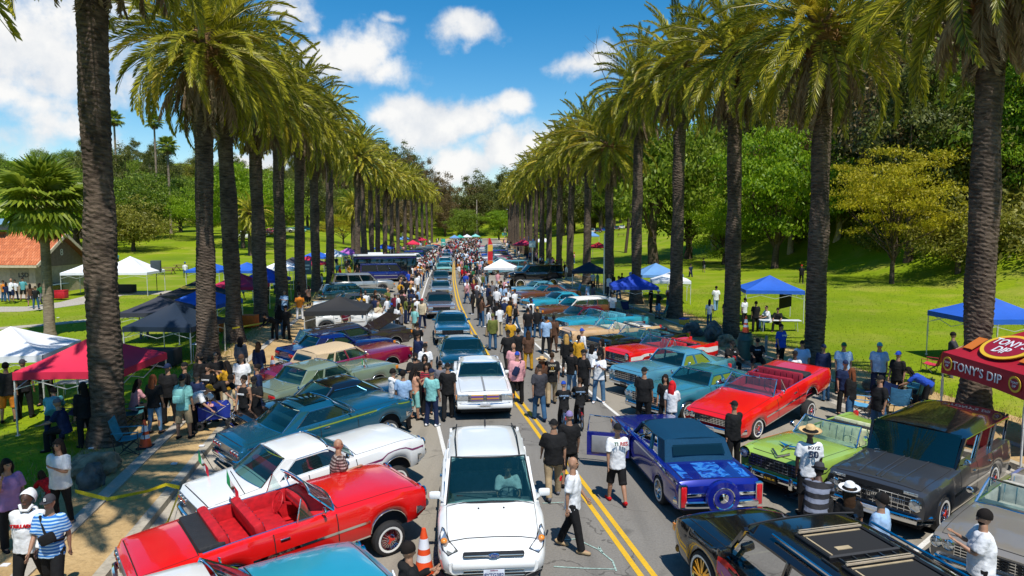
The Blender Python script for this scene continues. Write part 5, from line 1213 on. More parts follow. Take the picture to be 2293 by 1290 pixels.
def joints(pose, bt):
    P = POSES[pose]; J = {}; hz = .93; w, bl = BT[bt]; sp = R(P['sp']); lean = R(P.get('lean', 0))
    for k, (sd, (tp, kn)) in enumerate(zip((1, -1), P['L'])):
        tp, kn = R(tp), R(kn); h = V(sd*.088*w, 0, hz); d = V(sd*math.sin(sp), math.sin(tp)*math.cos(sp), -math.cos(tp)*math.cos(sp)); kne = h+d*.43
        e = V(sd*math.sin(sp)*.4, math.sin(tp-kn), -math.cos(tp-kn)).normalized(); an = kne+e*.42; J['hip', sd] = h; J['knee', sd] = kne; J['ank', sd] = an
        f = V(sd*.12, math.cos(max(-.5, (tp-kn)*.6)), math.sin(min(0, (tp-kn)*.6))).normalized(); J['toe', sd] = an+f*.15+V(0, 0, -.055); J['heel', sd] = an-f*.05+V(0, 0, -.055)
    zmin = min(J[k, s].z for k in ('toe', 'heel') for s in (1, -1))-.03
    for k in J: J[k] = J[k]-V(0, 0, zmin)
    pel = V(0, 0, hz-zmin); S = V(0, math.sin(lean), math.cos(lean)); J['pel'] = pel; J['S'] = S; J['nb'] = pel+S*.53
    hp = R(P.get('hp', 0))+lean*.6; J['hd'] = J['nb']+V(0, math.sin(lean*.7), math.cos(lean*.7))*.205; J['HM'] = Matrix.Rotation(R(P.get('hy', 0)), 3, 'Z') @ Rx(-hp)
    for sd, (p, ab, el, iw) in zip((1, -1), P['A']):
        p, ab, el = R(p), R(ab), R(el); p0 = p+lean*.25; s = J['nb']+V(sd*.178*(w*.5+.5), 0, 0)-S*.045
        d = V(sd*math.sin(ab), math.sin(p0)*math.cos(ab), -math.cos(p0)*math.cos(ab)); e = s+d*.285; q = p0+el
        f = V(sd*math.sin(ab)*.6-sd*iw, math.sin(q), -math.cos(q)).normalized(); J['sh', sd] = s; J['el', sd] = e; J['wr', sd] = e+f*.245; J['fd', sd] = f
    return J
TMP = bpy.data.scenes.new('workbench')                          # body shapes are evaluated in a small scene of their own
def remesh(b, vox, name, nm=1, smooth=0):
    me = b.mesh('t', [], 0); o = bpy.data.objects.new('t', me); TMP.collection.objects.link(o)
    m = o.modifiers.new('r', 'REMESH'); m.mode = 'VOXEL'; m.voxel_size = vox
    if smooth: q = o.modifiers.new('s', 'SMOOTH'); q.iterations = smooth; q.factor = .5
    vl = TMP.view_layers[0]; vl.update(); dg = vl.depsgraph; out = bpy.data.meshes.new_from_object(o.evaluated_get(dg)); out.name = name
    bpy.data.objects.remove(o); bpy.data.meshes.remove(me); out.materials.clear()
    for i in range(nm): out.materials.append(None)
    out.polygons.foreach_set('use_smooth', [True]*len(out.polygons)); return out
BC = {}
def body_mesh(pose, bt):
    k = ('b', pose, bt)
    if k in BC: return BC[k]
    J = joints(pose, bt); w, bl = BT[bt]; b = MB(); S = J['S']; p = J['pel']; F_ = 'f' in bt
    tp = [(-.09, .12, .09), (0, .155, .115*bl), (.12, .138 if F_ else .145, .105*bl), (.26, .15 if F_ else .165, .12*bl), (.40, .165, .11), (.48, .14, .085), (.525, .07, .062), (.62, .055, .057)]
    b.tube([p+S*z for z, _, _ in tp], [(x*w, y) for _, x, y in tp], 14, ell=(1, 0, 0))
    H = J['hd']; HM = J['HM'].to_4x4()
    b.ell(H, (.075, .095, .115), 14, 10, mt=HM); b.ell(H+J['HM'] @ V(0, .035, -.065), (.05, .055, .05), 10, 6, mt=HM); b.ell(H+J['HM'] @ V(0, .098, -.018), (.014, .02, .024), 8, 6, mt=HM)
    for sd in (1, -1):
        b.ell(H+J['HM'] @ V(sd*.078, -.005, -.01), (.012, .022, .032), 8, 6, mt=HM)
        b.tube([J['hip', sd]+V(0, 0, .03), J['hip', sd].lerp(J['knee', sd], .4), J['knee', sd], J['knee', sd].lerp(J['ank', sd], .35)+V(0, -.012, 0), J['ank', sd]], [.088*w, .078*w, .054, .056, .036], 10)
        b.tube([J['heel', sd]+V(0, 0, .02), J['ank', sd]+V(0, .02, -.03), J['toe', sd]+V(0, 0, .01)], [.034, .042, .032], 8)
        b.ell(J['sh', sd], (.062, .062, .062), 10, 8); b.tube([J['sh', sd], J['sh', sd].lerp(J['el', sd], .5), J['el', sd], J['el', sd].lerp(J['wr', sd], .3), J['wr', sd]], [.052*w, .047*w, .037, .038, .025], 9)
        f = J['fd', sd]; h = J['wr', sd]+f*.05; b.tube([J['wr', sd], h, h+f*.05], [(.024, .020), (.040, .016), (.034, .014)], 8, ell=(0, 1, 0) if abs(f.y) < .7 else (1, 0, 0))
    me = remesh(b, .0165, 'person', 3, 2)
    b2 = MB()                                                        # five fingers rooted inside each palm
    for sd in (1, -1):
        f = J['fd', sd]; a = V(0, 1, 0) if abs(f.y) < .7 else V(1, 0, 0); a = (a-f*a.dot(f)).normalized(); n_ = f.cross(a); h = J['wr', sd]+f*.085
        for i, (o, l) in enumerate(((-.026, .062), (-.009, .074), (.009, .070), (.025, .054))):
            q = h+a*o; b2.tube([q, q+f*l*.55+a*o*.25, q+f*l+n_*.018*sd+a*o*.1], [.0095, .0088, .006], 5)
        q = J['wr', sd]+f*.03+a*.03; b2.tube([q, q+f*.03+a*.022, q+f*.062+a*.018], [.012, .010, .007], 5)
    bm = bmesh.new(); bm.from_mesh(me); t = b2.mesh('t', [], 0); bm.from_mesh(t); bm.to_mesh(me); bm.free(); bpy.data.meshes.remove(t)
    me.polygons.foreach_set('use_smooth', [True]*len(me.polygons)); HI = J['HM'].inverted(); mi = []
    for pl in me.polygons:
        c = HI @ (pl.center-H); m = 0
        if c.length < .14 and c.y > .05:
            if abs(abs(c.x)-.031) < .015 and abs(c.z-.008) < .008: m = 1
            elif abs(abs(c.x)-.032) < .02 and abs(c.z-.032) < .006: m = 1
            elif abs(c.x) < .025 and abs(c.z+.062) < .008: m = 2
        mi.append(m)
    me.polygons.foreach_set('material_index', mi); BC[k] = me; return me
def shirt_mesh(pose, bt, kind):
    k = ('s', pose, bt, kind)
    if k in BC: return BC[k]
    J = joints(pose, bt); w, bl = BT[bt]; b = MB(); S = J['S']; p = J['pel']; lo = {'tee': -.13, 'hood': -.10, 'tank': -.06, 'dress': -.05, 'long': -.13, 'crop': .02}[kind]
    e = .03 if kind in ('tee', 'hood', 'long') else .014
    tp = [(lo, .168+e, .125*bl+e), (.05, .158+e, .118*bl+e), (.16, .15+e, .112*bl+e), (.28, .165+e, .125*bl+e), (.41, .17+e, .112+e), (.475, .15+e, .095+e*.8), (.515, .09, .078), (.53, .07, .066)]
    if lo > 0: tp = tp[1:]
    b.tube([p+S*z for z, _, _ in tp], [(x*w, y) for _, x, y in tp], 16, ell=(1, 0, 0))
    if kind not in ('tank', 'dress'):
        for sd in (1, -1):
            b.ell(J['sh', sd]+V(-sd*.01, 0, 0), (.08*w, .078, .076), 10, 8)
            if kind in ('tee', 'crop'): b.tube([J['sh', sd], J['sh', sd].lerp(J['el', sd], .45), J['sh', sd].lerp(J['el', sd], .84)], [.072*w, .076*w, .080*w], 10)
            else: b.tube([J['sh', sd], J['sh', sd].lerp(J['el', sd], .5), J['el', sd], J['el', sd].lerp(J['wr', sd], .5), J['wr', sd]], [.07*w, .066*w, .056, .05, .042], 10)
    if kind == 'hood': b.ell(J['nb']+V(0, -.07, .0), (.12, .09, .075), 12, 8)
    if kind == 'dress': b.tube([p+S*.1, p+V(0, 0, -.1), p+V(0, .01, -.38)], [(.16*w, .13), (.20*w, .17), (.27*w, .23)], 16, ell=(1, 0, 0))
    me = remesh(b, .021, 'shirt' if kind not in ('hood', 'dress') else {'hood': 'hoodie', 'dress': 'dress'}[kind], 1, 1)
    r = random.Random(hash((pose, kind)) % 997)                       # soft folds
    from mathutils import noise
    for v in me.vertices:
        c = v.co; v.co = c+v.normal*(.016*noise.noise(V(c.x*9, c.y*9, c.z*5+3))+.008*noise.noise(V(c.x*16+c.z*10, c.y*16, c.z*20)))
    BC[k] = me; return me
def pants_mesh(pose, bt, kind):
    k = ('p', pose, bt, kind)
    if k in BC: return BC[k]
    J = joints(pose, bt); w, bl = BT[bt]; b = MB(); p = J['pel']; S = J['S']
    b.tube([p-S*.10, p-S*.02, p+S*.07], [(.14*w, .11*bl), (.172*w, .13*bl), (.165*w, .125*bl)], 14, ell=(1, 0, 0))
    for sd in (1, -1):
        h, kn, a = J['hip', sd], J['knee', sd], J['ank', sd]
        if kind == 'shorts': b.tube([h, h.lerp(kn, .5), kn, kn.lerp(a, .18)], [.105*w, .10*w, .092*w, .094*w], 11)
        elif kind == 'tight': b.tube([h, h.lerp(kn, .5), kn, kn.lerp(a, .4), a], [.098*w, .086*w, .062, .062, .043], 11)
        else: b.tube([h, h.lerp(kn, .5), kn, kn.lerp(a, .5), a+V(0, .012, -.025)], [.105*w, .094*w, .08, .076, .074], 11)
    me = remesh(b, .021, 'shorts' if kind == 'shorts' else 'trousers', 1, 1); BC[k] = me; return me
def shoe_mesh(pose, bt):
    k = ('f', pose, bt)
    if k in BC: return BC[k]
    J = joints(pose, bt); BC[k] = []
    for sd in (1, -1):
        b = MB(); a, t = J['heel', sd], J['toe', sd]; d = (t-a).normalized(); b.tube([a-d*.03, a+V(0, 0, .015), a.lerp(t, .5)+V(0, 0, .01), t, t+d*.035], [(.025, .03), (.042, .05), (.045, .045), (.043, .035), (.02, .02)], 10, ell=V(0, 0, 1).cross(d)); BC[k].append(b.mesh('shoe', [None], 60))
    return BC[k]
def hair_mesh(pose, bt, kind):
    k = ('h', pose, bt, kind)
    if k in BC: return BC[k]
    J = joints(pose, bt); b = MB(); HM = J['HM'].to_4x4(); H = J['hd']; q = lambda *a: H+J['HM'] @ V(*a)
    tilt = HM @ Matrix.Rotation(R(26), 4, 'X')
    nm = 'hair'
    if kind in ('short', 'long', 'buzz', 'pony'):
        e = .0 if kind == 'buzz' else .010
        b.ell(q(0, -.014, .014), (.080+e, .098+e, .110+e), 16, 8, mt=tilt, v1=.56)
        if kind == 'long':
            b.tube([q(0, -.05, .03), q(0, -.085, -.10), q(0, -.10, -.24), q(0, -.10, -.40)], [(.085, .06), (.10, .055), (.105, .04), (.06, .02)], 12, ell=J['HM'] @ V(1, 0, 0))
            for sd in (1, -1): b.tube([q(sd*.07, .0, .05), q(sd*.088, .01, -.06), q(sd*.09, -.01, -.19)], [.03, .034, .015], 8)
        if kind == 'pony': b.tube([q(0, -.09, .05), q(0, -.15, .0), q(0, -.14, -.16)], [.03, .035, .012], 8)
    elif kind in ('cap', 'capb'):
        nm = 'cap'; b.ell(q(0, -.004, .022), (.088, .106, .108), 16, 6, mt=HM, v1=.5); s = 1 if kind == 'cap' else -1
        pts = [q(.085*math.sin(t), s*(.07+.115*math.cos(t)), .022+.012*math.cos(t)) for t in np.linspace(-1.5, 1.5, 9)]; b.prism([q(-.08, s*.05, .03)]+pts+[q(.08, s*.05, .03)], J['HM'] @ V(0, 0, -.008))
    elif kind in ('straw', 'fedora', 'sun'):
        nm = 'hat'; rb = {'straw': .215, 'fedora': .15, 'sun': .19}[kind]; mt = Matrix.Translation(q(0, -.01, .045)) @ HM @ Matrix.Rotation(R(6), 4, 'X')
        b.lathe([(0, .125), (.055, .125), (.085, .10), (.096, .045), (.100, .04), (.100, .008), (rb*.7, -.002), (rb*.93, .004), (rb, .018), (rb*.93, -.008), (.098, -.012)], 24, mt=mt, mis=[0, 0, 0, 1, 1, 1, 0, 0, 0, 0])
    BC[k] = b.mesh(nm, [None]*(2 if nm == 'hat' else 1), 50); return BC[k]
SKIN = dict(l=M('skin_light', (.52, .30, .20), .55, var=.05), m=M('skin_tan', (.36, .19, .115), .55, var=.05), d=M('skin_dark', (.075, .035, .022), .5, var=.05))
EYE = M('eye_dark', (.02, .014, .012), .4, var=0); LIP = M('lips', (.30, .11, .09), .5, var=0)
CL = dict(white=(.74, .75, .77), black=(.012, .012, .013), navy=(.012, .022, .065), grey=(.13, .13, .15), charcoal=(.045, .045, .055), teal=(.10, .35, .38), lightblue=(.30, .45, .66), skyblue=(.33, .50, .72), blue=(.02, .07, .42), red=(.50, .01, .015), maroon=(.15, .012, .03),
  pink=(.62, .30, .32), mustard=(.55, .29, .02), olive=(.13, .15, .035), khaki=(.36, .27, .16), denim=(.035, .10, .20), lightdenim=(.16, .30, .46), tan=(.42, .30, .17), brown=(.10, .05, .03), beige=(.52, .44, .30), orange=(.62, .20, .02), purple=(.34, .19, .40), green=(.02, .14, .06), yellow=(.65, .45, .05), aqua=(.22, .52, .50), blonde=(.48, .27, .07), auburn=(.16, .05, .02), darkhair=(.012, .009, .008), brownhair=(.05, .025, .012), redhair=(.62, .015, .02), straw=(.62, .42, .20), lilac=(.25, .20, .40), cream=(.66, .60, .46), peach=(.62, .33, .22))
def CM(c):
    if not isinstance(c, str): return c
    return cloth(c, CL[c])
def setm(o, *ms):
    for s, m in zip(o.material_slots, ms): s.link = 'OBJECT'; s.material = m
PEOPLE = []
def person(hx, hy, face, pose, bt, shirt, pants, hair, label, h=1.75, kind='tee', pk='long', hc='darkhair', hat=None, hatc='black', skin='m', shoes='black', z=0., glasses=False, extra=None, group=None, xy=None):
    J = joints(pose, bt); s = h/1.775; top = (J['hd'].z+.125)*s
    x, y = xy if xy else G(hx, hy, top+z)
    if not xy:                                     # the head, not the feet, stands at the pixel
        d = Matrix.Rotation(R(face), 3, 'Z') @ (J['hd']*s); x -= d.x; y -= d.y
        off = x-cx(y)
        if z == 0: z = .15 if (off < -9.3 or off > 11.1) else 0
    o = link('person', body_mesh(pose, bt), None, (x, y, z), (0, 0, R(face)), s); setm(o, SKIN[skin], EYE, LIP); tag(o, label, 'person', group)
    sm = shirt_mesh(pose, bt, kind); c = link(sm.name.split('.')[0], sm, o); setm(c, CM(shirt))
    if pants: pm = pants_mesh(pose, bt, pk); c = link(pm.name.split('.')[0], pm, o); setm(c, CM(pants))
    for sm in shoe_mesh(pose, bt): setm(link('shoe', sm, o), CM(shoes))
    if hair and hair != 'bald': setm(link('hair', hair_mesh(pose, bt, hair), o), CM(hc))
    if hat: hm = hair_mesh(pose, bt, hat); setm(link(hm.name.split('.')[0], hm, o), CM(hatc), CM('black'))
    if glasses:
        b = MB(); q = lambda *a: J['hd']+J['HM'] @ V(*a)
        for sd in (1, -1): b.ell(q(sd*.033, .086, .008), (.028, .012, .02), 10, 6, mt=J['HM'].to_4x4()); b.bar(q(sd*.06, .08, .012), q(sd*.08, -.01, .012), .006, .008)
        b.build('sunglasses', BLACKP, o)
    if extra: extra(o, J)
    PEOPLE.append((x, y)); return o
def backprint(txts, up=.40):
    """flat print on the back of a shirt: (text, size, colour, dx, dz)"""
    def f(o, J):
        for (t, sz, c, dx, dz) in txts:
            S = J['S']; p = J['pel']+S*(up+dz)+V(-dx, -.207, 0); lettering(t, sz, cloth('print_'+c, CL[c]), o, p, (R(90), 0, 0), 'shirt_print', ext=.012)
    return f
def frontprint(txts, up=.38, dep=.16):
    def f(o, J):
        for (t, sz, c, dx, dz) in txts: lettering(t, sz, cloth('print_'+c, CL[c]), o, J['pel']+J['S']*(up+dz)+V(dx, dep, 0), (R(90), 0, R(180)), 'shirt_print', ext=.012)
    return f
def backpack(c, sz=1., strap=True):
    def f(o, J):
        b = MB(); b.rbox(J['nb']-J['S']*.23+V(0, -.21, 0), (.30*sz, .15, .40*sz), .06); b.rbox(J['nb']-J['S']*.31+V(0, -.29, 0), (.24*sz, .06, .20*sz), .03)
        for sd in (1, -1): b.tube([J['nb']+V(sd*.09, -.14, -.05), J['nb']+V(sd*.10, -.02, .035), J['nb']+V(sd*.11, .11, -.08), J['nb']+V(sd*.13, .06, -.34)], .018, 5)
        tag(b.build('backpack', CM(c), None), f'{c} backpack on the back of its wearer', 'backpack').matrix_world = o.matrix_basis.copy()
    return f
def slingbag(c, lab, back=False):
    def f(o, J):
        b = MB(); s = -1 if back else 1; n = J['nb']; b.tube([n+V(.12, s*.06, .0), n+V(.0, s*.17, -.22), n+V(-.14, s*.17, -.36)], .02, 5)
        b.tube([n+V(.12, s*.06, .0), n+V(.06, -s*.15, -.15), n+V(-.16, -s*.15, -.36), n+V(-.18, 0, -.40), n+V(-.14, s*.17, -.36)], .02, 5)
        b.rbox(n+V(-.06, s*.215, -.30), (.24, .10, .17) if not back else (.2, .10, .32), .04, 0, Matrix.Rotation(R(25), 4, 'Y'))
        tag(b.build('sling_bag', CM(c), None), lab, 'bag').matrix_world = o.matrix_basis.copy()
    return f
def hoodup(o, J):
    b = MB(); q = lambda *a: J['hd']+J['HM'] @ V(*a); b.ell(q(0, -.03, .0), (.115, .13, .155), 16, 10, mt=J['HM'].to_4x4() @ Matrix.Rotation(R(62), 4, 'X'), v1=.56); b.ell(q(0, -.10, .05), (.07, .06, .09), 10, 8); b.tube([q(-.10, .02, -.09), q(-.05, .075, -.165), q(.05, .075, -.165), q(.10, .02, -.09)], .024, 8); setm(b.build('hood', [None], o, 60), CM('white'))
def many(*fs):
    def f(o, J):
        for g_ in fs: g_(o, J)
    return f
def beard(o, J):
    b = MB(); b.ell(J['hd']+J['HM'] @ V(0, .035, -.072), (.056, .066, .052), 10, 8, mt=J['HM'].to_4x4()); setm(b.build('beard', [None], o, 60), CM('darkhair'))
PLAID = pattern_mat('plaid_brown', 'plaid', (.07, .035, .03), (.40, .33, .30), 16., (.03, .02, .02)); PLAIDB = pattern_mat('plaid_blue_white', 'plaid', (.03, .06, .10), (.45, .5, .52), 14., (.05, .08, .12)); PLAIDR = pattern_mat('plaid_red_black', 'plaid', (.35, .01, .03), (.03, .01, .015), 14., (.1, .01, .02))
STRIPEB = pattern_mat('stripe_blue_white', 'stripe', (.02, .16, .50), (.42, .60, .78), 20.); STRIPEK = pattern_mat('stripe_black_grey', 'stripe', (.012, .012, .016), (.16, .18, .24), 6.)
FADE = pattern_mat('denim_faded', 'plaid', (.05, .13, .24), (.08, .18, .30), 3.)
P_ = person
# on the road
P_(1283, 1022, -105, 'walk', 'm', 'white', 'black', 'bald', 'bald person in white printed T-shirt and black trousers walking past the white utility car', 1.78, shoes='tan', extra=backprint([('TI', .10, 'green', .04, .06), ('RES', .09, 'red', -.08, .05)]))
P_(1383, 948, 8, 'walk2', 'm', 'white', 'black', None, 'person in white TIRES T-shirt, black shorts and backward cap beside the cobalt coupe', 1.76, pk='shorts', hat='capb', shoes='red', extra=backprint([('TI', .11, 'green', .085, .06), ('RES', .11, 'red', -.085, .06)]))
P_(1240, 938, 6, 'walk', 'h', 'black', 'khaki', None, 'stocky person in black T-shirt and khaki trousers walking away along the yellow lines', 1.78, hat='cap', shoes='grey')
P_(1275, 920, 2, 'stand', 'm', 'black', 'black', None, 'person all in black with a faded purple cap beside the khaki trousers walker', 1.76, hat='cap', hatc='lilac', pk='shorts')
P_(757, 982, -70, 'hand', 'h', PLAID, 'charcoal', 'bald', 'balding person in brown plaid shirt standing between the white hardtop and red convertible', 1.74)
P_(1645, 897, 20, 'hand', 'm', 'black', 'black', None, 'person in black long sleeves looking at the raised red convertible', 1.74, kind='long', hat='cap')
P_(1815, 955, -8, 'stand', 'm', 'white', 'black', None, 'person in wide straw hat and white jersey numbered 50 by the lime convertible', 1.86, pk='shorts', hat='straw', hatc='straw', skin='d', extra=backprint([('50', .19, 'navy', -.02, -.05), ('BOYZ', .085, 'navy', -.02, .09)]))
P_(1835, 1040, -30, 'squat', 'h', STRIPEK, 'black', 'short', 'person in grey fedora and black striped shirt crouching before the gunmetal wagon', 1.78, kind='long', hat='fedora', hatc='charcoal', skin='d')
P_(1903, 1083, -20, 'stand', 'f', 'black', 'black', 'long', 'person with long dark hair under a white sun hat by the gunmetal wagon', 1.62, hat='sun', hatc='white', hc='brownhair')
P_(1975, 1103, 40, 'stand', 'm', 'lightblue', 'denim', 'short', 'person in light denim blue shirt and black cap at the gunmetal bumper', 1.74, hat='cap')
P_(2205, 1140, 65, 'phone', 'h', 'white', 'black', 'short', 'person in white T-shirt and sunglasses in front of the champagne convertible', 1.78, glasses=True, extra=beard)
P_(915, 1213, -70, 'phone', 'm', 'black', 'black', 'short', 'person in black EVENT STAFF hoodie at the bottom beside an orange cone', 1.74, kind='hood', extra=backprint([('EVENT', .085, 'white', 0, .0), ('STAFF', .085, 'white', 0, -.11)]))
P_(1443, 822, -40, 'stand', 'h', 'black', 'black', None, 'large person in black T-shirt and cap before the turquoise hardtop', 1.82, hat='cap')
P_(1490, 838, 150, 'stand', 'f', 'black', 'black', 'long', 'dark haired person in black top beside the red haired one', 1.66)
P_(1506, 852, -20, 'hand', 'f', 'white', 'denim', 'long', 'person with long bright red hair in white and blue jersey', 1.62, hc='redhair')
P_(1208, 815, 10, 'walk2', 'm', 'charcoal', 'denim', None, 'person in charcoal T-shirt, blue jeans and cap walking away mid road', 1.76, hat='cap', shoes='navy')
P_(1236, 788, 0, 'walk', 'm', 'black', 'khaki', 'buzz', 'person in black T-shirt with yellow back print and khaki trousers', 1.80, shoes='black', hc='brownhair', extra=backprint([('LOCALS', .07, 'cream', 0, .05), ('13', .12, 'mustard', 0, -.05), ('ONLY', .07, 'cream', 0, -.14)]))
P_(1213, 800, 5, 'stand', 'f', 'brown', 'khaki', 'long', 'person in broad straw sun hat beside the yellow back print shirt', 1.62, hat='straw', hatc='straw', hc='auburn')
P_(1158, 787, 5, 'stand', 'h', 'pink', 'black', None, 'person in pale pink shirt with navy sling bag and blue cap by the white coupe', 1.78, kind='long', hat='cap', hatc='blue', extra=slingbag('navy', 'navy sling bag slung across a pink shirted back', True))
P_(1150, 768, -30, 'stand', 'h', 'pink', 'black', 'bald', 'bald person in salmon pink shirt just ahead of the navy sling bag', 1.74)
P_(1280, 777, -40, 'stand2', 'm', 'black', 'lightdenim', 'short', 'person in black T-shirt and faded jeans facing the white jersey', 1.74)
P_(1307, 782, -60, 'hand', 'h', 'black', 'black', None, 'stout person in black shirt and cap talking to the white jersey', 1.78, hat='cap')
P_(1342, 785, 165, 'phone', 'm', 'white', FADE, None, 'person in open white jersey over blue shirt looking at something held', 1.78, hat='cap', shoes='white', extra=frontprint([('LA', .1, 'blue', 0, 0)]))
P_(1268, 748, 10, 'stand', 'f', 'black', 'black', 'long', 'blonde person in black coat walking near the red finned convertible', 1.70, kind='long', hc='blonde', pk='tight')
P_(1296, 750, -10, 'stand', 'f', 'mustard', 'denim', 'pony', 'person in mustard top and blue jeans with dark ponytail', 1.66, kind='long')
P_(1303, 735, -60, 'stand2', 'm', 'white', 'denim', None, 'person in white shirt under a navy vest with blue cap', 1.76, kind='long', hat='cap', hatc='blue')
P_(1326, 770, -30, 'stand', 'f', 'white', 'grey', 'long', 'dark haired person in white blouse near the open white jersey', 1.60)
P_(1347, 758, 120, 'hand', 'f', 'black', 'black', 'long', 'dark haired person in black sleeveless top at the red finned convertible', 1.66, kind='tank')
P_(1223, 707, -10, 'stand', 'm', 'lightblue', 'black', 'short', 'person in grey blue shirt and black trousers watching the tan convertible', 1.78)
P_(1240, 705, -30, 'stand2', 'm', 'brown', 'brown', 'buzz', 'person in brown T-shirt and brown shorts beside the grey blue shirt', 1.78, pk='shorts', skin='d')
P_(1183, 740, 0, 'stand', 'fh', 'brown', 'mustard', 'long', 'person in brown top and mustard trousers standing mid road', 1.66, hc='brownhair')
P_(1103, 702, 10, 'stand', 'm', 'olive', 'denim', None, 'person in olive jacket and jeans on the road by the teal queue car', 1.76, kind='long', hat='cap', hatc='olive')
P_(1138, 738, 20, 'walk', 'h', 'black', 'black', None, 'stocky person in black with black cap carrying a red bag', 1.76, hat='capb')
P_(1160, 735, 0, 'stand', 'm', 'black', 'charcoal', 'short', 'person in plain black T-shirt behind the stocky one with a bag', 1.74)
P_(1182, 688, -10, 'stand', 'm', 'black', 'denim', 'short', 'person in black T-shirt and jeans by the slate grey coupe nose', 1.78)
P_(1143, 712, -10, 'stand2', 'm', 'mustard', 'black', None, 'person with a yellow lettered black cap by the road middle', 1.74, hat='cap')
P_(1075, 655, 0, 'walk2', 'm', 'black', 'charcoal', None, 'person in black coat walking up the yellow lines', 1.78, kind='long', hat='cap')
# beside the white eighties coupe, left
P_(1002, 812, 5, 'walk', 'm', 'black', 'black', None, 'person in black T-shirt and trousers walking beside the white eighties coupe', 1.78, hat='cap')
P_(985, 806, 5, 'stand', 'm', 'grey', 'navy', 'buzz', 'person with grey cap next to the white eighties coupe', 1.70, hat='cap', hatc='grey')
P_(966, 825, -25, 'stand', 'm', 'aqua', 'navy', None, 'person in pale aqua T-shirt and navy trousers by the white line', 1.74, hat='cap', hatc='navy', shoes='white')
P_(955, 812, 195, 'hand', 'f', PLAIDR, 'black', 'long', 'person in red plaid shirt with long dark hair in the group by the noses', 1.66, kind='long')
P_(929, 820, -50, 'phone', 'f', 'peach', 'aqua', 'long', 'person in peach top and teal green shorts holding a phone', 1.66, pk='shorts', kind='tank')
P_(902, 828, -10, 'stand', 'm', 'lightblue', 'black', 'short', 'person in light blue T-shirt seen from behind at the teal coupe nose', 1.76)
P_(880, 825, -60, 'phone', 's', 'white', 'black', 'short', 'person in pale grey patterned hoodie at the teal coupe nose', 1.72, kind='hood')
P_(930, 790, 190, 'cross', 'h', 'black', 'black', 'short', 'bearded person in black with folded arms in the group by the noses', 1.78, extra=beard, glasses=True)
P_(951, 793, 185, 'stand', 'f', 'black', 'black', 'long', 'person in black with sunglasses in the group by the noses', 1.64, glasses=True)
P_(952, 768, 180, 'stand', 'm', 'white', 'denim', None, 'person in white T-shirt and blue scarf behind the group by the noses', 1.78, hat='cap', glasses=True)
P_(936, 745, -40, 'phone', 'm', 'navy', 'charcoal', 'buzz', 'person in navy shirt photographing with a phone by the magenta sedan', 1.74)
P_(934, 722, -20, 'phone', 'm', 'black', 'black', 'short', 'person in black bending over a phone by the dark wagon nose', 1.74)
P_(945, 668, 175, 'walk', 'm', 'beige', 'navy', None, 'person in beige hoodie and red cap walking towards the camera', 1.78, kind='hood', hat='cap', hatc='red')
# meadow side path
P_(408, 850, -5, 'stand', 'm', 'aqua', 'khaki', 'buzz', 'person in aqua T-shirt and khaki shorts wearing a mint green backpack', 1.78, pk='shorts', hat='capb', hatc='charcoal', extra=backpack('aqua'))
P_(343, 850, -10, 'stand', 'fh', 'black', 'lightdenim', 'long', 'person with curly auburn hair, black top and ripped jeans by the orange cone', 1.68, hc='auburn', pk='tight')
P_(468, 872, -95, 'bend', 'm', 'white', 'black', None, 'person bending over in white T-shirt and yellow cap behind the stroller wagon', 1.72, hat='cap', hatc='mustard')
P_(375, 825, 170, 'stand', 'h', 'black', 'black', None, 'person in black T-shirt and blue fronted cap beside the pink canopy corner', 1.80, hat='cap', hatc='navy', glasses=True)
P_(413, 822, 120, 'stand2', 'm', 'black', 'black', None, 'person in black with backward black cap behind the backpack wearer', 1.76, hat='capb')
P_(448, 800, -120, 'stand', 'm', 'black', 'black', None, 'bearded person in black long sleeves and cap at the second palm', 1.80, kind='long', hat='cap', extra=beard)
P_(465, 826, 170, 'stand', 's', 'black', 'charcoal', 'short', 'youth in black T-shirt with white lettering facing the stroller', 1.66, extra=frontprint([('RAIDERS', .07, 'white', 0, -.02)], dep=.15))
P_(441, 846, 170, 'stand', 's', 'navy', 'black', 'short', 'youth in navy with bowed head among the stroller group', 1.60, hat='cap')
P_(483, 798, 190, 'cross', 'm', 'black', 'khaki', 'buzz', 'person in black polo with crossed arms behind the stroller group', 1.78)
P_(507, 818, 60, 'phone', 'f', 'mustard', 'cream', 'long', 'person in mustard yellow blouse with long dark hair', 1.64, kind='long')
P_(540, 793, 175, 'stand', 'h', 'white', 'lightdenim', None, 'person in white V-neck T-shirt and brown cap facing the camera', 1.80, hat='cap', hatc='brown')
P_(575, 815, 120, 'stand', 'm', 'navy', 'navy', 'short', 'person in navy jacket turned towards the black sedan', 1.72, kind='long')
P_(517, 850, -100, 'bend', 'm', 'black', 'black', 'short', 'person in black number 7 jersey leaning to the black sedan', 1.72)
P_(545, 840, 160, 'stand', 'm', 'black', 'black', 'short', 'person in black tank top with sunglasses beside the black sedan', 1.78, kind='tank', glasses=True, extra=frontprint([('RAIDERS', .06, 'white', 0, -.04)], dep=.145))
P_(568, 842, 190, 'phone', 'm', 'black', 'black', None, 'person in black T-shirt and cap leaning at the black sedan roof', 1.72, hat='cap')
P_(130, 1000, 170, 'carry', 'fh', 'white', 'black', 'long', 'person in white top and black leggings carrying a pink bundle', 1.72, pk='tight', glasses=True, shoes='grey')
P_(15, 1045, -120, 'call', 'fh', 'purple', 'black', 'long', 'person in lilac top talking on a phone at the left edge', 1.66, kind='tee')
P_(60, 1120, 185, 'walk', 'h', 'white', 'black', None, 'person in white hooded sweatshirt with the hood up', 1.76, kind='hood', skin='d', extra=many(hoodup, frontprint([('TRILLADE', .075, 'red', 0, -.02)], dep=.178)))
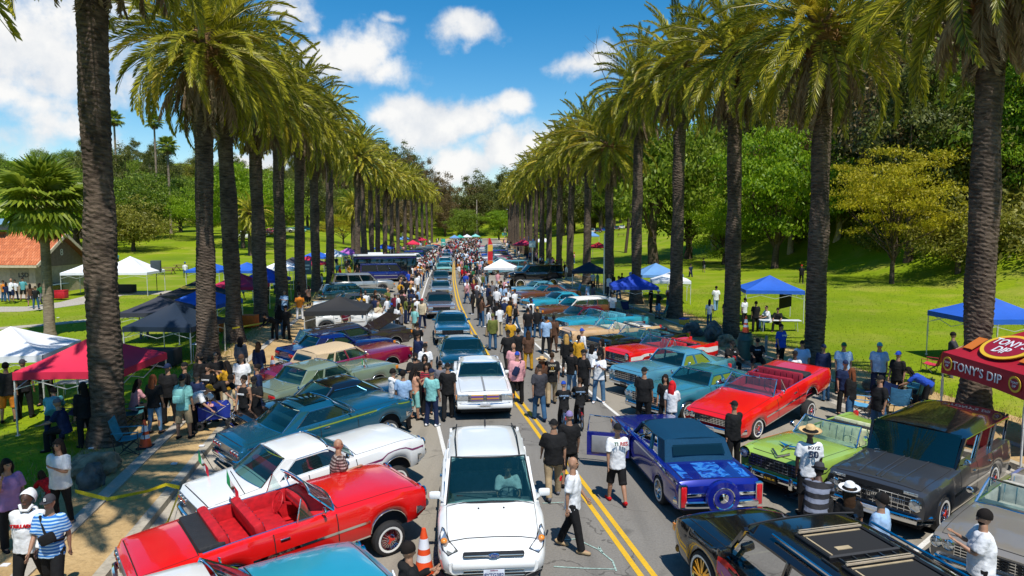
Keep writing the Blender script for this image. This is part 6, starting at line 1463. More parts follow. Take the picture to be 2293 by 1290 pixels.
P_(110, 1128, 185, 'walk2', 'm', STRIPEB, 'black', None, 'person in blue and white striped T-shirt with black cap and sling bag', 1.74, hat='cap', hatc='charcoal', pk='shorts', extra=many(slingbag('black', 'black sling bag with a red patch across a striped shirt'), lambda o, J: lettering('B', .07, CM('white'), o, J['hd']+V(0, .112, .075), (R(80), 0, R(180)), 'cap_letter')))
P_(92, 1070, 60, 'bend', 's', 'red', 'maroon', 'long', 'small child in red dress bending down beside the white top', 1.12, hc='brownhair')
P_(185, 868, 60, 'stand', 'fh', 'black', 'black', 'long', 'person in black with long black hair under the pink canopy', 1.72, kind='long')
P_(128, 905, 100, 'sit', 'm', 'navy', 'black', None, 'person in grey hat seated low under the pink canopy', 1.7, hat='capb', hatc='grey')
P_(50, 815, 10, 'stand', 'm', 'black', 'black', None, 'person in black T-shirt under the white canopy at the left', 1.8, hat='cap', hatc='charcoal')
P_(12, 822, 20, 'stand', 'm', 'black', 'orange', 'short', 'person in black T-shirt and orange shorts at the left edge', 1.8, pk='shorts', hat='cap', hatc='green')
P_(98, 795, 170, 'stand', 'h', 'black', 'black', 'short', 'person in black printed T-shirt behind the white canopy leg', 1.8, extra=frontprint([('LOW LIFE', .06, 'white', 0, 0)], dep=.17))
P_(310, 860, -40, 'sit', 'f', 'pink', 'black', 'long', 'person in pink top seated behind the first palm', 1.66)
P_(578, 765, 0, 'stand', 'f', 'navy', 'denim', 'long', 'person with long curly dark hair and a denim bag on the path', 1.68, kind='long', hc='brownhair')
P_(538, 762, 10, 'stand', 'f', 'grey', 'black', 'long', 'person with long straight black hair and grey cardigan on the path', 1.68, kind='long')
P_(625, 688, 0, 'stand', 'f', 'black', 'denim', 'long', 'person in black jacket and jeans walking on the sandy path', 1.7, kind='long')
P_(640, 690, -20, 'phone', 'm', 'black', 'black', 'short', 'person in black trousers and short sleeves by the sandy path edge', 1.76)
P_(592, 708, 140, 'bend', 'm', 'black', 'black', 'short', 'person in black bending over by the dry grass', 1.76, kind='long')
P_(120, 880, 30, 'bend', 'm', 'teal', 'navy', 'short', 'person in teal shirt leaning over under the pink canopy', 1.7)
# hill side verge
P_(1640, 763, 200, 'sit', 'h', 'black', 'black', None, 'person in black T-shirt and cap seated behind the turquoise hardtop', 1.8, hat='cap', extra=frontprint([('LA', .07, 'white', -.06, .04)], dep=.17))
P_(1697, 757, 170, 'sit', 'h', 'black', 'black', None, 'person in black printed T-shirt seated by the green trash bin', 1.8, hat='cap', pk='shorts', extra=frontprint([('RIDERS', .07, 'skyblue', 0, 0)], dep=.16))
P_(1750, 733, -150, 'stand', 'h', 'blue', 'black', 'short', 'person in royal blue jersey near the cone topped bin', 1.78, extra=frontprint([('Dodgers', .09, 'white', 0, .02)], dep=.185))
P_(1797, 762, 150, 'stand', 'h', 'skyblue', 'black', None, 'stout person in pale blue T-shirt and black cap by the red tail', 1.78, hat='cap')
P_(1781, 785, 130, 'stand', 'm', 'white', 'black', None, 'slim person in white T-shirt with black straps and cap', 1.74, hat='cap', skin='d')
P_(1742, 790, 160, 'stand', 's', 'black', 'denim', 'short', 'child in black shirt between grown ups by the red tail', 1.25)
P_(1845, 770, 170, 'stand', 'm', 'navy', 'black', None, 'person in dark navy jacket over pale shirt against the palm trunk', 1.8, kind='long', hat='cap', hatc='navy')
P_(1890, 776, 160, 'stand', 'h', 'skyblue', 'black', None, 'person in pale blue T-shirt and green cap right of the dark palm', 1.8, hat='cap', hatc='green')
P_(1894, 806, 170, 'stand', 'm', 'navy', 'black', None, 'person in navy shirt and blue cap holding a yellow cup', 1.74, hat='cap', hatc='navy')
P_(1907, 824, 40, 'stand', 'fh', 'black', 'denim', 'long', 'person with long light brown hair in black lettered top', 1.7, hc='auburn', kind='long')
P_(1970, 776, 165, 'stand', 'h', 'lightblue', 'navy', None, 'tall person in blue grey T-shirt and teal cap on the lawn edge', 1.84, hat='cap', hatc='teal')
P_(2012, 796, 120, 'stand', 'm', 'black', 'black', None, 'person in black T-shirt and bright blue cap on the lawn edge', 1.76, hat='cap', hatc='blue')
P_(2034, 832, 60, 'bend', 'f', 'blue', 'black', 'long', 'dark haired person in blue jersey leaning over a cool box', 1.66, kind='tee')
P_(1972, 840, 100, 'stand', 'h', 'black', 'denim', None, 'broad person in black T-shirt and cap behind the lime convertible', 1.8, hat='cap')
P_(1852, 825, 0, 'stand', 's', 'lightblue', 'denim', 'short', 'small child in light blue T-shirt and jeans standing by the red tail', 1.12)
P_(1812, 714, 80, 'stand', 'm', PLAIDB, 'black', 'buzz', 'person in blue and white plaid shirt beside the dark palm', 1.78, skin='d', kind='long')
P_(2135, 752, 230, 'phone', 'm', 'charcoal', 'grey', 'short', 'person in charcoal shirt looking down at a phone on the lawn', 1.8)
P_(1604, 645, 0, 'walk', 'm', 'white', 'lightdenim', 'short', 'person in white shirt and pale jeans walking up the lawn', 1.76)
P_(1547, 594, 200, 'walk2', 'm', 'navy', 'navy', 'short', 'person in navy outfit carrying a white bag across the lawn', 1.76)
P_(1716, 690, 100, 'sit', 'm', 'white', 'denim', 'buzz', 'person in white T-shirt seated on a bench under the blue canopy', 1.76)
P_(1693, 680, 0, 'stand', 'm', 'black', 'black', 'short', 'person in black standing under the blue canopy on the lawn', 1.7)
P_(1742, 695, 150, 'sit', 'm', 'black', 'black', 'short', 'person in black seated at the table under the blue canopy', 1.72)
P_(1668, 672, 20, 'stand', 'f', 'white', 'black', 'pony', 'person in white striped top beside the slim palm under the canopy', 1.64)
P_(1458, 645, 60, 'stand', 'm', 'black', 'black', 'short', 'person in black standing under the bright blue canopy edge', 1.8)
P_(1372, 655, 160, 'stand', 'm', 'white', 'black', 'short', 'person in white shirt standing under the bright blue canopy', 1.76)
P_(1316, 632, 60, 'stand', 'm', 'lightblue', 'navy', 'buzz', 'person in light blue shirt and dark bag by the navy canopy', 1.78)
P_(1328, 634, -60, 'stand', 'f', 'grey', 'lightdenim', 'long', 'person in pale jeans and grey top by the navy canopy', 1.68)
ESC = next(o for o in COL.objects if o.get('label', '').startswith('white modern compact')); dv = ESC.location+Matrix.Rotation(ESC.rotation_euler.z, 3, 'Z') @ V(.0, .38, 0)
P_(0, 0, math.degrees(ESC.rotation_euler.z)-90, 'sit', 'm', 'white', 'denim', 'short', 'driver in white shirt behind the windscreen of the white utility car', 1.66, z=.17, xy=(dv.x, dv.y))
# children on small bikes
def bike(x, y, face, label, col):
    t = thing('bicycle', (x, y, 0), R(face), label, 'bicycle'); ty = M('bike_tyre', (.03, .03, .03), .8)
    for yy in (-.42, .42):
        b = MB(); mt = Matrix.Translation((0, yy, .25)) @ Matrix.Rotation(R(90), 4, 'Y'); b.lathe([(.225+.022*math.cos(a), .022*math.sin(a)) for a in np.linspace(0, 6.283, 7)], 22, mt=mt)
        w = b.build('wheel', ty, t); b = MB()
        for i in range(10): a = math.pi*2*i/10; b.bar((0, yy, .25), (0, yy+.21*math.cos(a), .25+.21*math.sin(a)), .006, .006)
        b.build('spokes', CHROME, w)
    b = MB()
    for p, q in (((0, -.42, .25), (0, -.05, .28)), ((0, -.42, .25), (0, -.18, .58)), ((0, -.05, .28), (0, -.18, .62)), ((0, -.05, .28), (0, .28, .62)), ((0, -.18, .58), (0, .28, .66)), ((0, .42, .25), (0, .26, .78))): b.tube([p, q], .016, 6)
    b.build('frame', paint('bike_'+col, CL[col]), t); b = MB(); b.tube([(-.24, .14, .92), (-.12, .24, .92), (0, .26, .80), (.12, .24, .92), (.24, .14, .92)], .013, 6); b.build('handlebar', CHROME, t)
    b = MB(); b.rbox((0, -.20, .66), (.14, .26, .06), .025); b.build('saddle', BLACKP, t); b = MB(); b.tube([(0, -.3, .5), (0, -.42, .5), (0, -.5, .42)], .012, 5); b.rbox((0, -.47, .46), (.06, .04, .05), .01, 0); b.build('rear_reflector', REDL, t)
for (hx, hy, c, bc, hair, lb, lb2) in ((1262, 853, 'black', 'skyblue', None, 'child in black lettered T-shirt and blue cap riding a small bike', 'small pale blue lowrider bicycle ridden by the blue capped child'), (1298, 845, 'black', 'maroon', 'buzz', 'shaven headed youth in black lettered T-shirt riding a small bike', 'small maroon lowrider bicycle ridden by the shaven headed youth')):
    o = P_(hx, hy, 3, 'bike', 's', c, 'black', hair, lb, 1.5, hat='cap' if not hair else None, hatc='blue', hc='brownhair', extra=backprint([('LOWRIDERS', .06, 'skyblue', 0, .03), ('JR', .06, 'skyblue', 0, -.04)], .36))
    bike(o.location.x, o.location.y+.02, 3, lb2, bc)
# ------------------------------------------------------------------ the crowd: simpler figures, one mesh each
def low_mesh(pose, bt, kind, pk, hair):
    k = ('low', pose, bt, kind, pk, hair)
    if k in BC: return BC[k]
    J = joints(pose, bt); w, bl = BT[bt]; b = MB(); S = J['S']; p = J['pel']; H = J['hd']
    b.tube([p-S*.10, p+S*.05, p+S*.28, p+S*.42, p+S*.50, p+S*.54], [(.18*w, .14*bl), (.175*w, .135*bl), (.185*w, .14*bl), (.19*w, .13), (.13, .09), (.06, .06)], 10, 1, ell=(1, 0, 0))
    b.tube([p+S*.5, p+S*.66], .055, 6, 0); b.ell(H, (.078, .098, .118), 9, 7, 0, mt=J['HM'].to_4x4())
    for sd in (1, -1):
        s, e, wr = J['sh', sd], J['el', sd], J['wr', sd]; lng = kind == 'long'
        b.tube([s, s.lerp(e, .5), s.lerp(e, .85)], [.068*w, .072*w, .072*w], 7, 1); b.tube([s.lerp(e, .8), e, wr], [.045, .045, .035] if lng else [.036, .036, .026], 6, 1 if lng else 0); b.tube([wr, wr+J['fd', sd]*.15], [.03, .022], 6, 0)
        h, kn, a = J['hip', sd], J['knee', sd], J['ank', sd]
        if pk == 'shorts': b.tube([h, kn], [.105*w, .095], 7, 2); b.tube([kn, kn.lerp(a, .4), a], [.05, .055, .036], 6, 0)
        else: b.tube([h, kn, a], [.10*w, .075, .065], 7, 2)
        b.tube([J['heel', sd], J['toe', sd]], [.042, .035], 6, 4)
    t = J['HM'].to_4x4() @ Matrix.Rotation(R(26), 4, 'X')
    if hair == 'cap': b.ell(H+V(0, 0, .02), (.09, .108, .105), 10, 5, 3, v1=.5, mt=J['HM'].to_4x4()); b.prism([H+J['HM'] @ V(x, y, .025) for x, y in ((-.075, .06), (-.05, .18), (.05, .18), (.075, .06))], (0, 0, -.01), 3)
    elif hair != 'bald': b.ell(H+V(0, -.01, .012), (.09, .108, .122), 10, 6, 3, mt=t, v1=.6)
    if hair == 'long': b.tube([H+V(0, -.06, .02), H+V(0, -.09, -.12), H+V(0, -.1, -.32)], [(.085, .05), (.1, .05), (.06, .02)], 8, 3, ell=(1, 0, 0))
    me = b.mesh('person', [None]*5, 60); BC[k] = me; return me
SH = ['white']*9+['black']*16+['navy']*3+['grey', 'charcoal', 'teal', 'lightblue', 'skyblue', 'blue', 'blue', 'red', 'maroon', 'pink', 'mustard', 'olive', 'beige', 'orange', 'purple', 'green', 'aqua', 'brown', 'white', 'pink', 'peach']
PA = ['black']*6+['denim']*5+['lightdenim']*2+['khaki']*2+['navy', 'grey', 'charcoal', 'white', 'beige']
used = {}
NMC = {'lightblue': 'light blue', 'skyblue': 'sky blue', 'lightdenim': 'pale denim', 'denim': 'blue denim', 'peach': 'peach'}
LANDS = []
for o in list(COL.objects):
    if o.parent is None and o.get('category') in ('car', 'bus'):
        lb = o['label']; w_ = lb.split(); cut = next((i for i, q in enumerate(w_) if i > 1 and q in ('with', 'beside', 'behind', 'parked', 'creeping', 'between', 'by', 'near', 'in', 'nosed', 'third', 'far', 'right', 'driving', 'towering', 'standing', 'cut', 'at')), len(w_))
        LANDS.append((o.location.x, o.location.y, ' '.join(w_[:min(cut, 5)])))
def crowd_person(x, y, face, r, group, z=0., far=False):
    near = sorted(LANDS, key=lambda l: (l[0]-x)**2+(l[1]-y)**2)[:2]; l0 = near[0]
    for _ in range(60):
        sh = r.choice(SH); pa = r.choice(PA); hair = r.choice(['short', 'short', 'cap', 'cap', 'long', 'long', 'buzz', 'bald']); kind = r.choice(['tee', 'tee', 'tee', 'long']); pk = r.choice(['long', 'long', 'long', 'shorts'])
        hc = r.choice(['black', 'navy', 'blue', 'white', 'grey', 'red']) if hair == 'cap' else r.choice(['darkhair', 'darkhair', 'brownhair', 'darkhair', 'blonde' if hair == 'long' else 'darkhair'])
        ht = {'cap': f', {hc} cap', 'long': ', long '+('blonde' if hc == 'blonde' else 'dark')+' hair', 'bald': ', bald head'}.get(hair, ', short dark hair')
        side = 'behind' if y > l0[1]+1.2 else ('before' if y < l0[1]-1.2 else 'beside')
        lb = f'person in {NMC.get(sh, sh)} {"sleeves" if kind == "long" else "top"} and {NMC.get(pa, pa)} {"shorts" if pk == "shorts" else "trousers"}{ht} {side} the {l0[2]}'
        if len(lb.split()) > 16: lb = lb.replace(' and ', ', ').replace(' trousers', '').replace(' short dark hair', '')
        if lb not in used: break
    used[lb] = 1
    bt = r.choice(['f', 'fh']) if hair == 'long' else r.choice(['m', 'm', 'h', 's'])
    ps = r.choice(['stand', 'stand2', 'walk', 'walk2', 'phone', 'hand', 'cross', 'stand', 'hips'])
    o = link('person', low_mesh(ps, bt, kind, pk, hair), None, (x, y, z), (0, 0, R(face)), r.uniform(.90, 1.05)*(.94 if hair == 'long' else 1)); tag(o, lb, 'person', group)
    setm(o, SKIN[r.choice('lmmmmd')], CM(sh), CM(pa), CM(hc), CM(r.choice(['black', 'white', 'black', 'grey']))); return o
rc = random.Random(21); placed = list(PEOPLE)
def scatter(n, fo, y0, y1, group, mind=.55, pw=1.3, zf=None):
    k = 0; tries = 0
    while k < n and tries < n*60:
        tries += 1; y = y0+(y1-y0)*rc.random()**pw; x = cx(y)+fo(rc, y)
        if any((x-a)**2+(y-b)**2 < mind*mind for a, b in placed): continue
        if any(abs(x-a) < 1.3 and abs(y-b) < 2.4 for a, b in QPOS): continue
        placed.append((x, y)); k += 1
        crowd_person(x, y, rc.choice([0, 180, 180, 90, -90, 0])+rc.uniform(-40, 40), rc, group, zf(x, y) if zf else 0.)
QPOS = [(o.location.x, o.location.y) for o in COL.objects if o.parent is None and o.get('group') in (GQ, 'far moving cars')]
scatter(54, lambda r, y: r.uniform(-4.6, -3.0), 36, 88, 'crowd between the parked noses and the queue', pw=1.2)
scatter(14, lambda r, y: r.uniform(-7.2, -4.4), 37, 47, 'crowd between the parked noses and the queue', .5)
scatter(66, lambda r, y: r.uniform(.5, 4.0), 36, 86, 'crowd walking in the open lane', pw=1.25)
scatter(16, lambda r, y: r.uniform(-13.5, -9.6), 40, 85, 'people along the meadow side verge', zf=lambda x, y: .15)
scatter(12, lambda r, y: r.uniform(-24, -13.5), 30, 85, 'people between the meadow canopies', zf=lambda x, y: hgt(x, y))
scatter(14, lambda r, y: r.uniform(11.4, 15.5), 38, 85, 'people along the hill side verge', zf=lambda x, y: .15)
scatter(5, lambda r, y: r.uniform(16, 36), 62, 120, 'people out on the lawn slope', zf=hgt)
scatter(6, lambda r, y: r.uniform(-50, -25), 70, 120, 'people out on the meadow', zf=hgt)
# by the tiled roof building
for i, (px, py, sh, pa, lb) in enumerate([(8, 628, 'orange', 'denim', 'orange top'), (42, 628, 'navy', 'denim', 'dark striped jersey'), (78, 628, 'white', 'navy', 'white jersey, facing the building'), (104, 626, 'white', 'navy', 'white jersey with dark trousers'), (52, 626, 'teal', 'black', 'teal jacket'), (68, 635, 'brown', 'charcoal', 'brown top beside the black coat'), (77, 640, 'black', 'denim', 'black coat and jeans'), (90, 632, 'green', 'grey', 'green shirt at the building bench')]):
    px = [6, 12, 24, 32, 50, 66, 78, 88][i]; x, y = G(px, py, 1.8); o = crowd_person(x, y, rc.uniform(-40, 40), rc, 'people by the tiled roof building', .15); o['label'] = 'person in '+lb+' by the tiled roof building'
    setm(o, SKIN['m'], CM(sh), CM(pa), CM('darkhair'), CM('black'))
# far crowd that reads as one mass
def far_crowd():
    r = random.Random(5); keys = [low_mesh(p, b_, 'tee', 'long', h) for p, b_, h in (('stand', 'm', 'short'), ('walk', 'h', 'cap'), ('stand2', 'f', 'long'), ('hand', 'm', 'bald'))]
    cols = ['white', 'white', 'black', 'black', 'navy', 'skyblue', 'pink', 'red', 'grey', 'maroon', 'denim', 'darkhair', 'aqua', 'beige']; mats = [CM(c) for c in cols]+[SKIN['m'], SKIN['l']]
    vs = []; fs = []; mi = []; o = 0
    for i in range(680):
        y = 86+170*r.random()**1.25; x = cx(y)+(r.uniform(-4.6, -2.9) if r.random() < .3 else r.uniform(.2, 4.2) if r.random() < .62 else r.choice([r.uniform(-17, -9.5), r.uniform(11, 15)]))
        if y > 115 and r.random() < .4: x = cx(y)+r.uniform(-3, 3)
        me = r.choice(keys); X = Matrix.Translation((x, y, 0)) @ Matrix.Rotation(r.uniform(0, 6.3), 4, 'Z') @ Matrix.Scale(r.uniform(.9, 1.05), 4)
        cm = [14+(r.random() < .3), r.randrange(14), r.choice([2, 3, 4, 10, 10, 13]), 11, r.choice([0, 3])]
        vs += [tuple(X @ v.co) for v in me.vertices]
        for p in me.polygons: fs.append([o+k for k in p.vertices]); mi.append(cm[p.material_index])
        o += len(me.vertices)
    me = bpy.data.meshes.new('crowd'); me.from_pydata(vs, [], fs)
    for m in mats: me.materials.append(m)
    me.polygons.foreach_set('material_index', mi); tag(link('crowd', me), 'far crowd filling the road', None, None, 'stuff')
far_crowd()
# ================================================================== canopies
TENTC = dict(pink=(.62, .015, .06), white=(.74, .76, .80), navy=(.006, .018, .040), charcoal=(.03, .033, .048), blue=(.012, .10, .50), royal=(.008, .05, .42), crimson=(.42, .008, .06), black=(.018, .018, .02), paleblue=(.12, .28, .55), red=(.50, .008, .02), purple=(.42, .12, .45), green=(.03, .35, .24), aqua=(.20, .55, .50), orange=(.6, .16, .02), greyblue=(.16, .26, .36), yellow=(.7, .42, .05))
def tent(x, y, rz, col, label, w=3., d=3., ez=1.85, pk=.75, z=None, group='pop-up canopies', vh=.22, roofm=None, extra=None, legs=True, cat='canopy', name='canopy'):
    z = (hgt(x, y) if (x-cx(y) < -9.3 or x-cx(y) > 11.1) else 0.) if z is None else z
    t = thing(name, (x, y, z), rz, label, cat, group); m = roofm or M('canopy_'+col, TENTC[col], .75, var=.06, scale=2, bump=.25, bscale=3)
    w2, d2 = w/2, d/2; n = 8; C = [V(-w2, -d2, ez), V(w2, -d2, ez), V(w2, d2, ez), V(-w2, d2, ez)]; A = V(0, 0, ez+pk)
    for k in range(4):
        p, q = C[k], C[(k+1) % 4]; b = MB(); g = []
        for i in range(n+1):
            f = i/n; r = []
            for j in range(n+1):
                u = j/n; e = p.lerp(q, u); v = e.lerp(A, f); sag = .10*math.sin(math.pi*f)*(.35+1.0*math.sin(math.pi*u))+.05*math.sin(math.pi*u)*(1-f)*f*4*.3
                v.z -= sag*(.6 if pk < .5 else 1); r.append(v)
            g.append(r)
        b.grid(g); b.grid([[v-V(0, 0, .006) for v in r] for r in g], 0, True); b.build('roof_panel', m, t, 70)
        b = MB(); out = (p+q)/2; out = V(out.x, out.y, 0).normalized()*.012
        g = [[p.lerp(q, j/10)+out, p.lerp(q, j/10)+out*1.5-V(0, 0, vh*(1-.10*math.sin(j*math.pi/10)))] for j in range(11)]; b.grid(g); b.grid([[v-out*.4 for v in r] for r in g], 0, True); b.build('valance', m, t, 70)
    if legs:
        for c in C: b = MB(); b.box((c.x*.985, c.y*.985, ez/2-.02), (.035, .035, ez+.04)); b.box((c.x*.985, c.y*.985, ez*.55), (.05, .05, .5)); b.box((c.x*.985, c.y*.985, .01), (.09, .09, .02)); b.build('leg', STEEL, t)
        b = MB()
        for k in range(4):
            p, q = C[k]*.98, C[(k+1) % 4]*.98; mid = (p+q)/2
            for s in (p, q): b.bar(s-V(0, 0, .05), mid-V(0, 0, .45), .02, .02); b.bar(s-V(0, 0, .45), mid-V(0, 0, .05), .02, .02)
        b.bar((0, 0, ez-.3), A-V(0, 0, .03), .03, .03); tag(b.build('frame', STEEL, t), kind='stuff')
    if extra: extra(t)
    return t
tent(-12.45, 20.1, R(2), 'pink', 'bright pink canopy beside the thick palm trunk and sandy path', 2.85, 2.9, 1.80, .80)
tent(-16.6, 22.4, R(12), 'white', 'white canopy at the left edge behind the pink one', 3.0, 3.0, 1.78, .75)
tent(-15.0, 30.2, R(-4), 'navy', 'dark navy canopy behind the second palm trunk', 3.0, 3.0, 1.55, .9)
tent(-17.9, 34.5, R(5), 'charcoal', 'charcoal grey canopy behind the navy one', 2.9, 2.9, 1.6, .7)
tent(-16.9, 37.2, R(-3), 'blue', 'bright blue canopy between two palm trunks on the meadow', 3.0, 3.0, 1.7, .75)
def gold(t):
    y = M('gold_print', (.65, .42, .06), .7); b = MB(); b.ell((0, -.85, 2.22), (.55, .02, .16), 20, 8, mt=Matrix.Rotation(R(-58), 4, 'X')); b.build('gold_emblem', y, t)
    lettering('TEAM 20', .2, y, t, (.35, -1.54, 1.66), (R(90), 0, 0))
tent(-18.9, 40.8, R(-4), 'black', 'black canopy with gold print on the meadow', 3.1, 3.1, 1.78, .8, extra=gold)
tent(-18.6, 46.5, R(0), 'crimson', 'crimson canopy behind the black and gold one', 3.0, 3.0, 1.8, .85)
tent(-27.5, 62, R(0), 'blue', 'blue canopy further back on the meadow left of a trunk', 3.0, 3.0, 1.9, .7); tent(-23.7, 61, R(0), 'blue', 'blue canopy further back on the meadow between the trunks', 3.0, 3.0, 1.9, .7)
tent(-18.8, 52, R(4), 'royal', 'royal blue canopy right behind the pale ringed palm trunk', 3.0, 3.0, 1.8, .9)
tent(-33.0, 59, R(5), 'white', 'tall white canopy on the meadow beside the speaker pole', 4.2, 3.6, 2.0, 1.3); tent(-36.6, 58.5, R(5), 'white', 'low white canopy with orange banner by the tiled roof building', 2.6, 3.0, 2.0, .7)
for (px, Y, c, lb) in [(632, 64, 'white', 'white canopy with blue stripes beyond the royal blue one'), (655, 69, 'charcoal', 'grey canopy beyond the white striped one'), (690, 72, 'pink', 'pink canopy half hidden behind a dark trunk'), (708, 87, 'blue', 'blue canopy between dark trunks further along'), (748, 92, 'white', 'white canopy beside the purple one far along the meadow side'), (780, 98, 'purple', 'purple and white canopy far along the meadow side'), (806, 104, 'charcoal', 'dark grey canopy next to the purple one'), (860, 122, 'blue', 'blue canopy deep between the far trunks'), (925, 150, 'pink', 'pink canopy at the far palms')]:
    x = at(px, Y); tent(x, Y, R(rnd.uniform(-8, 8)), c, lb, 3, 3, 1.9, .8)
def sidewall(t):
    b = MB(); b.slab([[V(-1.47, y, z) for y in (-1.45, 0, 1.45)] for z in (.25, 1.0, 1.8)], (.02, 0, 0)); b.build('side_wall', M('side_wall_tan', (.50, .40, .28), .6, var=.2, scale=2), t)
tent(-8.75, 34.4, R(6), 'black', 'black canopy with one side wall standing in the parking row', 3.0, 2.9, 1.85, .6, extra=sidewall)
tent(cx(61)+11.9, 61, R(-6), 'navy', 'navy blue canopy by the boulders on the hill side', 3.0, 3.0, 1.85, .8); tent(cx(46)+11.5, 46, R(-4), 'royal', 'royal blue canopy in front of the ringed palm trunk', 3.0, 3.0, 1.85, .75)
tent(11.6, 55, R(10), 'paleblue', 'pale faded blue canopy behind the royal blue one', 3.4, 3.0, 1.95, .85); tent(11.9, 51.2, R(-8), 'white', 'white canopy tucked between the two blue ones', 2.8, 2.4, 1.75, .6)
def hangcloth(t):
    b = MB(); b.slab([[V(.35+1.1*u, -1.0+1.6*u, 1.75-.95*v) for u in (0, .5, 1)] for v in (0, .5, 1)], (.02, .02, 0)); b.build('hanging_cloth', CM('black'), t)
tent(15.6, 41.2, R(-8), 'blue', 'mid blue canopy alone on the lawn with black cloth hanging from it', 3.3, 3.0, 1.95, .8, extra=hangcloth)
tent(19.9, 28.3, R(2), 'blue', 'bright blue canopy at the right edge behind the massive trunk', 3.2, 3.0, 1.95, .8)
tent(at(1340, 112), 112, R(10), 'red', 'red canopy out on the lawn slope', 2.8, 2.8, 1.9, .8); tent(at(1172, 132), 132, R(10), 'crimson', 'crimson canopy among the far hill side cars', 3.6, 3.4, 2.2, 1.0)
tent(cx(66)+4.4, 66, R(-6), 'white', 'white canopy standing on the road in the crowd', 2.9, 2.8, 2.0, .8)
for i, (px, Y, c) in enumerate([(1030, 235, 'green'), (1046, 245, 'white'), (1018, 228, 'paleblue'), (1065, 255, 'aqua'), (1142, 225, 'yellow'), (1168, 190, 'orange'), (1182, 172, 'blue'), (1155, 215, 'pink'), (905, 190, 'paleblue'), (940, 185, 'pink'), (1325, 150, 'paleblue'), (1215, 150, 'white')]):
    x = at(px, Y); tent(x, Y, R(rnd.uniform(-15, 15)), c, f'{ {"paleblue": "pale blue"}.get(c, c)} canopy far off near the end of the road, {ORD[i]} of the distant ones', 3.2, 3.2, 2.0, .9, legs=i % 2 == 0, z=hgt(x, Y) if abs(x-cx(Y)) > 12 else 0)
def stall():
    red = M('canopy_stall_red', (.38, .006, .022), .6, var=.05, bump=.15, bscale=3); yel = M('stall_yellow', (.75, .46, .03), .6, var=0); wh = M('stall_white', (.72, .74, .80), .6, var=0); org = M('stall_orange', (.60, .16, .02), .6, var=0); cr = M('stall_crimson', (.30, .006, .03), .6, var=0)
    def extra(t):
        # the road-facing side is local -x; lettering rotation makes text run from far to near along it
        lettering("TONY'S DIP", .33, wh, t, (-1.545, .12, 1.995), (R(90), 0, R(-90)), ext=.004, space=1.08)
        for y in (1.25, -1.25):
            b = MB(); mt = Matrix.Translation((-1.54, y, 2.0)) @ Matrix.Rotation(R(-90), 4, 'Y'); b.lathe([(.20, 0), (.20, .012), (.15, .014), (0, .014)], 20, mt=mt, mis=[0, 0, 1]); o = b.build('round_logo', [yel, cr], t)
            lettering('TONY', .085, wh, o, (-1.562, y, 2.04), (R(90), 0, R(-90))); lettering('DIP', .085, wh, o, (-1.562, y, 1.95), (R(90), 0, R(-90)))
        sl = math.atan2(.95, 1.5)
        L = Matrix.Translation((-.88, -.05, 2.30+.95*.42-.02)) @ Matrix.Rotation(-sl, 4, 'Y') @ Matrix.Rotation(R(-90), 4, 'Z')
        b = MB(); b.xf = L; b.lathe([(0, .03), (.62, .03), (.62, 0)], 32, mt=Matrix.Diagonal((1.25, .82, 1, 1)), mis=[0, 0]); b.build('oval_logo', yel, t)
        b = MB(); b.xf = L; b.lathe([(0, .036), (.52, .036)], 32, mt=Matrix.Diagonal((1.25, .80, 1, 1))); b.build('oval_logo_field', cr, t)
        for sx in (-1, 1): b = MB(); b.xf = L; b.box((sx*1.02, -.12, .012), (.34, .52, .02)); b.build('orange_patch', org, t)
        for tx, dy, sz in (("TONY'S", .13, .34), ('DIP', -.17, .34)):
            o = lettering(tx, sz, wh, t, (0, 0, 0), (0, 0, 0), ext=.004, shear=.15); o.matrix_basis = L @ Matrix.Translation((0, dy, .046))
    tent(13.75, 17.6, R(1), 'red', "red food stall canopy lettered TONY'S DIP at the right edge", 3.0, 3.1, 2.28, .95, roofm=red, vh=.60, extra=extra, group=None)
    t = thing('stall_table', (13.9, 15.6, .15), 0, 'stall table under a red cloth below the red canopy', 'table'); b = MB(); b.rbox((0, 0, .40), (1.8, .8, .72), .03); b.build('tablecloth', red, t)
    for i, (px, s) in enumerate(((-.5, .22), (-.2, .26), (.2, .2))): b = MB(); b.rbox((px, .1, .76+s/2), (.2, .16, s), .02); tag(b.build('paper_bag', M('white_paper', (.7, .72, .75), .8), None), f'{["small", "taller", "short wide"][i]} white paper bag on the red stall table', 'bag').location = (13.9, 15.6, .15)
stall()
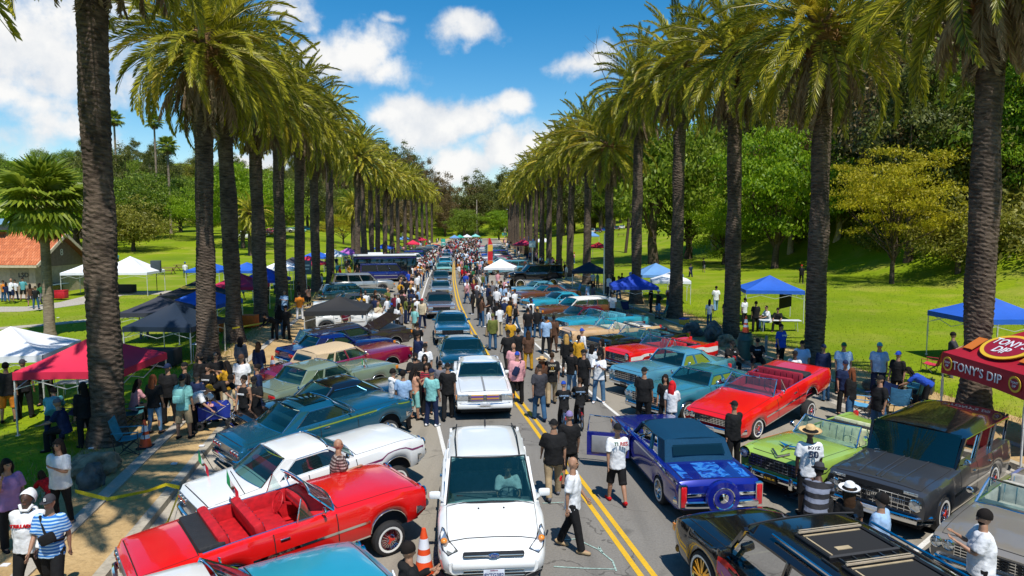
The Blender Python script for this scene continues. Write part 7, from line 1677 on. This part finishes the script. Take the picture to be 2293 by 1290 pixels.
# ================================================================== the tiled roof building
def building():
    x0, y0 = G(0, 668, .15); t = thing('park_building', (-43.2, 57.6, .12), R(-3), 'low tan park building with orange tiled gable roof and graffiti', 'building')
    tan = M('block_wall_tan', (.40, .33, .23), .9, var=.12, scale=3, bump=.2); brn = M('gable_board_brown', (.17, .125, .095), .85, var=.15, scale=4); cream = M('fascia_cream', (.55, .47, .32), .7)
    # gable end faces the camera on the right half, eaves side on the left
    b = MB(); b.box((-3.5, 3.0, 1.45), (13, 6, 2.9)); b.build('wall', tan, t)
    b = MB(); b.prism([(3.005, 0.0, 2.35), (3.005, 6.0, 2.35), (3.005, 6.0, 2.9), (3.005, 3.0, 5.0), (3.005, 0., 2.9)], (.04, 0, 0)); b.build('gable_end', brn, t, 0)
    b = MB(); b.box((-3.5, -.02, 2.62), (13, .06, .55)); b.build('frieze_board', brn, t)
    for sg, nm in ((1, 'front'), (-1, 'back')):
        b = MB(); yy = 3-3.6*sg; b.slab([[V(-10.6, yy, 2.55), V(3.7, yy, 2.55)], [V(-10.6, 3, 5.12), V(3.7, 3, 5.12)]] if sg > 0 else [[V(3.7, yy, 2.55), V(-10.6, yy, 2.55)], [V(3.7, 3, 5.12), V(-10.6, 3, 5.12)]], (0, 0, -.14)); r = b.build('roof', M('roof_underlay', (.20, .07, .03), .9), t, 0)
        if sg > 0:
            tm = [M(f'clay_tile_{i}', c, .8, var=.15, scale=5) for i, c in enumerate(((.58, .17, .06), (.50, .14, .05), (.64, .21, .085)))]; pr = MB(); pr.tube([(0, -.24, .0), (0, .24, .03)], [(.11, .055), (.095, .05)], 8, 0, True, (1, 0, 0)); tme = pr.mesh('roof_tile', tm[0], 60)
            sl = math.atan2(2.57, 3.6); k = 0
            for j in range(10):
                for i in range(26):
                    xx = 3.6-.235*i; f = (j+.45)/10; o = link('roof_tile', tme, t, (xx, yy+3.6*f, 2.55+2.57*f+.06), (sl, 0, 0)); o.material_slots[0].link = 'OBJECT'; o.material_slots[0].material = rnd.choice(tm)
            b = MB()
            for j in range(10):
                for i in range(26, 60): f = (j+.45)/10; b.tube([(3.6-.235*i, yy+3.6*(f-.05), 2.55+2.57*(f-.05)+.05), (3.6-.235*i, yy+3.6*(f+.05), 2.55+2.57*(f+.05)+.08)], [.11, .095], 6)
            tag(b.build('roof_tiles', tm[0], t, 60), kind='stuff')
    b = MB(); b.bar((3.72, -.65, 2.5), (3.72, 3, 5.08), .08, .24); b.bar((3.72, 6.65, 2.5), (3.72, 3, 5.08), .08, .24); b.box((-3.5, -.64, 2.47), (14.3, .08, .2)); b.build('fascia', cream, t)
    b = MB()
    for i in range(26): b.tube([(3.6-i*.5, 3, 5.2), (3.15-i*.5, 3, 5.22)], [.12, .10], 8)
    b.build('ridge_tiles', M('clay_tile_0', (.58, .17, .06)), t)
    b = MB(); b.box((-5.0, 3.2, 5.75), (7, 2.4, .5)); b.slab([[V(-8.6, 1.8, 6.0), V(-1.2, 1.8, 6.0)], [V(-8.6, 4.6, 6.5), V(-1.2, 4.6, 6.5)]], (0, 0, -.06)); b.build('skylight', M('skylight_blue', (.20, .34, .42), .4), t)
    for xx, w_ in ((1.6, 1.6), (-1.3, 1.4)): b = MB(); b.box((xx, -.012, 1.15), (w_, .03, 2.2)); b.build('recess_shade_panel', M('recess_shade_tone', (.30, .25, .17), .9), t)  # flat panels; a darker wall tone paints the shade of recesses
    b = MB(); b.rbox((3.35, 2.0, .75), (.7, 2.2, .10), .03); b.bar((3.2, 1.2, .0), (3.2, 1.2, .72), .1, .1); b.bar((3.2, 2.8, 0), (3.2, 2.8, .72), .1, .1); b.build('bench', M('bench_teal', (.07, .12, .13), .7), t)
    ink = M('graffiti_black', (.02, .02, .025), .8, var=0); lettering('I 5', .95, ink, t, (-1.1, -.06, 1.6), (R(90), 0, 0), 'graffiti'); lettering('T S', .9, ink, t, (-4.1, -.06, 1.6), (R(90), 0, 0), 'graffiti'); lettering('LSD', .55, ink, t, (2.0, -.06, 1.7), (R(90), 0, 0), 'graffiti'); lettering('8', .8, M('graffiti_white', (.6, .6, .55), .8), t, (3.06, 3.2, 3.5), (R(90), 0, R(90)), 'graffiti')
    b = MB(); b.rbox((-3.2, -.5, .02), (15, 3.2, .06), .01); tag(b.build('pavement', CONC, None), kind='structure').location = (-43.2, 57.0, .13)
building()
# ================================================================== smaller things
ORG = M('cone_orange', (.75, .075, .012), .5, var=.06); REFL = M('cone_white_band', (.72, .74, .80), .35, var=.03)
def cone(px, py, h, label, z=0., xy=None):
    x, y = xy or G(px, py, z); t = thing('traffic_cone', (x, y, z), rnd.uniform(0, 1), label, 'traffic cone', 'traffic cones'); s = h/.75
    b = MB(); b.rbox((0, 0, .02), (.38, .38, .04), .012); b.build('base', M('cone_base', (.03, .03, .03), .8), t)
    b = MB(); b.lathe([(.155, .04), (.115, .26)], 18); b.build('lower_cone', ORG, t); b = MB(); b.lathe([(.098, .36), (.086, .45)], 18); b.build('orange_band', ORG, t); b = MB(); b.lathe([(.062, .60), (.03, .75), (0, .755)], 18); b.build('tip', ORG, t)
    b = MB(); b.lathe([(.116, .258), (.1, .362)], 18); b.build('lower_band', REFL, t); b = MB(); b.lathe([(.0875, .448), (.063, .602)], 18); b.build('upper_band', REFL, t); t.scale = (s, s, s)
cone(326, 1002, .74, 'orange cone with two white bands beside the turquoise camp chair', .17); cone(950, 1290, .85, 'tall orange cone with white bands beside the white utility car'); cone(611, 842, .8, 'orange cone at the tail of the magenta sedan', .15)
x, y = G(1668, 805, .15)
b = MB(); b.lathe([(.30, 0), (.33, .03), (.33, .85), (.35, .87), (.35, .92), (.30, .98), (.28, 1.14), (.16, 1.18), (0, 1.18)], 24); o = tag(b.build('trash_bin', M('bin_green', (.02, .085, .075), .5)), 'dark green trash bin with a cone on top beside the slim palm', 'bin'); o.location = (x, y, .15)
cone(0, 0, .75, 'orange and white cone set on top of the green bin', 1.33, (x, y))
for px, py, lb in ((1715, 795, 'grey post beside the person seated by the bin'), (1752, 800, 'second grey post on the sandy verge')):
    xx, yy = G(px, py, .15); b = MB(); b.lathe([(.06, 0), (.06, .85), (.05, .9), (0, .91)], 12); tag(b.build('post', M('post_grey', (.30, .30, .28), .8)), lb, 'post').location = (xx, yy, .13)
ROCK = M('boulder_grey', (.13, .125, .12), .9, var=.5, scale=3, bump=.6); ROCKT = M('boulder_tan', (.30, .22, .14), .95, var=.4, scale=4, bump=.8)
def boulder(px, py, s, label, mat, seed, lean=0, z=.15):
    from mathutils import noise
    x, y = G(px, py, z); bm = bmesh.new(); bmesh.ops.create_icosphere(bm, subdivisions=4, radius=1)
    for v in bm.verts:
        c = v.co.normalized(); q = .8+.35*noise.noise(c*1.1+V(seed, 0, 0))+.10*noise.noise(c*4+V(seed, 5, 0)); q = min(q, .92+.1*noise.cell(V(c.x*2+seed, c.y*2, c.z*2))); v.co = V(c.x*s[0], c.y*s[1], c.z*s[2])*q
    me = bpy.data.meshes.new('boulder'); bm.to_mesh(me); bm.free(); me.materials.append(mat); me.polygons.foreach_set('use_smooth', [True]*len(me.polygons)); me.set_sharp_from_angle(angle=R(25))
    tag(link('boulder', me, None, (x, y, z+s[2]*.45), (0, R(lean), seed)), label, 'boulder', 'boulders on the verges')
boulder(205, 1092, (.33, .30, .46), 'dark grey boulder behind the person in white top', ROCK, 1.3); boulder(215, 1060, (.7, .6, .4), 'low brown earth mound at the first palm base', ROCKT, 4.1)
boulder(1552, 752, (.75, .6, .62), 'rounded grey and tan boulder on the hill side verge', ROCK, 2.2); boulder(1597, 762, (1.05, .6, .75), 'leaning wedge shaped boulder beside the slim palm', ROCK, 7.7, 25); boulder(1625, 775, (.6, .5, .45), 'sandy boulder at the foot of the slim palm', ROCKT, 5.1); boulder(1955, 878, (.45, .4, .35), 'brown boulder near the food stall leg', ROCKT, 8.3)
def camp_chair(px, py, face, col, label, z=.15, xy=None):
    x, y = xy or G(px, py, z); t = thing('camp_chair', (x, y, z), R(face), label, 'camping chair', 'folding camping chairs'); m = M('canvas_'+col, dict(turquoise=(.04, .24, .32), skyblue=(.08, .30, .52), navy=(.01, .03, .12), red=(.5, .02, .06), teal=(.03, .16, .19))[col], .8, var=.2, scale=5, bump=.4)
    b = MB(); b.slab([[V(-.24, -.22, .40), V(0, -.22, .34), V(.24, -.22, .40)], [V(-.25, .05, .41), V(0, .05, .34), V(.25, .05, .41)], [V(-.26, .26, .46), V(0, .26, .42), V(.26, .26, .46)]], (0, 0, -.012)); b.build('seat', m, t, 70)
    b = MB(); b.slab([[V(-.26, -.22, .42), V(0, -.26, .36), V(.26, -.22, .42)], [V(-.28, -.32, .68), V(0, -.37, .66), V(.28, -.32, .68)], [V(-.29, -.40, .95), V(0, -.43, .90), V(.29, -.40, .95)]], (0, -.012, 0)); b.build('backrest', m, t, 70)
    for sx in (-1, 1):
        for p, q in (((sx*.30, .30, 0), (sx*.24, -.24, .42)), ((sx*.30, -.26, 0), (sx*.26, .26, .46)), ((sx*.30, -.24, 0), (sx*.29, -.41, .96)), ((sx*.30, .28, 0), (sx*.30, .26, .62))): b = MB(); b.tube([p, q], .011, 6); b.build('leg', BLACKP, t)
        b = MB(); b.bar((sx*.30, -.34, .62), (sx*.30, .28, .62), .05, .015); b.build('armrest', m, t)
    b = MB(); b.bar((-.3, .3, .02), (.3, -.26, .02), .012, .012); b.bar((.3, .3, .02), (-.3, -.26, .02), .012, .012); b.build('cross_brace', BLACKP, t)
camp_chair(292, 1015, -75, 'turquoise', 'empty turquoise camp chair beside the orange cone', .17); camp_chair(300, 955, -60, 'teal', 'printed teal folding chair behind the first palm')
for px, py, f, c, lb in ((1925, 935, 60, 'skyblue', 'sky blue folding chair behind the lime convertible'), (2010, 930, -20, 'skyblue', 'sky blue folding chair behind the gunmetal wagon roof'), (2045, 905, 30, 'turquoise', 'turquoise folding chair beside the person in blue jersey'), (1968, 925, 100, 'navy', 'navy folding chair behind the broad person in black'), (2085, 838, 40, 'red', 'red folding chair alone on the lawn'), (1480, 715, 60, 'turquoise', 'turquoise folding chair beneath the royal blue canopy'), (1405, 705, -40, 'navy', 'navy folding chair beneath the royal blue canopy'), (1345, 690, 80, 'navy', 'navy folding chair in front of the navy canopy'), (1290, 660, 100, 'skyblue', 'sky blue folding chair near the lifted black truck'), (175, 955, 100, 'navy', 'navy folding chair in the shade of the pink canopy')): camp_chair(px, py, f, c, lb)
def table(px, py, face, label, top, w=1.5, d=.7, cloth_=None, z=.15, h=.74):
    x, y = G(px, py, z); t = thing('folding_table', (x, y, hgt(x, y) if z > .1 else 0), R(face), label, 'table', 'folding tables'); b = MB(); b.rbox((0, 0, h), (w, d, .045), .015); b.build('top', top, t)
    for sx in (-1, 1):
        for sy in (-1, 1): b = MB(); b.tube([(sx*w*.42, sy*d*.4, 0), (sx*w*.40, sy*d*.38, h-.02)], .014, 6); b.build('leg', STEEL, t)
    if cloth_: b = MB(); b.rbox((0, 0, h*.55+.03), (w+.06, d+.06, h*.92), .03); b.build('tablecloth', cloth_, t, 50)
TW = M('table_white', (.66, .68, .72), .5); tb = M('table_orange_cloth', (.68, .13, .01), .8, bump=.2); TBK = M('table_black_cloth', (.02, .02, .022), .8)
table(168, 905, 10, 'small grey table under the pink canopy', M('table_grey', (.3, .3, .32), .5), 1.0, .5); table(458, 806, 5, 'white folding table beside the second palm', TW, .9, .6); table(545, 735, -4, 'table under an orange cloth by the third palm trunk', tb, 1.5, .7, tb); table(475, 745, 0, 'table under an orange cloth below the black and gold canopy', tb, 1.3, .7, tb); table(1745, 745, -5, 'long white bench table under the mid blue canopy', TW, 2.2, .5, h=.62); table(90, 890, 5, 'white table under the left white canopy', TW, 1.6, .7, z=.16); table(355, 822, 0, 'table with dark cloth below the navy canopy', TBK, 1.6, .7, TBK); table(270, 655, 0, 'table with black cloth under the tall white canopy', TBK, 2.4, .7, TBK)
# stroller wagon
def wagon():
    x, y = G(478, 955, .15); t = thing('stroller_wagon', (x, y, .16), R(-60), 'blue folding stroller wagon with a small child aboard', 'stroller'); bl = M('wagon_blue', (.01, .035, .33), .7, bump=.3)
    b = MB(); b.slab([[V(-.28, -.42, .28), V(.28, -.42, .28)], [V(-.28, .42, .28), V(.28, .42, .28)]], (0, 0, -.02)); b.build('floor', bl, t)
    for p in ([(-.28, -.42), (-.28, .42)], [(.28, -.42), (.28, .42)], [(-.28, -.42), (.28, -.42)], [(-.28, .42), (.28, .42)]): b = MB(); (a, c), (e, f) = p; b.slab([[V(a, c, .28), V(e, f, .28)], [V(a*1.12, c*1.05, .66), V(e*1.12, f*1.05, .66)]], (.01, .01, 0)); b.build('side_panel', bl, t)
    b = MB()
    for sx in (-.31, .31):
        b.tube([(sx, -.46, .16), (sx, .40, .68)], .013, 6); b.tube([(sx, .46, .16), (sx, -.40, .68)], .013, 6)
    b.tube([(-.25, -.5, .5), (-.25, -.75, .98), (.25, -.75, .98), (.25, -.5, .5)], .014, 6); b.build('frame', STEEL, t)
    for sx in (-.33, .33):
        for sy in (-.40, .40): b = MB(); b.lathe([(.05, -.03), (.12, -.03), (.13, 0), (.12, .03), (.05, .03)], 16, mt=Matrix.Translation((sx, sy, .13)) @ Matrix.Rotation(R(90), 4, 'Y')); b.build('wheel', RUBBER, t)
    o = person(0, 0, 150, 'sit', 's', 'pink', 'navy', 'short', 'toddler in pink sitting inside the blue stroller wagon', .86, xy=(x, y), z=.32, shoes='white'); o.location.z = .30
wagon()
# flags on cars, caution tape
FG, FW, FRR = M('flag_green', (.005, .22, .07), .8), M('flag_white', (.72, .72, .70), .8), M('flag_red', (.58, .01, .03), .8)
def carflag(px, py, z, label, s=.5, az=200):
    x, y = G(px, py, z); t = thing('car_flag', (x, y, z), R(az), label, 'flag', 'small tricolour flags on cars'); b = MB(); b.tube([(0, 0, 0), (.22*s*2, 0, .42*s*2)], .008, 5); b.build('staff', BLACKP, t)
    for k, m in enumerate((FG, FW, FRR)):
        g = []
        for i in range(5):
            u = (k+i/4)/3; g.append([V((.44-.22*u-.02*v)*s*1.5-.11*s, (.10*math.sin(u*4+v*2)+.10*v)*s, (.86-.85*u+.05-.42*v)*s) for v in (0, .5, 1)])
        b = MB(); b.slab(g, (0, .004, 0)); b.build('stripe', m, t, 70)
    b = MB(); b.ell((.36*s, .10*s, .27*s), (.06*s, .02, .06*s), 8, 6); b.build('emblem', CM('brown'), t)
carflag(548, 1106, .98, 'green white red flag on the white hardtop boot lid', .55, 190); carflag(478, 1052, .95, 'green white red flag on the teal coupe tail', .5, 190); carflag(826, 826, 1.0, 'green white red flag on the sage coupe window', .45, 190)
def tape():
    m = M('caution_tape', (.75, .62, .02), .4, var=.15, scale=30); pts = [G(168, 1100, .55), G(240, 1118, .20), G(330, 1100, .30), G(372, 1085, .45), G(402, 1092, .30), G(398, 1112, .2), G(375, 1170, .35), G(345, 1205, .30)]; zs = [.55, .2, .3, .45, .3, .2, .35, .3]
    P = [V(x, y, z) for (x, y), z in zip(pts, zs)]; g = []
    for i in range(len(P)-1):
        for k in range(6): q = P[i].lerp(P[i+1], k/6); tw = .9*math.sin(i*2+k*.5); g.append([q+V(0, .02*tw, .035), q-V(0, .02*tw, .035)])
    b = MB(); b.slab(g, (0, .003, 0)); o = b.build('caution_tape', m, None, 70); tag(o, 'yellow caution tape strung from a boulder to the kerb', 'tape')
    P = [V(cx(y)+o_, y, z) for y, o_, z in ((33, -12.2, 1.0), (37, -11.2, .75), (41, -10.6, 1.1), (46, -10.4, .8), (50.5, -10.6, 1.2))]; g = []
    for i in range(len(P)-1):
        for k in range(6): q = P[i].lerp(P[i+1], k/6); g.append([q+V(0, 0, .04), q-V(0, 0, .04)])
    b = MB(); b.slab(g, (0, .003, 0)); tag(b.build('caution_tape', m, None, 70), 'yellow caution tape stretched along the verge between palms', 'tape')
tape()
# signs, lamps, poles
def pole(px, Y, h, label, cat, head=None, name='utility_pole', r=.07, mat=None, z=None):
    x = at(px, Y); t = thing(name, (x, Y, hgt(x, Y) if z is None else z), 0, label, cat); b = MB(); b.tube([(0, 0, 0), (0, 0, h)], [r, r*.7], 8); b.build('pole', mat or STEEL, t)
    if head: head(t, h)
def lamp(t, h): b = MB(); b.tube([(0, 0, h-.1), (-.6, 0, h+.3), (-2.0, 0, h+.35)], .05, 6); b.build('arm', STEEL, t); b = MB(); b.rbox((-2.3, 0, h+.33), (.8, .3, .14), .05); b.build('lamp_head', STEEL, t)
def board(w, h_, c):
    def f(t, h): b = MB(); b.rbox((0, -.05, h-h_/2), (w, .03, h_), .01); b.build('sign_board', M('sign_'+c, dict(pale=(.32, .50, .55), brown=(.09, .14, .17), green=(.02, .35, .28))[c], .5), t); b = MB(); b.box((0, -.068, h-h_*.35), (w*.7, .005, h_*.1)); b.box((0, -.068, h-h_*.6), (w*.6, .005, h_*.1)); b.build('sign_lines', M('sign_white', (.6, .62, .62), .6), t)
    return f
pole(1148, 290, 12, 'grey street lamp beside the round lime tree', 'street lamp', lamp, 'street_lamp', .16); pole(1068, 300, 17, 'pale wooden utility pole at the end of the road', 'pole', None, 'utility_pole', .28, EBARK)
pole(684, 58, 2.9, 'park notice sign on posts beside the dark trunks', 'sign', board(1.0, 1.2, 'brown'), 'park_sign'); pole(1192, 84, 4.0, 'pale blue road sign in front of the far trunks', 'sign', board(.8, .8, 'pale'), 'road_sign', z=.12); pole(993, 150, 3.0, 'tall green banner sign at the far palms', 'sign', board(.9, 2.4, 'green'), 'banner_sign', z=.1); pole(1353, 57, 5.2, 'plain grey post in front of the navy canopy', 'post', None, 'post', .07); pole(1130, 225, 3.6, 'small green road sign at the far end', 'sign', board(1.6, .9, 'green'), 'road_sign', z=0)
def feather(px, Y):
    x = at(px, Y); t = thing('feather_flag', (x, Y, 0), R(10), 'tall red and yellow feather flag standing in the crowd', 'flag'); b = MB(); b.tube([(0, 0, 0), (0, 0, 3.6), (.15, 0, 4.5)], .02, 6); b.build('pole', STEEL, t)
    for k, (c, z0, z1) in enumerate(((TENTC['red'], 3.7, 4.5), (TENTC['yellow'], 2.9, 3.7), (TENTC['red'], 1.8, 2.9), (TENTC['orange'], 1.1, 1.8))): b = MB(); b.slab([[V(.02, 0, z0), V(.62, .05, z0+.05)], [V(.02, 0, z1), V(.62-.3*(k == 0), .05, z1+.0)]], (0, .01, 0)); b.build('cloth_panel', M(f'feather_{k}', c, .8), t)
feather(1092, 82)
def speaker(px, Y):
    x = at(px, Y); t = thing('loudspeaker', (x, Y, hgt(x, Y)), R(20), 'black loudspeaker on a pole beside the tall white canopy', 'speaker'); b = MB(); b.tube([(0, 0, 0), (0, 0, 2.0)], .03, 6); b.build('pole', BLACKP, t); b = MB(); b.rbox((0, 0, 2.35), (.8, .6, 1.0), .04); b.build('cabinet', M('speaker_black', (.03, .045, .055), .7), t)
speaker(348, 60)
def cooler(px, py, c, label, s=(.6, .38, .38), z=.15, lid='white'):
    x, y = G(px, py, z); t = thing('cool_box', (x, y, z), rnd.uniform(0, 1.5), label, 'cooler', 'cool boxes'); b = MB(); b.rbox((0, 0, s[2]/2), s, .03); b.build('box', M('cooler_'+c, TENTC[c], .5), t); b = MB(); b.rbox((0, 0, s[2]+.03), (s[0]*1.02, s[1]*1.02, .07), .02); b.build('lid', M('cooler_lid_'+lid, CL[lid], .5), t)
cooler(138, 668, 'red', 'red cool box beside the tiled roof building', (.8, .6, .6), lid='red'); cooler(122, 668, 'black', 'black cool box beside the red one', (.8, .6, .6), lid='black'); cooler(2050, 900, 'navy', 'navy cool box at the lawn edge', (.9, .5, .5), lid='teal'); cooler(700, 768, 'yellow', 'yellow drinks crate below the black canopy', (.75, .5, .7), lid='mustard'); cooler(205, 955, 'charcoal', 'dark cool box in the pink canopy shade', lid='grey'); cooler(1532, 728, 'yellow', 'yellow bucket box with blue lid by the ringed palm', (.5, .4, .35), lid='blue'); cooler(2075, 880, 'charcoal', 'dark bag like box near the stall leg', (.7, .4, .4), lid='black')
def picnic(px, Y, label):
    x = at(px, Y); z = hgt(x, Y); t = thing('picnic_table', (x, Y, z), rnd.uniform(-.3, .3), label, 'picnic table', 'picnic tables'); wd = M('picnic_wood', (.20, .10, .05), .8)
    for i in range(3): b = MB(); b.box((0, -.25+.25*i, .75), (1.9, .22, .05)); b.build('plank', wd, t)
    for sy in (-.75, .75): b = MB(); b.box((0, sy, .45), (1.9, .26, .05)); b.build('bench', wd, t)
    for sx in (-.7, .7): b = MB(); b.bar((sx, -.7, 0), (sx, .1, .74), .06, .06); b.bar((sx, .7, 0), (sx, -.1, .74), .06, .06); b.build('leg', wd, t)
for px, Y, lb in ((372, 82, 'brown picnic table with people near the tall white canopy'), (405, 88, 'brown picnic table on the sunny meadow'), (745, 150, 'orange brown picnic table far out on the meadow'), (700, 160, 'picnic table far out beneath the shady oak'), (1390, 170, 'picnic table on the grassy rise')): picnic(px, Y, lb)
for i, (px, py) in enumerate([(205, 1005), (12, 1268), (390, 1040), (130, 712), (88, 770), (452, 1000), (300, 905)]):
    x, y = G(px, py, .16); b = MB(); b.rbox((0, 0, .02), (.14, .10, .04), .015); tag(b.build('paper_cup', M('litter_white', (.7, .7, .72), .8)), ['crumpled white litter at the first palm foot', 'white litter on the sand at the bottom edge', 'white scrap on the sand by the kerb', 'white scrap on the lawn by the footpath', 'white scrap on the lawn near the white canopy', 'white cup by the kerb near the stroller', 'white cup by the pink canopy leg'][i], 'litter', 'scraps of litter').location = (x, y, .16)
bpy.data.scenes.remove(TMP)
